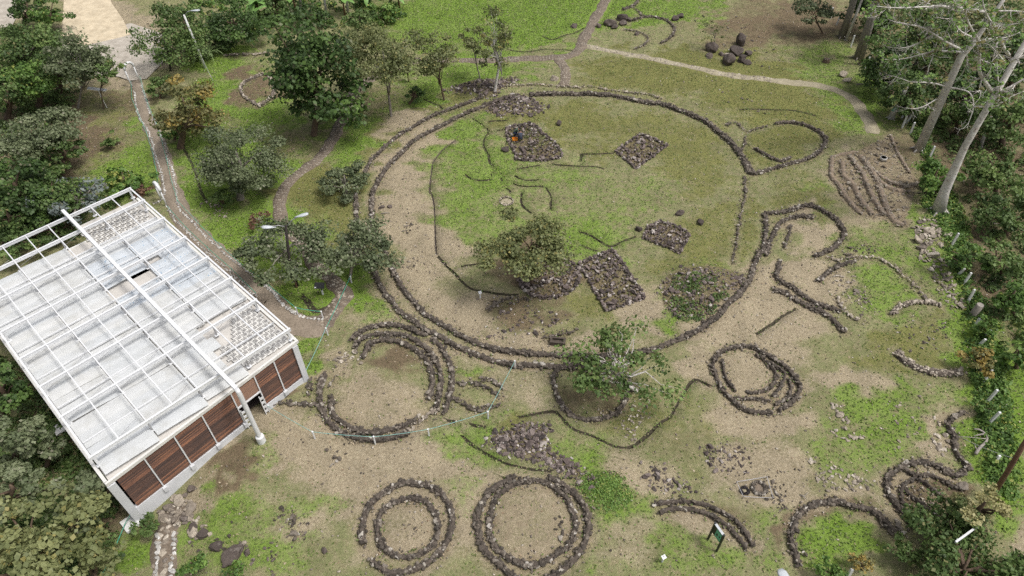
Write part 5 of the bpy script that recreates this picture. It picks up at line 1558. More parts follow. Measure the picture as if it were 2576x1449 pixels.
def crown(R, b, dens, ls, seed, flatbot=0.75, gaps=0.0, oddp=0.04, tone0=0.5, patch=None, lw=0.42, ragged=0.5):
    r = np.random.default_rng(seed)
    nc = int(np.clip(10 + 1.25 * R * R + 0.9 * R * b, 12, 90))
    d = r.normal(size=(nc, 3)); d /= np.linalg.norm(d, axis=1)[:, None]
    lob = r.normal(size=(9, 3)); lob /= np.linalg.norm(lob, axis=1)[:, None]
    lump = 0.62 + ragged * np.max(np.clip(d @ lob.T, 0, 1) ** 3, axis=1)
    rad = np.clip(r.uniform(0.12, 1, nc) ** 0.42, 0.3, 1) * lump
    C = d * rad[:, None]
    C[:, 2] = np.where(C[:, 2] < 0, C[:, 2] * flatbot, C[:, 2])
    C *= np.array([R, R, b])
    area = 4 * math.pi * ((2 * (R * b) ** 1.6 + (R * R) ** 1.6) / 3) ** (1 / 1.6)
    n = int(min(dens * area / (ls * ls * 0.42), 16000))
    share = r.uniform(0.4, 1.6, nc); share /= share.sum()
    which = r.choice(nc, n, p=share)
    cr = np.clip(0.27 * (R * R * b) ** (1 / 3) * r.uniform(0.6, 1.25, nc), 0.25, 2.2)
    q = r.normal(size=(n, 3)); q /= np.linalg.norm(q, axis=1)[:, None]
    q *= (r.uniform(0, 1, n) ** 0.45)[:, None] * cr[which][:, None] * np.array([1.25, 1.25, 0.58])
    pos = C[which] + q
    outw = q / (np.linalg.norm(q, axis=1)[:, None] + 1e-6)
    nor = 0.55 * outw + np.array([0, 0, 0.65]) + r.normal(0, 0.5, (n, 3))
    ctone = np.clip(r.normal(tone0, 0.17, nc), 0.08, 0.92)
    tone = ctone[which] + r.normal(0, 0.13, n)
    odd = (r.random(n) < oddp).astype(float) * r.uniform(0.5, 1, n)
    if patch:                                   # a share of whole clumps is odd coloured
        pc = r.random(nc) < patch
        odd = np.where(pc[which], np.clip(r.normal(0.75, 0.25, n), 0, 1), odd)
    me = leaves_mesh('crown', pos, nor, ls, tone, odd, lw, r)
    return me, C, cr

def limb_pts(a, b, sag, r, n=5):
    a, b = np.array(a, float), np.array(b, float)
    P = [a + (b - a) * t + np.array([0, 0, sag * math.sin(math.pi * t)]) + (r.normal(0, 0.04 * np.linalg.norm(b - a), 3) if 0 < t < 1 else 0) for t in np.linspace(0, 1, n)]
    return P

TREE_N = [0]
def tree(label, kind, cx, top, bot, w, base=None, name='tree', bark='bark', dens=1.0, ls=0.3, flatbot=0.75, limbs=9, tr=None, cat=None, group=None, oddp=0.05, patch=None, tone=0.5, lw=0.42, ragged=0.5, back=0.0, lean=True):
    TREE_N[0] += 1
    seed = 100 + TREE_N[0] * 13
    r = np.random.default_rng(seed)
    shrub = name != 'tree'
    if base is None:
        base = (cx, bot - 0.13 * (bot - top))
    B = D(*base)
    cy = (top + bot) / 2
    c = on_plane(cx, cy, B[1] + back)
    dep = depth_of(c)
    R = w / 2 * dep / F
    dl = math.atan2(HC - c[2], c[1])
    e = (bot - top) / 2 * dep / F
    rs = R
    b2 = (e * e - (rs * math.sin(dl)) ** 2) / (math.cos(dl) ** 2)
    b = math.sqrt(max(b2, (0.35 * R) ** 2))
    R *= 1.1; b *= 0.88
    if c[2] - b * flatbot < B[2] + 0.15:
        lift = B[2] + 0.15 - (c[2] - b * flatbot)
        c = c + np.array([0, 0, lift * 0.5])
    root = empty(name, B)
    tag(root, label, cat or ('shrub' if shrub else 'tree'), group or ('shrubs and bushes' if shrub else 'trees around the ruins'))
    me, C, cr = crown(R, b, dens, ls, seed, flatbot, 0, oddp, tone, patch, lw, ragged)
    link('foliage' if shrub else 'crown', me, LEAF[kind], root, c - B)
    mb = MB()
    H = max(c[2] - B[2], 0.4)
    r0 = tr or np.clip(0.035 * (H + b) + 0.03 * R, 0.04, 0.34)
    mid = B + (c - B) * 0.55 + np.r_[r.normal(0, 0.05 * H, 2), 0]
    mb.tube([B + [0, 0, -.15], B + [0, 0, .12], B + (mid - B) * 0.5, mid, c + [0, 0, -b * .2], c + [0, 0, b * .35]], [r0 * 1.5, r0 * 1.1, r0 * .95, r0 * .85, r0 * .6, r0 * .25], 8)
    order = r.permutation(len(C))[:limbs]
    for k in order:
        s = mid + (c - mid) * r.uniform(-.5, .7)
        mb.tube(limb_pts(s, c + C[k], 0.06 * R, r), np.linspace(r0 * .48, r0 * .1, 5), 5)
    mb.build('stem' if shrub else 'trunk', M[bark], root, smooth=True)
    return root, c, R, b

T = tree
# middle left group
T('tall dense dark green tree, biggest crown left of the great ring', 'dark', 782, 8, 362, 222, (790, 340), dens=1.6, ls=.42, limbs=12, oddp=.07, flatbot=1.05, tone=.5)
T('olive feathery tree with forked pale trunk right of the tall dark tree', 'olive', 965, 55, 232, 215, (984, 292), dens=.75, ls=.26, bark='greybark', flatbot=.6, tr=.15, limbs=14)
T('smaller olive tree leaning against the tall dark tree', 'olive', 880, 45, 175, 110, (905, 245), dens=.8, ls=.26, bark='greybark', tr=.12)
T('slender olive tree with brown stem above the ring wall', 'olive', 1105, 75, 215, 118, (1117, 252), dens=.7, ls=.25, tr=.11, flatbot=.8)
T('tall thin tree with white trunk on the stone heap, yellow tufts', 'olive', 1243, 22, 190, 92, (1245, 230), dens=.55, ls=.26, bark='palebark', tr=.16, patch=.12, limbs=14, flatbot=.9)
T('narrow tree left of the white trunked one on the stone heap', 'olive', 1188, 55, 150, 66, (1207, 197), dens=.6, ls=.26, bark='greybark', tr=.08, patch=.2)
T('low leafy branch clump hanging beside the forked pale trunk', 'dark', 1045, 205, 265, 60, (1030, 262), 'shrub', dens=.7, ls=.26)
T('tiny round bush on the lawn under the forked tree', 'grey', 907, 254, 282, 30, None, 'shrub', dens=.9, ls=.2)
T('small stump like sapling sprouting by the cobbled path', 'olive', 1026, 165, 186, 24, (1029, 206), 'sapling', dens=.9, ls=.2, cat='sapling', tr=.06)
T('yellow green tuft growing in the fork of the feathery tree', 'bright', 970, 148, 180, 34, (975, 185), 'shrub', dens=1.1, ls=.22)
T('broad grey olive bush on the lawn between the two paths', 'grey', 602, 303, 512, 205, (606, 500), 'shrub', dens=1.3, ls=.22, bark='greybark', flatbot=.9)
T('yellowing tree beside the upper gravel path', 'yellow', 468, 180, 365, 150, (455, 372), dens=.85, ls=.3, patch=.15, flatbot=.9, ragged=.45)
T('dark lacy tree overhanging the gravel lot', 'mid', 415, 30, 185, 165, (430, 178), dens=.45, ls=.28, bark='tarwood', tr=.13, limbs=16)
T('thick dark tree behind the street lamp at top', 'dark', 588, 5, 108, 170, (590, 105), dens=1.3, ls=.3, flatbot=.95, tone=.42)
T('dark tree filling the gap between lamp and lot', 'mid', 470, 0, 150, 150, (480, 140), dens=1.0, ls=.3, flatbot=.95)
# upper left wood
T('grey green tree left of the gravel lot', 'grey', 200, 65, 222, 165, (198, 272), dens=.9, ls=.28, bark='greybark', limbs=12, tr=.12)
T('dark broad tree at the left edge near the top', 'mid', 70, 50, 190, 190, (60, 200), dens=1.2, ls=.3, bark='greybark', tone=.42)
T('small leafy tree in the top left corner beside the sandy road', 'bright', 125, -10, 75, 85, (120, 80), dens=1.0, ls=.32, tone=.35)
T('dark tree in the very top left corner', 'dark', 70, -30, 60, 100, (60, 70), dens=1.1, ls=.32)
T('bright yellow green tree among the left wood', 'bright', 95, 138, 262, 135, (100, 275), dens=1.0, ls=.3, tone=.5, limbs=12)
T('bluish green fluffy tree at the left edge', 'grey', 85, 262, 420, 205, (95, 428), dens=1.3, ls=.26, tone=.6)
T('dark tree under the fluffy one at the left edge', 'dark', 40, 380, 560, 170, (45, 560), dens=1.3, ls=.28)
T('shaded tree between fluffy tree and the building back', 'mid', 130, 430, 570, 150, (130, 575), dens=1.1, ls=.28, tone=.4)
T('silvery leaved tree just behind the building', 'silver', 190, 435, 560, 165, (200, 575), dens=.75, ls=.36, bark='greybark', lw=.3, tone=.55, limbs=12)
T('leafy bush with reddish tips at the far building corner', 'bright', 312, 412, 492, 128, (320, 480), 'shrub', dens=1.0, ls=.34, patch=.12, tone=.4)
T('small red leaved bush behind the building roof corner', 'red', 352, 455, 500, 60, None, 'shrub', dens=.8, ls=.28)
T('small low bush on the brown ground left of the gravel path', 'mid', 272, 325, 372, 56, None, 'shrub', dens=.8, ls=.26)
T('scrubby dark bush behind the left roof edge', 'mid', 40, 545, 650, 150, (30, 640), 'shrub', dens=1.1, ls=.28, tone=.4)
T('thin dark bush at the back of the open roof frame', 'mid', 150, 540, 610, 140, None, 'shrub', dens=.9, ls=.28, tone=.35)
T('young tree of loose leaves left of the lot entrance arch', 'mid', 258, 140, 212, 105, (262, 275), dens=.55, ls=.28, tr=.07)
T('orange tinted bush below the yellowing tree', 'yellow', 500, 285, 325, 90, None, 'shrub', dens=.7, ls=.28, patch=.4)
T('green bush filling the foot of the yellowing tree', 'bright', 440, 300, 360, 70, None, 'shrub', dens=.8, ls=.3, tone=.4)
T('dark leafy growth at the right edge of the gravel lot', 'mid', 402, 190, 255, 70, None, 'shrub', dens=1.0, ls=.3, tone=.4)
# more of the left wood
T('bushy dark tree between bright tree and gravel lot', 'mid', 165, 95, 215, 150, (150, 235), dens=1.0, ls=.28, tone=.42)
T('shaded tree at the left edge below the dark broad one', 'mid', 20, 160, 300, 130, (20, 300), dens=1.2, ls=.28, tone=.42)
T('dark understory tree right of the fluffy one', 'mid', 165, 330, 440, 110, (160, 440), dens=1.0, ls=.28, tone=.35)
T('shaggy tree at the left edge above the roof', 'mid', 20, 470, 610, 140, (15, 610), dens=1.1, ls=.28, tone=.38)
T('dark crowded tree left of the silvery one', 'dark', 95, 470, 590, 120, (95, 595), dens=1.2, ls=.28, tone=.5)
# around the double lamp
T('spreading grey tree around the double street lamp', 'grey', 712, 548, 702, 245, (735, 695), dens=.9, ls=.25, bark='greybark', limbs=16, tr=.13, flatbot=.6)
T('spreading grey green tree between double lamp and ring wall', 'grey', 885, 555, 722, 208, (880, 708), dens=.95, ls=.25, bark='greybark', limbs=16, tr=.13, flatbot=.7, tone=.55)
T('low grey bush growing over the outer ring wall', 'grey', 868, 398, 508, 128, (872, 488), 'shrub', dens=.9, ls=.24, bark='greybark', tone=.42)
T('pinkish flowering shrub beside the cobbled path bend', 'red', 652, 530, 575, 70, None, 'shrub', dens=.35, ls=.24, bark='greybark')
T('dark small bush on the knoll left of the cobbled path', 'mid', 560, 470, 530, 60, None, 'shrub', dens=.9, ls=.25)
# on the plaza
T('round topped olive tree standing inside the great ring', 'olive', 1337, 548, 676, 250, (1336, 716), dens=1.3, ls=.24, bark='bark', limbs=16, tr=.15, flatbot=.7, tone=.58, oddp=.1)
T('leafy bright green tree with bare white branches over the lower ring wall', 'mid', 1540, 850, 985, 300, (1600, 985), dens=.5, ls=.28, bark='palebark', limbs=34, tr=.13, flatbot=.9, tone=.55, oddp=.12)
# bottom left
T('grey green tree left of the building front', 'grey', 45, 1030, 1190, 150, (40, 1180), dens=1.3, ls=.26, tone=.55)
T('small grey tree close to the long building wall', 'grey', 130, 1085, 1180, 95, (120, 1175), dens=.9, ls=.26, tone=.5)
T('large yellow green tree filling the bottom left corner', 'olive', 110, 1260, 1480, 330, (110, 1440), dens=1.9, ls=.32, tone=.66, oddp=.08)
T('grey green tree between building corner and bottom left tree', 'grey', 210, 1180, 1330, 150, (190, 1330), dens=1.1, ls=.26, tone=.55)
T('leafy tree at the left edge above the bottom corner', 'grey', 30, 1150, 1300, 190, (30, 1300), dens=1.4, ls=.27, tone=.6)
T('dark tree at the left edge beside the building middle', 'dark', 0, 890, 1060, 110, (0, 1050), dens=1.3, ls=.28)
T('olive spray of branches at the bottom left near the rope', 'olive', 255, 1330, 1450, 120, (240, 1445), dens=.6, ls=.28, tone=.55)
T('small green bush at the building front corner', 'mid', 362, 1285, 1345, 62, None, 'shrub', dens=1.0, ls=.2)
T('round flowering bush on the bottom left lawn', 'bright', 480, 1385, 1445, 75, None, 'shrub', dens=.8, ls=.18, tone=.4)
T('grassy bush at the bottom edge right of the dark boulder', 'bright', 585, 1430, 1470, 70, None, 'shrub', dens=.8, ls=.18, tone=.45)
# bottom right
T('big dark tree filling the bottom right corner', 'mid', 2425, 1358, 1490, 345, (2425, 1455), dens=1.35, ls=.24, limbs=14, oddp=.1, tone=.42, flatbot=.9)
T('green tree in front of the hand shaped enclosure', 'mid', 2432, 1258, 1352, 92, (2435, 1345), dens=1.2, ls=.24, tone=.55)
T('cream flowered bush beside the brown utility pole', 'cream', 2470, 1205, 1340, 105, (2470, 1335), 'shrub', dens=.95, ls=.2, patch=.35)
T('yellow orange bush at the left of the bottom right tree', 'yellow', 2170, 1392, 1440, 55, None, 'shrub', dens=.9, ls=.18, patch=.6)
T('green bush at the bottom right of the lawn arch', 'bright', 2085, 1408, 1460, 75, None, 'shrub', dens=.9, ls=.2, tone=.4)
T('leafy bush where the lawn arch meets the bottom right tree', 'mid', 2262, 1348, 1405, 85, None, 'shrub', dens=1.1, ls=.22, tone=.55)
T('dark bush at the far bottom right edge', 'mid', 2560, 1390, 1470, 110, None, 'shrub', dens=1.1, ls=.24, tone=.4)
# right forest edge
T('light green bush at the foot of the huge leaning trunk', 'bright', 2352, 382, 500, 100, (2350, 490), 'shrub', dens=1.0, ls=.28, tone=.62)
T('round green shrub by the first fence post below the stone bank', 'bright', 2425, 603, 692, 100, (2425, 688), 'shrub', dens=1.0, ls=.24, tone=.45)
T('small shrub right of the sawn stump', 'bright', 2480, 790, 855, 75, None, 'shrub', dens=.8, ls=.24, tone=.45)
T('yellow tipped shrub below the sawn stump', 'yellow', 2462, 868, 948, 80, None, 'shrub', dens=.9, ls=.24, patch=.3)
T('low green shrub between the lower fence posts', 'bright', 2478, 1000, 1050, 60, None, 'shrub', dens=.8, ls=.22, tone=.4)
T('pale green rosette plant on the lowest fence post', 'bright', 2508, 1142, 1172, 34, None, 'shrub', dens=.9, ls=.3, tone=.85)
T('dark green tree behind the upper fence posts', 'dark', 2230, 78, 235, 135, (2240, 235), dens=1.2, ls=.3, tone=.45)
T('dark leafy tree around the marked trunk', 'mid', 2280, 190, 300, 130, (2290, 300), dens=1.2, ls=.3, tone=.4)
T('thicket tree behind the white branches, top', 'mid', 2330, 30, 170, 170, (2330, 180), dens=1.1, ls=.32, oddp=.1, tone=.35)
T('thicket tree right of the first big trunk', 'dark', 2430, 160, 300, 150, (2430, 310), dens=1.1, ls=.32, oddp=.1, tone=.4)
T('bluish bush between the two big trunks', 'mid', 2405, 252, 335, 85, (2405, 335), 'shrub', dens=1.1, ls=.26, tone=.65)
T('dense tree at the right edge behind the second big trunk', 'mid', 2520, 220, 370, 150, (2520, 370), dens=1.2, ls=.32, tone=.5)
T('pale leaved bush at the right edge, middle height', 'mid', 2500, 385, 500, 150, (2505, 495), 'shrub', dens=1.1, ls=.3, tone=.65)
T('dark round bush below the pale leaved one', 'mid', 2530, 480, 600, 130, (2530, 590), 'shrub', dens=1.2, ls=.28, tone=.42)
T('leafy bush at the right edge with dead twigs', 'mid', 2515, 600, 700, 130, (2520, 695), 'shrub', dens=1.0, ls=.28, tone=.55)
T('green bush low at the right edge beside the stump', 'bright', 2545, 690, 800, 100, (2550, 795), 'shrub', dens=.9, ls=.28, tone=.35)
T('broad leaved bush at the right edge below the stump', 'bright', 2555, 840, 930, 90, (2555, 925), 'shrub', dens=.9, ls=.38, tone=.5)
T('thicket tree in the top right corner', 'dark', 2540, 60, 220, 150, (2545, 225), dens=1.0, ls=.34, oddp=.1)
T('thicket tree at the top between the pale trunks', 'olive', 2440, 0, 120, 160, (2440, 130), dens=.9, ls=.32, tone=.35)
T('thin brown stemmed tree at the top left of the forest edge', 'grey', 2045, -20, 65, 105, (2068, 84), dens=.8, ls=.28, tr=.1, tone=.4)
T('dark tree at the top behind the thick pale trunks', 'dark', 2190, -30, 90, 130, (2200, 90), dens=1.0, ls=.32, patch=.15)
T('nearly bare sapling standing at the boulder group', 'olive', 1795, 45, 108, 70, (1797, 124), 'sapling', cat='sapling', dens=.14, ls=.22, bark='greybark', tr=.05, limbs=16)
# top edge
for lab, kind, cx, top, bot, w in (
        ('bushy green clump behind the banana plants, leftmost', 'mid', 690, -10, 60, 90), ('dark clump under the white palm trunks', 'dark', 770, 10, 70, 110),
        ('bluish clump right of the palm trunks', 'mid', 905, 20, 75, 90), ('pale green clump at the edge of the upper meadow', 'bright', 965, 0, 62, 80)):
    T(lab, kind, cx, top, bot, w, None, 'shrub', dens=1.1, ls=.32)

# ------------------------------------------------------------------ banana plants, palms, reeds
def blade(mb, p, ang, L, w, rise, droop, n=6):
    d = np.array([math.cos(ang), math.sin(ang)])
    s = np.array([-d[1], d[0]])
    V = []
    for i in range(n + 1):
        t = i / n
        c = np.array([p[0] + d[0] * L * t * .8, p[1] + d[1] * L * t * .8, p[2] + rise * L * t - droop * L * t * t])
        ww = w * math.sin(math.pi * min(1, .08 + t * .92)) ** .6 * .5
        V += [(c[0] + s[0] * ww, c[1] + s[1] * ww, c[2] - ww * .2), tuple(c), (c[0] - s[0] * ww, c[1] - s[1] * ww, c[2] - ww * .2)]
    mb.add(V, [q for i in range(n) for q in ([3 * i, 3 * i + 3, 3 * i + 4, 3 * i + 1], [3 * i + 1, 3 * i + 4, 3 * i + 5, 3 * i + 2])])
M['banana'] = plain('banana_leaf', (0.16, 0.3, 0.07), 0.45, 0, 0.35, 0.8)
M['palmstem'] = plain('white_palm_stem', (0.5, 0.48, 0.45), 0.85, 0, 0.25, 3)
M['reed'] = plain('reed_blade', (0.17, 0.24, 0.09), 0.6, 0, 0.3, 1)
M['drybanana'] = plain('dry_banana_stem', (0.17, 0.1, 0.05), 0.9, 0, 0.3, 3)
def banana(label, x, y, h, n, L=3.0):
    B = D(x, y); root = empty('banana_plant', B)
    tag(root, label, 'banana plant', 'banana plants along the top edge')
    mb = MB(); mb.tube([B, B + [0, 0, h * .6], B + [.05, 0, h]], [.16, .13, .08], 8); mb.build('stem', M['drybanana'], root, smooth=True)
    for k in range(n):
        a = 6.283 * k / n + rng.normal(0, .25)
        m2 = MB(); blade(m2, B + [0, 0, h * .95], a, L * rng.uniform(.8, 1.15), rng.uniform(.7, 1.0), rng.uniform(.7, 1.2), rng.uniform(.6, 1.1))
        m2.build('leaf', M['banana'], root, smooth=True)
for a in (('banana plant at the left end of the top row', 655, 48, 2.2, 9), ('tallest banana plant left of the first palm trunk', 700, 42, 2.8, 10), ('banana plant between the palm trunks', 745, 30, 2.4, 9), ('banana plant right of the palm trunks', 868, 38, 2.0, 9),
          ('bright banana plant above the bluish clump', 925, 18, 1.8, 8), ('banana plant with brown stems at the meadow edge', 985, 30, 2.2, 8), ('banana plant by the meadow edge, rightmost', 1005, 22, 1.9, 7), ('short banana plant under the tall dark tree top', 640, 70, 1.6, 7)):
    banana(*a)
for lab, (bx, by), (tx, ty) in (('left one of the white palm trunks at top', (757, 22), (752, -30)), ('middle white palm trunk at the top edge', (822, 42), (813, -30)), ('right hand white palm trunk at the top edge', (876, 34), (868, -30))):
    B = D(bx, by); t_ = on_plane(tx, ty, B[1]); root = empty('palm_tree', B); tag(root, lab, 'palm', 'palm trunks at the top edge')
    top = t_ + (t_ - B) * .6
    mb = MB(); mb.tube([B, B + (top - B) * .5, top], [.2, .15, .12], 8); mb.build('trunk', M['palmstem'], root, smooth=True)
    m2 = MB()
    for k in range(11): blade(m2, top, 6.283 * k / 11 + rng.normal(0, .15), rng.uniform(1.8, 2.4), .45, .7, 1.0)
    m2.build('fronds', M['banana'], root, smooth=True)
B = D(*K('A1', (1565, 440))[0]); root = empty('reed_clump', B); tag(root, 'tall clump of reed like grass at the street lamp foot', 'reeds')
m2 = MB()
for k in range(70):
    blade(m2, B + np.r_[rng.normal(0, .45, 2), 0], rng.uniform(0, 6.283), rng.uniform(2.2, 3.6), .12, rng.uniform(1.2, 1.7), rng.uniform(.7, 1.2), 5)
m2.build('blades', M['reed'], root)

# ------------------------------------------------------------------ bare pale trees of the forest edge
def trunk_tree(label, base, pts, radii, branches=(), twigs=6, leafy=None, flare=True, bark='palebark', name='tree', dcrown=None):
    B = D(*base)
    root = empty(name, B)
    tag(root, label, 'tree', 'tall pale trunked trees of the forest edge')
    P = [B] + [on_plane(x, y, B[1]) for x, y in pts]
    for k in range(1, len(P)):
        P[k] = P[k] + np.array([0, 0.0, 0])
    mb = MB()
    r = list(radii) if len(radii) == len(P) else list(np.linspace(radii[0], radii[-1], len(P)))
    line = smooth_line(P, .6)
    rr = np.interp(np.linspace(0, 1, len(line)), np.linspace(0, 1, len(r)), r)
    if flare:
        rr[:3] *= [1.7, 1.3, 1.1][:len(rr[:3])]
        for k in range(5):
            a = 6.283 * k / 5 + rng.normal(0, .3)
            e = B + np.array([math.cos(a), math.sin(a), 0]) * radii[0] * 3.2
            mb.tube([B + [0, 0, radii[0] * 2.2], (B + e) / 2 + [0, 0, radii[0] * .7], e + [0, 0, -.05]], [radii[0] * .5, radii[0] * .36, radii[0] * .1], 6)
    line[0, 2] -= .2
    mb.tube(line, rr, 12)
    mb.build('trunk', M[bark], root, smooth=True)
    tips = []
    for k, (bp_, r0) in enumerate(branches):
        dy = rng.normal(0, .5)
        Q = []
        n = len(bp_)
        for j, (x, y) in enumerate(bp_):
            Q.append(on_plane(x, y, B[1] + dy * 2.2 * math.sin(j / max(1, n - 1) * 1.57)))
        ln = smooth_line(np.array(Q), .35)
        # a branch nearly parallel to the sight line still needs enough samples
        if len(ln) < 4: ln = np.array(Q)
        m2 = MB(); rad = np.linspace(r0, max(.012, r0 * .22), len(ln))
        rad = rad * 1.35; m2.tube(ln, rad, 6)
        for q in range(int(len(ln) * twigs / 10) + 2):
            i = int(rng.integers(len(ln) // 4, len(ln)))
            d = np.r_[rng.normal(0, 1, 2), rng.normal(-.1, .7)]; d /= np.linalg.norm(d)
            L = rng.uniform(.5, 1.5)
            a = ln[i]; e = a + d * L + [0, 0, .15 * L]
            m2.tube([a, (a + e) / 2 + [0, 0, -.12 * L], e], [rad[i] * .55, rad[i] * .4, .01], 4)
            tips.append(e)
            for w in range(2):
                d2 = d + rng.normal(0, .6, 3); d2 /= np.linalg.norm(d2)
                s = a + (e - a) * rng.uniform(.3, .9); f = s + d2 * L * .55
                m2.tube([s, f], [rad[i] * .3, .008], 4); tips.append(f)
        tips.append(ln[-1])
        m2.build('branch', M[bark], root, smooth=True)
    if leafy and tips:
        for kind, frac in leafy:
            pos, nor = [], []
            for tp in tips:
                if rng.random() > frac: continue
                k = int(rng.integers(4, 9))
                pos.append(tp + rng.normal(0, .2, (k, 3)) * [1, 1, .6]); nor.append(rng.normal(0, .4, (k, 3)) + [0, 0, 1])
            if pos:
                pos = np.concatenate(pos) - B; nor = np.concatenate(nor)
                me = leaves_mesh('crown', pos, nor, .34, rng.normal(.7, .15, len(pos)), np.zeros(len(pos)), .36)
                link('crown', me, LEAF[kind], root)
    if dcrown:
        kind, R, b = dcrown
        me, C, cr = crown(R, b, .8, .34, 900 + int(base[0]))
        link('crown', me, LEAF[kind], root, P[-1] - B)
    return root
big1 = K('E8', (960, 1200), (1060, 1000), (1150, 800), (1230, 610), (1320, 500), (1420, 390), (1500, 260), (1600, 120), (1680, 10), (1790, -150))
E8B = lambda *p: K('E8', *p)
br1 = [(E8B((1310, 540), (1180, 525), (1000, 525), (850, 555), (720, 590), (620, 605), (520, 612), (450, 595)), .09), (E8B((1240, 500), (1100, 430), (960, 340), (850, 280), (720, 250), (600, 230), (500, 195)), .11),
       (E8B((1480, 120), (1300, 85), (1150, 70), (1000, 65), (800, 75), (640, 82), (500, 75), (390, 65)), .11), (E8B((1320, 500), (1440, 430), (1560, 395), (1720, 380), (1850, 330)), .09),
       (E8B((1420, 400), (1250, 320), (1190, 200), (1300, 110), (1420, 25)), .08), (E8B((1120, 890), (1000, 855), (880, 840), (740, 835), (640, 800), (560, 775), (490, 765)), .07),
       (E8B((1120, 890), (1240, 910), (1330, 940), (1375, 1020), (1375, 1110), (1345, 1220), (1290, 1300), (1240, 1318)), .07), (E8B((1000, 1010), (900, 1070), (820, 1100), (740, 1108), (690, 1095)), .06),
       (E8B((1310, 550), (1310, 640), (1270, 740), (1220, 810), (1130, 890)), .06), (E8B((960, 360), (850, 420), (760, 465), (640, 490), (540, 485), (480, 465)), .06),
       (E8B((1000, 525), (1060, 420), (1130, 260), (1200, 180)), .05), (E8B((1360, 560), (1480, 620), (1600, 660), (1700, 720)), .07), (E8B((970, 560), (930, 660), (880, 820)), .045),
       (E8B((500, 85), (440, 130), (380, 170), (300, 180)), .035), (E8B((1190, 195), (1080, 190), (1000, 175)), .04), (E8B((850, 0), (930, 40), (1000, 65)), .05), (E8B((1240, 360), (1000, 540), (860, 560)), .045)]
trunk_tree('big blotched pale trunk leaning right with spreading bare white branches', K('A4', (1310, 1135))[0], big1, (.29, .14), br1, 11, (('bright', .2), ('yellow', .1)))
big2 = K('A4', (1560, 1290), (1700, 1040), (1800, 860), (1880, 700), (1960, 560), (2030, 440), (2108, 320), (2230, 130))
br2 = [(E8B((1560, 930), (1500, 840), (1450, 760), (1430, 650), (1440, 550), (1430, 420), (1330, 240), (1290, 60), (1300, -40)), .14), (E8B((1600, 945), (1700, 920), (1850, 830), (1950, 770)), .14),
       (E8B((1750, 620), (1830, 590), (1950, 540)), .12), (E8B((1740, 560), (1690, 490), (1600, 290), (1530, 180), (1480, 60), (1470, -20)), .1), (E8B((1380, 1090), (1550, 1085), (1640, 1070), (1750, 990), (1920, 920)), .07),
       (E8B((1620, 430), (1600, 500), (1560, 680), (1500, 840), (1460, 910)), .05), (E8B((1580, 270), (1700, 255), (1894, 235), (1960, 230)), .05), (E8B((1600, 115), (1750, 112), (1894, 118), (1960, 120)), .06),
       (E8B((1700, 640), (1620, 540), (1540, 460), (1440, 430)), .05), (E8B((1460, 910), (1440, 1000), (1390, 1050)), .03), (E8B((1790, 280), (1720, 390), (1640, 560)), .045)]
trunk_tree('thickest smooth pale trunk at the right, forking high', K('B4', (1460, 262))[0], big2, (.4, .2), br2, 11, (('bright', .2), ('yellow', .12)))
for lab, base, pts, r0, r1, cr_ in (
        ('thick grey brown trunk at the top left of the forest edge', (730, 285), ((790, 120), (835, -20), (880, -160)), .3, .24, ('dark', 3, 2)),
        ('thin white trunk beside the thick grey brown one', (765, 305), ((820, 150), (880, 0), (930, -120)), .12, .09, ('olive', 2, 1.6)),
        ('flared grey trunk in front of the dark tree', (852, 440), ((920, 240), (985, 40), (1030, -100)), .32, .24, ('dark', 3, 2)),
        ('slim grey trunk just behind the flared one', (870, 488), ((930, 290), (1000, 60), (1040, -90)), .16, .12, ('olive', 2, 1.5)),
        ('slender white trunk deep in the thicket', (1290, 490), ((1350, 330), (1400, 210), (1440, 100)), .15, .1, ('mid', 2, 1.5)),
        ('short white trunk carrying a small green sign', (1100, 895), ((1150, 800), (1190, 720), (1240, 620)), .2, .15, ('mid', 1.8, 1.4)),
        ('pale thin trunk behind the thickest trunk', (1890, 880), ((1915, 700), (1900, 520), (1900, 350)), .13, .09, None),
        ('pale trunk low in the thicket at the right', (1780, 1110), ((1830, 990), (1860, 880)), .12, .08, ('mid', 1.5, 1.2))):
    trunk_tree(lab, K('A4', base)[0], [K('A4', p)[0] for p in pts], (r0, r1), dcrown=cr_, bark='palebark' if 'white' in lab or 'pale' in lab else 'greybark')
# small green sign on the short trunk
B = D(*K('A4', (1100, 895))[0]); p = on_plane(*K('A4', (1131, 822))[0], B[1] - .25)
sg = empty('trail_sign', p); tag(sg, 'small green trail sign with white arrow on the short trunk', 'sign')
b = MB(); b.box(p, (.42, .05, .6), 0, Matrix.Rotation(.35, 3, 'Y')); b.build('plate', M['signgreen'], sg)
b = MB(); b.box(p + [0, -.032, 0], (.2, .01, .4), 0, Matrix.Rotation(.35, 3, 'Y')); b.build('arrow', M['white'], sg)

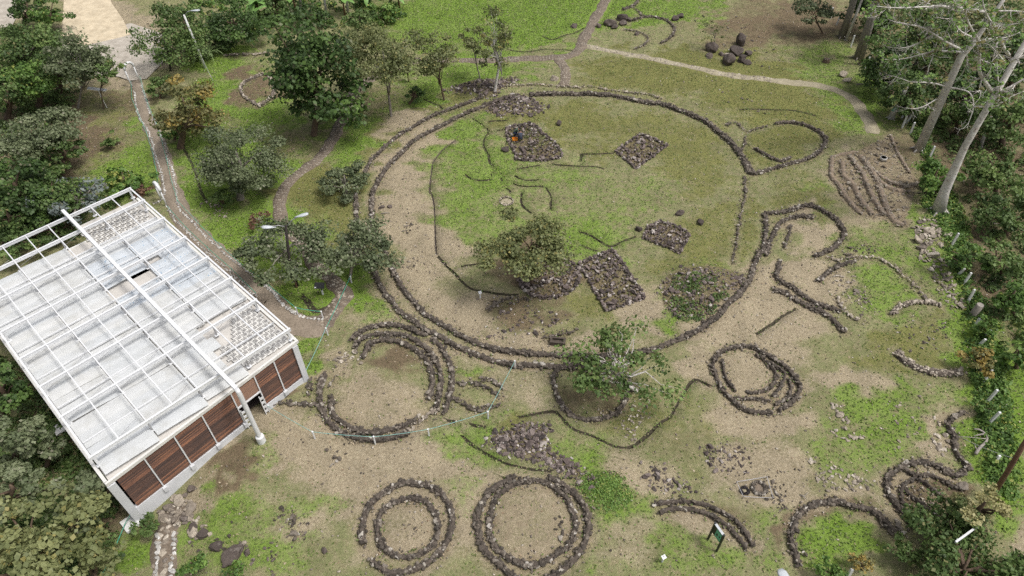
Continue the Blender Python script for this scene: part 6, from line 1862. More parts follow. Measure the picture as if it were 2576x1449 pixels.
# ------------------------------------------------------------------ concrete fence posts
ORD = ['first', 'second', 'third', 'fourth', 'fifth', 'sixth', 'seventh', 'eighth', 'ninth', 'tenth', 'eleventh', 'twelfth', 'thirteenth', 'fourteenth', 'fifteenth', 'sixteenth', 'seventeenth', 'eighteenth', 'nineteenth', 'twentieth', 'twenty first', 'twenty second', 'twenty third', 'twenty fourth', 'twenty fifth', 'twenty sixth']
FP = K('A4', (650, 140), (692, 190), (800, 355), (910, 520), (962, 560), (992, 640), (1045, 710), (1055, 795), (1185, 890), (1188, 965), (1218, 930), (1250, 1010), (1390, 1200), 'B4', (1420, 135), (1556, 520), (1606, 735), (1652, 800), (1680, 945), (1730, 1130), (1800, 1212), (1755, 1272), 'C4', (1677, 90), (1697, 230), (1705, 382), (1737, 675), (735, 1440))
for k, (x, y) in enumerate(FP):
    c = D(x, y)
    h = 1.55 if k != 25 else .7
    if k in (15, 18, 19, 20, 24): h = 1.05
    if k == 16: h = 1.3
    root = empty('fence_post', c)
    lx, ly = rng.normal(0, .07, 2)
    b = MB()
    t = Vector((lx, ly, 1)) * h
    b.bar(Vector(c) - Vector((0, 0, .2)), Vector(c) + t, .17, .15, (0, 1, 0)); b.build('shaft', M['concrete'], root)
    b = MB(); b.bar(Vector(c) + t * .999, Vector(c) + t * 1.0 + Vector((0, 0, .025)), .14, .12, (0, 1, 0)); b.build('cap', M['white'], root)
    tag(root, f'{ORD[k]} white concrete post from the top along the forest edge' if k < 25 else 'white concrete post stub at the bottom edge near the lawn arch', 'post', 'concrete fence posts')

# ------------------------------------------------------------------ lamps, poles
def head(mb, p, ang, L=.75, w=.34, tilt=.2):
    bm_ = []
    d = np.array([math.cos(ang), math.sin(ang), tilt]); s = np.array([-math.sin(ang), math.cos(ang), 0])
    prof = [(-.1, .25, .3), (.15, .55, .6), (.5, 1, 1), (.8, 1, .9), (1.0, .55, .4)]
    V = []
    for t, ww, hh in prof:
        c = p + d * (t - .3) * L
        for k in range(8):
            a = 6.283 * k / 8
            V.append(c + s * math.cos(a) * w * .5 * ww + np.array([0, 0, 1]) * math.sin(a) * .1 * hh)
    f = []
    for i in range(len(prof) - 1):
        for k in range(8): f.append([i * 8 + k, i * 8 + (k + 1) % 8, (i + 1) * 8 + (k + 1) % 8, (i + 1) * 8 + k])
    f.append(list(range(8))[::-1]); f.append([(len(prof) - 1) * 8 + k for k in range(8)])
    mb.add(V, f)
B = D(748, 720); root = empty('street_lamp', B); tag(root, 'black pole with two white lamp heads above the grey trees', 'street lamp')
tp = on_plane(*K('B2', (240, 360))[0], B[1]); Y0 = B[1]
b = MB(); b.tube([B + [0, 0, -.2], B + [0, 0, 3], tp], [.15, .13, .1], 10); b.build('pole', M['tarwood'], root, smooth=True)
b = MB(); b.box(B + [.02, -.2, 1.2], (.12, .05, 2.6)); b.build('conduit', M['polewood'], root)
for q, off in (((345, 288), .2), ((128, 372), -.3)):
    hp = on_plane(*K('B2', q)[0], Y0 + off)
    b = MB(); b.tube([tp + [0, 0, -.15], (tp + hp) / 2 + [0, 0, .1], hp], .035, 6); b.build('arm', M['grey'], root, smooth=True)
    b = MB(); head(b, hp, math.atan2(hp[1] - tp[1], hp[0] - tp[0]), 1.0, .42); b.build('lamp_head', M['lamp'], root, smooth=True)
B = D(*K('A1', (1550, 515))[0]); root = empty('street_lamp', B); tag(root, 'grey pole with single curved lamp arm at the gravel lot', 'street lamp')
tp = on_plane(*K('A1', (1388, 112))[0], B[1])
b = MB(); b.tube([B + [0, 0, -.2], (B + tp) / 2, tp], [.17, .14, .11], 10); b.build('pole', M['concrete'], root, smooth=True)
h1 = on_plane(*K('A1', (1462, 80))[0], B[1] - .2)
b = MB(); b.tube([tp + [0, 0, -.1], on_plane(*K('A1', (1415, 88))[0], B[1]), h1], .045, 6); b.build('arm', M['grey'], root, smooth=True)
b = MB(); head(b, h1, 0, 1.1, .45, .05); b.build('lamp_head', M['lamp'], root, smooth=True)
g0 = D(*K('A1', (1610, 615))[0])
rope('thin guy wire from the single lamp pole to the lawn', [tuple(B + (tp - B) * .35), tuple(g0)], 'string', .02, 0, 'guy_wire')
# lamp head at the very bottom edge
p = flat(*K('E6', (1735, 1530))[0], 6.5); B = np.array([p[0] + .2, p[1] - .9, 0.0]); B[2] = float(terrain(B[0], B[1]))
root = empty('street_lamp', B); tag(root, 'pale round lamp head cut off by the bottom edge', 'street lamp')
b = MB(); b.tube([B + [0, 0, -.2], B + [0, 0, 6.2]], [.15, .1], 10); b.build('pole', M['concrete'], root, smooth=True)
b = MB(); b.tube([B + [0, 0, 6.15], (p[0] + .1, p[1] - .5, 6.5), (p[0], p[1] - .2, 6.5)], .04, 6); b.build('arm', M['grey'], root, smooth=True)
b = MB(); head(b, p, math.pi / 2 + .3, 1.0, .55, 0); b.build('lamp_head', M['lamp'], root, smooth=True)
# brown utility pole at the right
B = D(*K('C4', (1737, 900))[0]); root = empty('utility_pole', B); tag(root, 'leaning brown wooden utility pole at the right edge', 'utility pole')
t1_ = on_plane(*K('C4', (1963, 520))[0], B[1]); tp = B + (t1_ - B) * 1.35
b = MB(); b.tube([B + [0, 0, -.2], (B + tp) / 2, tp], [.17, .15, .13], 12); b.build('pole', M['polewood'], root, smooth=True)
b = MB(); b.tube([t1_ + [.1, -.05, 0], t1_ + [.45, -.05, .1]], .05, 6); b.build('bracket', M['grey'], root)
w0 = D(*K('C4', (1480, 485))[0])
rope('thin wire from the utility pole across to the winding wall', [tuple(B + (tp - B) * .55), tuple(w0 + [0, 0, .4])], 'string', .018, .15, 'wire')

# ------------------------------------------------------------------ arches, signs, plinths
def arch(label, a, c, h, r=.09):
    a, c = np.array(a), np.array(c)
    root = empty('arch', a); tag(root, label, 'arch')
    half = np.linalg.norm(c - a) / 2; mid = (a + c) / 2; d = (c - a) / (2 * half)
    rise = min(half, .6)
    for p, nm in ((a, 'post'), (c, 'post')):
        b = MB(); b.tube([p + [0, 0, -.1], p + [0, 0, h - rise]], r * .8, 8); b.build(nm, M['white'], root, smooth=True)
    pts = [mid - d * half * math.cos(t) + np.array([0, 0, h - rise + rise * math.sin(t)]) for t in np.linspace(0, math.pi, 13)]
    b = MB(); b.tube(pts, r * 1.5, 8); b.build('bow', M['white'], root, smooth=True)
a = D(*K('A1', (998, 660))[0]); c = D(*K('A1', (1060, 625))[0])
arch('white rounded entrance arch over the top of the gravel path', a, c, 2.9, .1)
a = D(*K('E1', (1845, 255))[0]); c = D(*K('E1', (1905, 320))[0])
arch('narrow white bent arch beside the far building corner', a, c, 2.4, .11)
# white bar sign in the left wood
B = D(*K('A1', (808, 815))[0]); root = empty('bar_sign', B); tag(root, 'white narrow board on a slim post, left wood', 'sign')
tq = on_plane(*K('A1', (735, 670))[0], B[1])
b = MB(); b.tube([B + [0, 0, -.1], (B + tq) / 2, tq], .05, 7); b.build('post', M['concrete'], root)
l, r_ = on_plane(*K('A1', (662, 664))[0], B[1] - .1), on_plane(*K('A1', (802, 682))[0], B[1] - .1)
b = MB(); b.bar(l, r_, .5, .09); b.build('board', M['white'], root)
# green signboard
s1, s2 = D(*K('C3', (1405, 1190))[0]), D(*K('C3', (1465, 1275))[0])
root = empty('signboard', (s1 + s2) / 2); tag(root, 'black framed green signboard on two posts in front of the paired arcs', 'sign')
for p in (s1, s2):
    b = MB(); b.tube([p + [0, 0, -.2], p + [0, 0, 2.25]], .075, 10); b.build('post', M['black'], root)
dv = (s2 - s1); L_ = np.linalg.norm(dv[:2]); ux = dv / L_; nrm_ = np.array([-ux[1], ux[0], 0]); nrm_ *= -1 if nrm_[1] > 0 else 1
mid = (s1 + s2) / 2 + [0, 0, 1.65]
a_ = math.atan2(ux[1], ux[0])
b = MB(); b.box(mid, (L_ - .16, .07, 1.0), a_); pan_ = b.build('panel', M['black'], root)
b = MB(); b.box(mid + [0, 0, .53], (L_ - .1, .16, .05), a_); b.build('top_rail', M['lamp'], root)
for sgn in (1, -1):
    b = MB(); b.box(mid + ux * .12 + nrm_ * .042 * sgn + [0, 0, -.02], ((L_ - .16) * .68, .012, .84), a_); fld = b.build('green_field', M['signgreen'], root); fld.parent = pan_
    for dx, dz, ww, hh in ((-.1, -.1, .12, .22), (.12, -.02, .1, .12), (.3, .2, .2, .08)):
        b = MB(); b.box(mid + ux * (.12 + dx) + nrm_ * .052 * sgn + [0, 0, dz], (ww, .008, hh), a_); b.build('mark', M['black'], root).parent = pan_
# small black sign on white post
B = D(*K('B2', (522, 882))[0]); root = empty('small_sign', B); tag(root, 'small tilted black sign on a white post beside the cobbled path', 'sign')
b = MB(); b.bar(B, B + [0, 0, .55], .12, .12, (0, 1, 0)); b.build('post', M['white'], root)
b = MB(); b.bar(B + [0, 0, .55], B + [0, 0, 1.05], .06, .06, (0, 1, 0)); b.build('stem', M['black'], root)
b = MB(); b.box(B + [-.1, 0, 1.1], (.85, .55, .05), .15, Matrix.Rotation(.5, 3, 'X')); b.build('panel', M['black'], root)
b = MB(); b.box(B + [-.42, -.2, 1.06], (.14, .12, .05), .15, Matrix.Rotation(.5, 3, 'X')); b.build('mark', M['white'], root)
for lab, tile, x, y, rz in (('white lectern plate on a short post on the sandy plaza floor', 'B2', 1708, 908, .3), ('little white lectern post on the bottom lawn', 'C3', 1083, 1348, .5)):
    B = D(*K(tile, (x, y))[0]); root = empty('lectern_post', B); tag(root, lab, 'lectern')
    b = MB(); b.tube([B + [0, 0, -.1], B + [0, 0, .62]], .07, 8); b.build('post', M['white'], root)
    b = MB(); b.box(B + [0, 0, .68], (.28, .24, .05), rz, Matrix.Rotation(rz, 3, 'Z') @ Matrix.Rotation(.35, 3, 'X')); b.build('plate', M['white'], root)
    b = MB(); b.box(B + [.03, .06, .73], (.14, .12, .08), rz); b.build('knob', M['concrete'], root)
# white signboard edge-on behind the bottom right tree
l, r_ = K('E7', (670, 1108))[0], K('E7', (985, 880))[0]
Bq = D(2440, 1372); z0 = 2.4
l3, r3_ = flat(*l, z0), flat(*r_, z0)
root = empty('long_sign', (l3[0], l3[1], float(terrain(l3[0], l3[1])))); tag(root, 'long white signboard seen from above among the bottom right leaves', 'sign')
b = MB(); b.bar(l3, r3_, .12, .08); b.build('top_rail', M['white'], root)
b = MB(); b.bar(l3 - [0, 0, .5], r3_ - [0, 0, .5], .05, .85); b.build('panel', M['concrete'], root)
for t in (.08, .92):
    q = l3 + (r3_ - l3) * t; g = float(terrain(q[0], q[1]))
    b = MB(); b.tube([(q[0], q[1] + .06, g - .1), (q[0], q[1] + .06, z0)], .05, 8); b.build('post', M['concrete'], root)

# ------------------------------------------------------------------ small finds
B = D(*K('A4', (1040, 1212))[0]); root = empty('pot', B); tag(root, 'white round bowl standing on the terrace floor', 'bowl')
b = MB(); b.tube([B + [0, 0, 0], B + [0, 0, .12], B + [0, 0, .34], B + [0, 0, .42], B + [0, 0, .42], B + [0, 0, .24]], [.2, .32, .38, .36, .3, .22], 14); b.build('bowl', M['whitestone'], root, smooth=True)
B = D(*K('B3', (375, 1248))[0]); root = empty('stone_trough', B); tag(root, 'dark rectangular stone trough near the lower ring wall', 'trough')
b = MB()
for sx_, sy_, dx, dy in ((1.25, .16, 0, .24), (1.25, .16, 0, -.24), (.16, .32, .54, 0), (.16, .32, -.54, 0), (1.1, .5, 0, 0)):
    b.box(B + [dx, dy, .2 if sy_ != .5 else .1], (sx_, sy_, .42 if sy_ != .5 else .2))
for i, v in enumerate(b.v):
    q = Vector(v) - Vector(B); q.rotate(Matrix.Rotation(-.13, 3, 'Z')); b.v[i] = tuple(q + Vector(B))
b.build('block', M['core'], root)
B = D(*K('B4', (1718, 1040))[0]); root = empty('tree_stump', B); tag(root, 'sawn grey stump of a thick trunk among the right bank stones', 'stump')
b = MB(); b.tube([B + [0, 0, -.2], B + [0, 0, .2], B + [.05, 0, 1.3]], [.36, .3, .28], 12); b.build('stump', M['greybark'], root, smooth=True)
b = MB(); b.tube([B + [.05, 0, 1.29], B + [.05, 0, 1.32]], [.26, .26], 12); b.build('cut_face', M['deadwood'], root)
B = D(*K('A4', (612, 468))[0]); root = empty('tree_stump', B); tag(root, 'low splintered stump on the grass below the flared trunk', 'stump')
b = MB(); b.tube([B + [0, 0, -.1], B + [0, 0, .4]], [.5, .38], 10); b.build('stump', M['bark'], root)
b = MB()
for k in range(6):
    a = rng.uniform(0, 6.28); b.tube([B + [.25 * math.cos(a), .25 * math.sin(a), .35], B + [.4 * math.cos(a), .4 * math.sin(a), .62]], [.09, .03], 5)
b.build('splinter', M['deadwood'], root)
# fallen dead branch over the winding wall
root = empty('dead_branch', D(*K('C4', (1610, 600))[0])); tag(root, 'grey dead forked branch on the bank beside the winding wall', 'branch')
for pts, r0 in ((((1610, 605), (1640, 560), (1690, 510), (1680, 465), (1640, 435), (1600, 430)), .12), (((1690, 465), (1640, 468), (1600, 480)), .08), (((1690, 500), (1600, 490), (1500, 482)), .04), (((1625, 580), (1610, 560), (1605, 540)), .05)):
    P = [D(*K('C4', p)[0]) + [0, 0, .25] for p in pts]
    b = MB(); b.tube(smooth_line(np.array(P), .3), np.linspace(r0, r0 * .5, len(smooth_line(np.array(P), .3))), 7); b.build('limb', M['deadwood'], root, smooth=True)
for k, (tile, p, q, r0, lab) in enumerate((('C4', (390, 880), (432, 915), .05, 'short dark stick leaning at the edge of the lawn arch'), ('B4', (1755, 340), (1955, 360), .05, 'bare fallen stick on brown soil at the right'), ('B4', (1905, 660), (2020, 725), .05, 'bare fallen stick below the leafy bush at right'),
        ('B2', (960, 275), (1025, 272), .05, 'thin stick on the sandy floor at the left ring wall'), ('A4', (840, 640), (1040, 640), .06, 'dry twig arching beside the brown forest path'), ('C2', (535, 685), (565, 660), .06, 'dark stick on the sandy slope below the rope'), ('B4', (1850, 805), (1895, 760), .05, 'stick on bare soil beside the sawn stump'))):
    a, c = D(*K(tile, p)[0]), D(*K(tile, q)[0]); m_ = (a + c) / 2
    b = MB(); b.tube([a + [0, 0, .06], m_ + [0, 0, .16], c + [0, 0, .1]], [r0, r0 * .8, r0 * .4], 6)
    e = m_ + np.r_[rng.normal(0, .3, 2), .2]; b.tube([m_ + [0, 0, .14], e], [r0 * .6, r0 * .2], 5)
    tag(b.build('stick', M['deadwood'], None, a, smooth=True), lab, 'stick')
# fire pits and string square
def pit(label, tile, x, y, rpx, mat, n, inner):
    c = D(*K(tile, (x, y))[0]); R = rpx * KS / SHEET[tile][2] * depth_of(c) / F
    root = empty('stone_hearth', c); tag(root, label, 'hearth')
    b = MB(); V = [(c[0] + R * .8 * math.cos(t), c[1] + R * .8 * math.sin(t), c[2] + .05) for t in np.linspace(0, 6.283, 17)[:-1]]; b.add(V, [list(range(16))]); b.build('floor', M[inner], root)
    items = []
    for k in range(n):
        a = 6.283 * k / n * (2 if n > 24 else 1); rr = R * (1 if k < n / 2 or n <= 24 else .82)
        s = rng.uniform(.16, .26)
        items.append((c + np.array([rr * math.cos(a), rr * math.sin(a), .12]), (rng.normal(0, .3), rng.normal(0, .3), a), np.array([s, s, s])))
    stones_of(root, items, mat)
pit('small charred black hearth ring in the string square', 'E6', 1148, 292, 48, 'ash', 14, 'palepath')
pit('larger sunken stone hearth in the string square', 'E6', 1348, 258, 100, 'stone', 44, 'pathsoil')
pit('pale round patch of laid stones in the middle of the plaza', 'B2', 1905, 182, 50, 'pale', 20, 'palepath')
SQ = [D(*p) for p in K('E6', (1030, 190), (1440, 120), (1525, 410), (1120, 390))]
root = empty('string_square', SQ[0]); tag(root, 'white string square on four pegs around the two hearths', 'string')
for p, q in zip(SQ, SQ[1:] + SQ[:1]):
    b = MB(); b.tube([p + [0, 0, .28], (p + q) / 2 + [0, 0, .25], q + [0, 0, .28]], .018, 5); b.build('string', M['string'], root)
    b = MB(); b.tube([p + [0, 0, -.05], p + [0, 0, .34]], .03, 6); b.build('peg', M['deadwood'], root)

# ------------------------------------------------------------------ people
def person(label, pos, heading, J, mats, s=1.0, long_hair=False):
    """J: joint name -> (x, y, z, radius, material index); edges between them"""
    names = list(J)
    bones = [('pelvis', 'spine'), ('spine', 'chest'), ('chest', 'neck'), ('neck', 'head'), ('head', 'crown')]
    for sd_ in 'lr':
        bones += [('pelvis', 'hip' + sd_), ('hip' + sd_, 'knee' + sd_), ('knee' + sd_, 'ankle' + sd_), ('ankle' + sd_, 'toe' + sd_), ('chest', 'sho' + sd_), ('sho' + sd_, 'elb' + sd_), ('elb' + sd_, 'wri' + sd_), ('wri' + sd_, 'palm' + sd_)]
    # fingers
    for sd_, sg in (('l', 1), ('r', -1)):
        w, p_ = np.array(J['wri' + sd_][:3]), np.array(J['palm' + sd_][:3])
        d = (p_ - w) / (np.linalg.norm(p_ - w) + 1e-6); side = np.array([0, 1, 0.])
        for k, L in enumerate((.055, .07, .078, .07, .06)):
            off = side * (k - 2) * .019 if k else side * sg * -.045
            a = p_ + off * .9 + d * .01 - (d * .04 if k == 0 else 0); m_ = a + d * L * .55 + [0, 0, -.01] + (side * sg * -.02 if k == 0 else 0); e = m_ + d * L * .35 + np.array([0, 0, -L * .5])
            for nm, q in (('a', a), ('m', m_), ('e', e)):
                J[f'f{sd_}{k}{nm}'] = (*q, .0095, 0)
            bones += [('palm' + sd_, f'f{sd_}{k}a'), (f'f{sd_}{k}a', f'f{sd_}{k}m'), (f'f{sd_}{k}m', f'f{sd_}{k}e')]
    names = list(J); ix = {n: i for i, n in enumerate(names)}
    bm = bmesh.new(); sk = bm.verts.layers.skin.verify()
    for n in names:
        v = bm.verts.new(J[n][:3]); v[sk].radius = (J[n][3], J[n][3])
        v[sk].use_root = n == 'pelvis'
    bm.verts.ensure_lookup_table()
    for a, b_ in bones: bm.edges.new((bm.verts[ix[a]], bm.verts[ix[b_]]))
    me = bpy.data.meshes.new('person'); bm.to_mesh(me); bm.free()
    tmp = bpy.data.objects.new('person_tmp', me); col.objects.link(tmp)
    tmp.modifiers.new('skin', 'SKIN'); sb = tmp.modifiers.new('sub', 'SUBSURF'); sb.levels = 1; sb.render_levels = 1
    dg = bpy.context.evaluated_depsgraph_get(); dg.update()
    body = bpy.data.meshes.new_from_object(tmp.evaluated_get(dg))
    bpy.data.objects.remove(tmp)
    body.materials.clear()
    for m in mats: body.materials.append(M[m])
    JP = np.array([J[n][:3] for n in names]); seg = []
    for a, b_ in bones:
        for t in (.15, .5, .85):
            seg.append((np.array(J[a][:3]) * (1 - t) + np.array(J[b_][:3]) * t, J[a][4] if t < .6 else J[b_][4]))
    SP = np.array([q[0] for q in seg]); SM = [q[1] for q in seg]
    for p in body.polygons:
        c = np.array(p.center); k = int(np.argmin(((SP - c) ** 2).sum(1))); p.material_index = SM[k]; p.use_smooth = True
    body.name = 'person'
    root = bpy.data.objects.new('person', body); col.objects.link(root)
    root.location = pos; root.rotation_euler = (0, 0, heading); root.scale = (s, s, s)
    tag(root, label, 'person', 'people crouching on the stone platform')
    h = np.array(J['head'][:3]); cr_ = np.array(J['crown'][:3]); d = (cr_ - h) / np.linalg.norm(cr_ - h)
    bm = bmesh.new(); bmesh.ops.create_icosphere(bm, subdivisions=2, radius=.125)
    for v in bm.verts:
        v.co = Vector((v.co.x * .95, v.co.y * .9, v.co.z)) + Vector(h + d * .05) + Vector((-.035, 0, .01))
    bmesh.ops.delete(bm, geom=[v for v in bm.verts if (v.co - Vector(h)).x > .06 and (v.co - Vector(h)).dot(Vector(d)) < .06], context='VERTS')
    hm = bpy.data.meshes.new('hair'); bm.to_mesh(hm); bm.free(); link('hair', hm, M['hair'], root)
    # face: eyes, nose, mouth ridge, ears
    fw = np.array([1, 0, -.35]); fw = fw / np.linalg.norm(fw)
    b = MB(); b.tube([h + fw * .085, h + fw * .13 + [0, 0, -.02]], [.012, .02], 6); link('nose', b.mesh('nose', True), M['skin'], root)
    for sg in (1, -1):
        b = MB(); b.tube([h + fw * .095 + [0, sg * .04, .025], h + fw * .104 + [0, sg * .04, .025]], [.014, .01], 6); link('eye', b.mesh('eye'), M['hair'], root)
        b = MB(); b.tube([h + [0, sg * .09, -.02], h + [0, sg * .118, .0]], [.03, .02], 6); link('ear', b.mesh('ear', True), M['skin'], root)
    b = MB(); b.tube([h + fw * .1 + [-.01, -.03, -.06], h + fw * .11 + [-.01, 0, -.062], h + fw * .1 + [-.01, .03, -.06]], .008, 5); link('mouth', b.mesh('mouth'), M['skin'], root)
    return root
# material indices: 0 skin, 1 shirt, 2 trousers, 3 shoes
JA = {'pelvis': (0, 0, .56, .15, 2), 'spine': (.17, 0, .72, .145, 1), 'chest': (.36, 0, .9, .16, 1), 'neck': (.5, 0, .98, .06, 0), 'head': (.62, 0, 1.0, .1, 0), 'crown': (.7, 0, 1.06, .085, 0)}
for sd_, sg in (('l', 1), ('r', -1)):
    JA.update({'hip' + sd_: (.02, sg * .11, .52, .105, 2), 'knee' + sd_: (.36, sg * .17, .48, .07, 2), 'ankle' + sd_: (.02, sg * .15, .1, .05, 3), 'toe' + sd_: (.2, sg * .16, .04, .045, 3),
               'sho' + sd_: (.38, sg * .2, .9, .075, 1), 'elb' + sd_: (.52, sg * .24, .64, .05, 0), 'wri' + sd_: (.74, sg * .14, .5, .035, 0), 'palm' + sd_: (.82, sg * .11, .46, .035, 0)})
JB = {'pelvis': (0, 0, .34, .15, 2), 'spine': (.08, 0, .52, .15, 1), 'chest': (.2, 0, .74, .165, 1), 'neck': (.3, 0, .88, .06, 0), 'head': (.38, 0, .95, .1, 0), 'crown': (.44, 0, 1.03, .085, 0)}
for sd_, sg in (('l', 1), ('r', -1)):
    JB.update({'hip' + sd_: (.02, sg * .12, .32, .1, 2), 'knee' + sd_: (.4, sg * .2, .46, .07, 2), 'ankle' + sd_: (.1, sg * .17, .1, .05, 3), 'toe' + sd_: (.28, sg * .18, .04, .045, 3),
               'sho' + sd_: (.2, sg * .21, .74, .075, 1), 'elb' + sd_: (.4, sg * .25, .5, .055, 1), 'wri' + sd_: (.62, sg * .14, .38, .035, 0), 'palm' + sd_: (.7, sg * .11, .34, .035, 0)})
pa = D(*K('E5', (500, 640))[0]); pb = D(*K('E5', (690, 760))[0])
person('person in green grey shirt and navy trousers bending over the stones', pa + [0, 0, .12], R_(-5), JA, ['skin', 'greencloth', 'navy', 'shoe'], 1.12)
person('person in slate blue clothes crouching with back to the viewer', pb + [0, 0, .12], R_(105), JB, ['skin', 'slatecloth', 'slatecloth', 'shoe'], 1.1)
B = D(*K('E5', (535, 730))[0]) + [0, 0, .16]; root = empty('tool_tray', B); tag(root, 'orange yellow plastic tray beside the two crouching people', 'tray')
b = MB(); b.box(B + [0, 0, .02], (.55, .4, .04), .1); b.build('base', M['orange'], root)
for dx, dy, sx_, sy_ in ((0, .2, .55, .03), (0, -.2, .55, .03), (.27, 0, .03, .4), (-.27, 0, .03, .4)):
    b = MB(); b.box(B + [dx * math.cos(.1) - dy * math.sin(.1), dx * math.sin(.1) + dy * math.cos(.1), .12], (sx_, sy_, .2), .1); b.build('side', M['orange'], root)

# ------------------------------------------------------------------ ground cover: tufts, weeds, litter, pebbles, undergrowth
LEAF['grass'] = leaf_mat('grass_blades', (0.075, 0.115, 0.025), (0.13, 0.19, 0.045), (0.22, 0.28, 0.085), (0.34, 0.31, 0.16), .2)
vis = np.where((np.abs(X) < 74) & (Y > 13) & (Y < 106))[0]
sxv, syv = sheet_of(X[vis], Y[vis], Z[vis])
inv = vis[(sxv > -60) & (sxv < 2640) & (syv > -60) & (syv < 1520)]
def scatter(weights, n):
    w = np.clip(weights, 0, None); w = w / w.sum()
    k = rng.choice(len(inv), n, p=w)
    x = X[inv[k]] + rng.uniform(-.15, .15, n); y = Y[inv[k]] + rng.uniform(-.15, .15, n)
    return x, y, terrain(x, y)
cv = COV[inv]; dist = np.hypot(Y[inv], HC)
offpath = np.ones(len(inv))
pk_ = kdtree.KDTree(2000); cnt = 0
for nm in ('gravel', 'south', 'middle', 'spur', 'north', 'step'):
    for p in smooth_line([flat(*q)[:2] for q in PATH[nm]], .6):
        pk_.insert((p[0], p[1], 0), cnt); cnt += 1
pk_.balance()
for q in range(len(inv)):
    if pk_.find((X[inv[q]], Y[inv[q]], 0))[2] < 1.1: offpath[q] = 0.0
al = R_(47.1)
lu = (X[inv] + 25.47) * math.cos(al) + (Y[inv] - 21.93) * math.sin(al); lv = -(X[inv] + 25.47) * math.sin(al) + (Y[inv] - 21.93) * math.cos(al)
offpath[(lu > -.3) & (lu < 14.6) & (lv > -1.6) & (lv < 25)] = 0
def tufts(name, n, wt, h, spread, lo, hi, odd):
    x, y, z = scatter(wt, n)
    pos = np.stack([x, y, z + h * .3], 1); nor = np.stack([rng.normal(0, 1, n), rng.normal(0, 1, n), rng.normal(1.6, .4, n)], 1)
    me = leaves_mesh(name, pos, nor, h, rng.uniform(lo, hi, n), (rng.random(n) < odd) * 1.0, .3)
    o = link(name, me, LEAF['grass']); tag(o, kind='stuff'); return o
tag(tufts('grass', 60000, (cv[:, 0] ** 1.3 + .25 * cv[:, 1]) * offpath, .17, .1, .3, .95, .06), 'short green grass over the lawns and meadow', 'grass')
tag(tufts('weeds', 22000, (1.05 - cv[:, 0]) * (1.1 - cv[:, 2]) * (1.12 - cv[:, 3]) * offpath, .15, .1, .2, .8, .2), 'sparse little weeds on the dry turf and sand', 'weeds')
n = 7000
x, y, z = scatter((.35 + cv[:, 2] + .4 * cv[:, 3]) * offpath, n)
LEAF['litter'] = leaf_mat('fallen_leaves', (0.16, 0.1, 0.06), (0.34, 0.25, 0.16), (0.5, 0.42, 0.3), None, .05)
me = leaves_mesh('leaf_litter', np.stack([x, y, z + .03], 1), np.stack([rng.normal(0, .25, n), rng.normal(0, .25, n), np.ones(n)], 1), .15, rng.uniform(0, 1, n), np.zeros(n), .3)
tag(link('leaf_litter', me, LEAF['litter']), 'fallen brown leaves strewn over the ground', 'leaves', kind='stuff')
n = 6500
x, y, z = scatter((.25 + cv[:, 3] * .8 + .5 * cv[:, 2]) * offpath, n)
items = [(np.array([x[i], y[i], z[i] + .03]), (rng.normal(0, .3), rng.normal(0, .3), rng.uniform(0, 6.28)), np.array([1.2, 1, .7]) * rng.uniform(.07, .17)) for i in range(n)]
o = joined('pebbles', items[:5200], rocks('pale'), 'pale', None, np.zeros(3)); tag(o, 'small pale pebbles scattered over the bare ground', 'pebbles', kind='stuff')
o = joined('gravel_bits', items[5200:], rocks('stone'), 'stone', None, np.zeros(3)); tag(o, 'small dark stone bits scattered over the ground', 'pebbles', kind='stuff')

dp = np.concatenate([smooth_line([flat(*p)[:2] for p in L], .14) for L in DITCH])
n = len(dp)
k = rng.integers(0, len(dp), n); o2 = rng.normal(0, .2, (n, 2)); px_, py_ = dp[k, 0] + o2[:, 0], dp[k, 1] + o2[:, 1]
me = leaves_mesh('ditch_grass', np.stack([px_, py_, terrain(px_, py_) + .05], 1), rng.normal(0, .5, (n, 3)) + [0, 0, 1.2], .16, rng.uniform(.2, .8, n), (rng.random(n) < .15) * 1.0, .3)
tag(link('ditch_grass', me, LEAF['grass']), 'grass overhanging the edges of the narrow ditches', 'grass', kind='stuff')
wp = np.concatenate([q for q, _ in WALL_PTS]); n = 9000
k = rng.integers(0, len(wp), n); o2 = rng.normal(0, .3, (n, 2)); px_, py_ = wp[k, 0] + o2[:, 0], wp[k, 1] + o2[:, 1]
items = [(np.array([px_[i], py_[i], float(terrain(px_[i], py_[i])) + .03]), (rng.normal(0, .3), rng.normal(0, .3), rng.uniform(0, 6.28)), np.array([1.2, 1, .7]) * rng.uniform(.06, .17)) for i in range(2600)]
o = joined('wall_spill', items, rocks('cobble'), 'cobble', None, np.zeros(3)); tag(o, 'small stones fallen along the foot of the walls', 'pebbles', kind='stuff')
me = leaves_mesh('wall_weeds', np.stack([px_, py_, terrain(px_, py_) + .06], 1)[2600:6500], rng.normal(0, .5, (3900, 3)) + [0, 0, 1.2], .17, rng.uniform(.1, .7, 3900), (rng.random(3900) < .3) * 1.0, .3)
tag(link('wall_weeds', me, LEAF['grass']), 'weeds growing along the foot of the stone walls', 'weeds', kind='stuff')

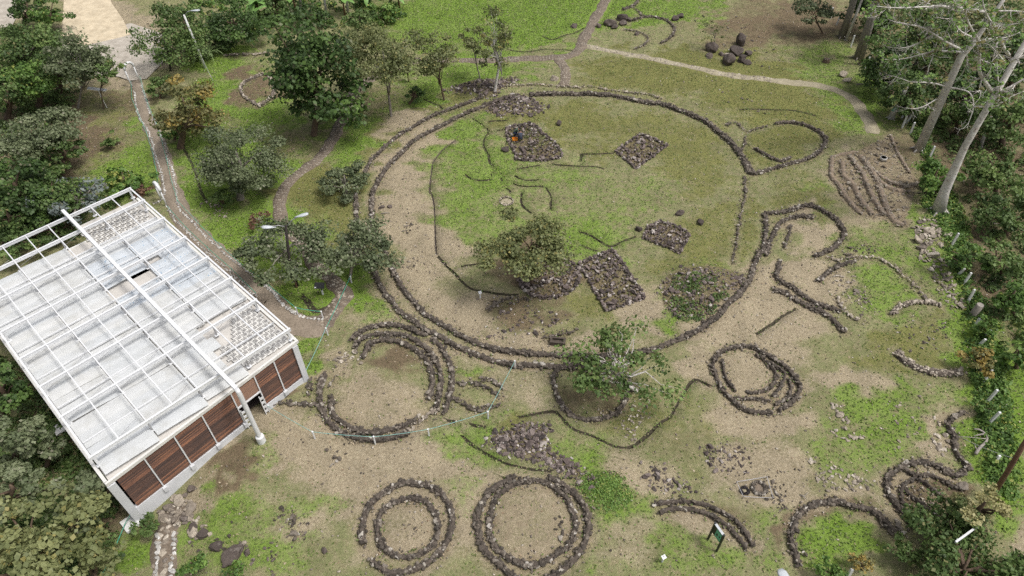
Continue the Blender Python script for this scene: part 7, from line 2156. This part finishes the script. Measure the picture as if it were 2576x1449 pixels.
def undergrowth(name, label, outline, n, kind, ls, hmax, tone=.45):
    poly = np.array([D(*p)[:2] for p in outline]); x0, y0 = poly.min(0); x1, y1 = poly.max(0)
    cl = []
    while len(cl) < n // 45:
        x, y = rng.uniform(x0, x1, 300), rng.uniform(y0, y1, 300)
        ok = inside(poly, x, y); cl += list(zip(x[ok], y[ok]))
    cl = np.array(cl[:n // 45]); m_ = len(cl)
    k = rng.integers(0, m_, n)
    hh = rng.uniform(.25, 1, m_) * hmax; rr = rng.uniform(.3, .9, m_)
    q = rng.normal(size=(n, 3)); q /= np.linalg.norm(q, axis=1)[:, None]
    px = cl[k, 0] + q[:, 0] * rr[k]; py = cl[k, 1] + q[:, 1] * rr[k]
    pz = terrain(px, py) + .05 + np.abs(q[:, 2]) * hh[k]
    tn = np.clip(rng.normal(tone, .2, m_), 0, 1)[k] + rng.normal(0, .12, n)
    me = leaves_mesh(name, np.stack([px, py, pz], 1), q * [.5, .5, .3] + [0, 0, .7] + rng.normal(0, .4, (n, 3)), ls, tn, (rng.random(n) < .06) * 1.0)
    tag(link(name, me, LEAF[kind]), label, 'undergrowth', kind='stuff')
undergrowth('undergrowth', 'tangled low undergrowth of the forest edge at right', [(2190, 60), (2250, 230), (2310, 360), (2420, 420), (2440, 560), (2480, 700), (2500, 860), (2600, 950), (2640, 400), (2640, -20), (2200, -20)], 38000, 'mid', .28, .9, .55)
undergrowth('undergrowth', 'low leafy weeds between the fence posts at right', [(2250, 240), (2330, 400), (2330, 520), (2390, 620), (2430, 760), (2450, 900), (2470, 1080), (2490, 1230), (2540, 1240), (2540, 1050), (2500, 860), (2440, 690), (2420, 560), (2320, 330)], 20000, 'bright', .22, .45, .45)
undergrowth('undergrowth', 'dark undergrowth beneath the trees at left', [(-40, 60), (150, 110), (190, 240), (130, 350), (150, 460), (330, 455), (300, 520), (0, 640), (-40, 640)], 26000, 'mid', .28, .8, .48)
undergrowth('undergrowth', 'low growth along the hidden left side of the building', [(-40, 900), (60, 900), (180, 1080), (250, 1200), (300, 1330), (280, 1450), (-40, 1460)], 14000, 'mid', .24, .4, .45)
undergrowth('undergrowth', 'green growth along the top edge behind the bananas', [(480, 110), (650, 100), (700, 60), (900, 70), (1020, 50), (1000, -40), (480, -40)], 9000, 'bright', .34, .9, .3)
undergrowth('undergrowth', 'bright moss plants on the end of the rubble tail', K('C3', (480, 740), (600, 770), (730, 760), (840, 840), (850, 930), (780, 1000), (690, 980), (610, 890), (520, 810)), 2400, 'bright', .13, .06, .8)
undergrowth('undergrowth', 'green weeds growing through the mossy mound', K('B3', (1170, 780), (1400, 720), (1600, 760), (1640, 900), (1480, 1080), (1250, 1050)), 1500, 'mid', .18, .2, .5)
undergrowth('undergrowth', 'dry weeds growing on the people platform', E5P1, 900, 'olive', .16, .15, .5)
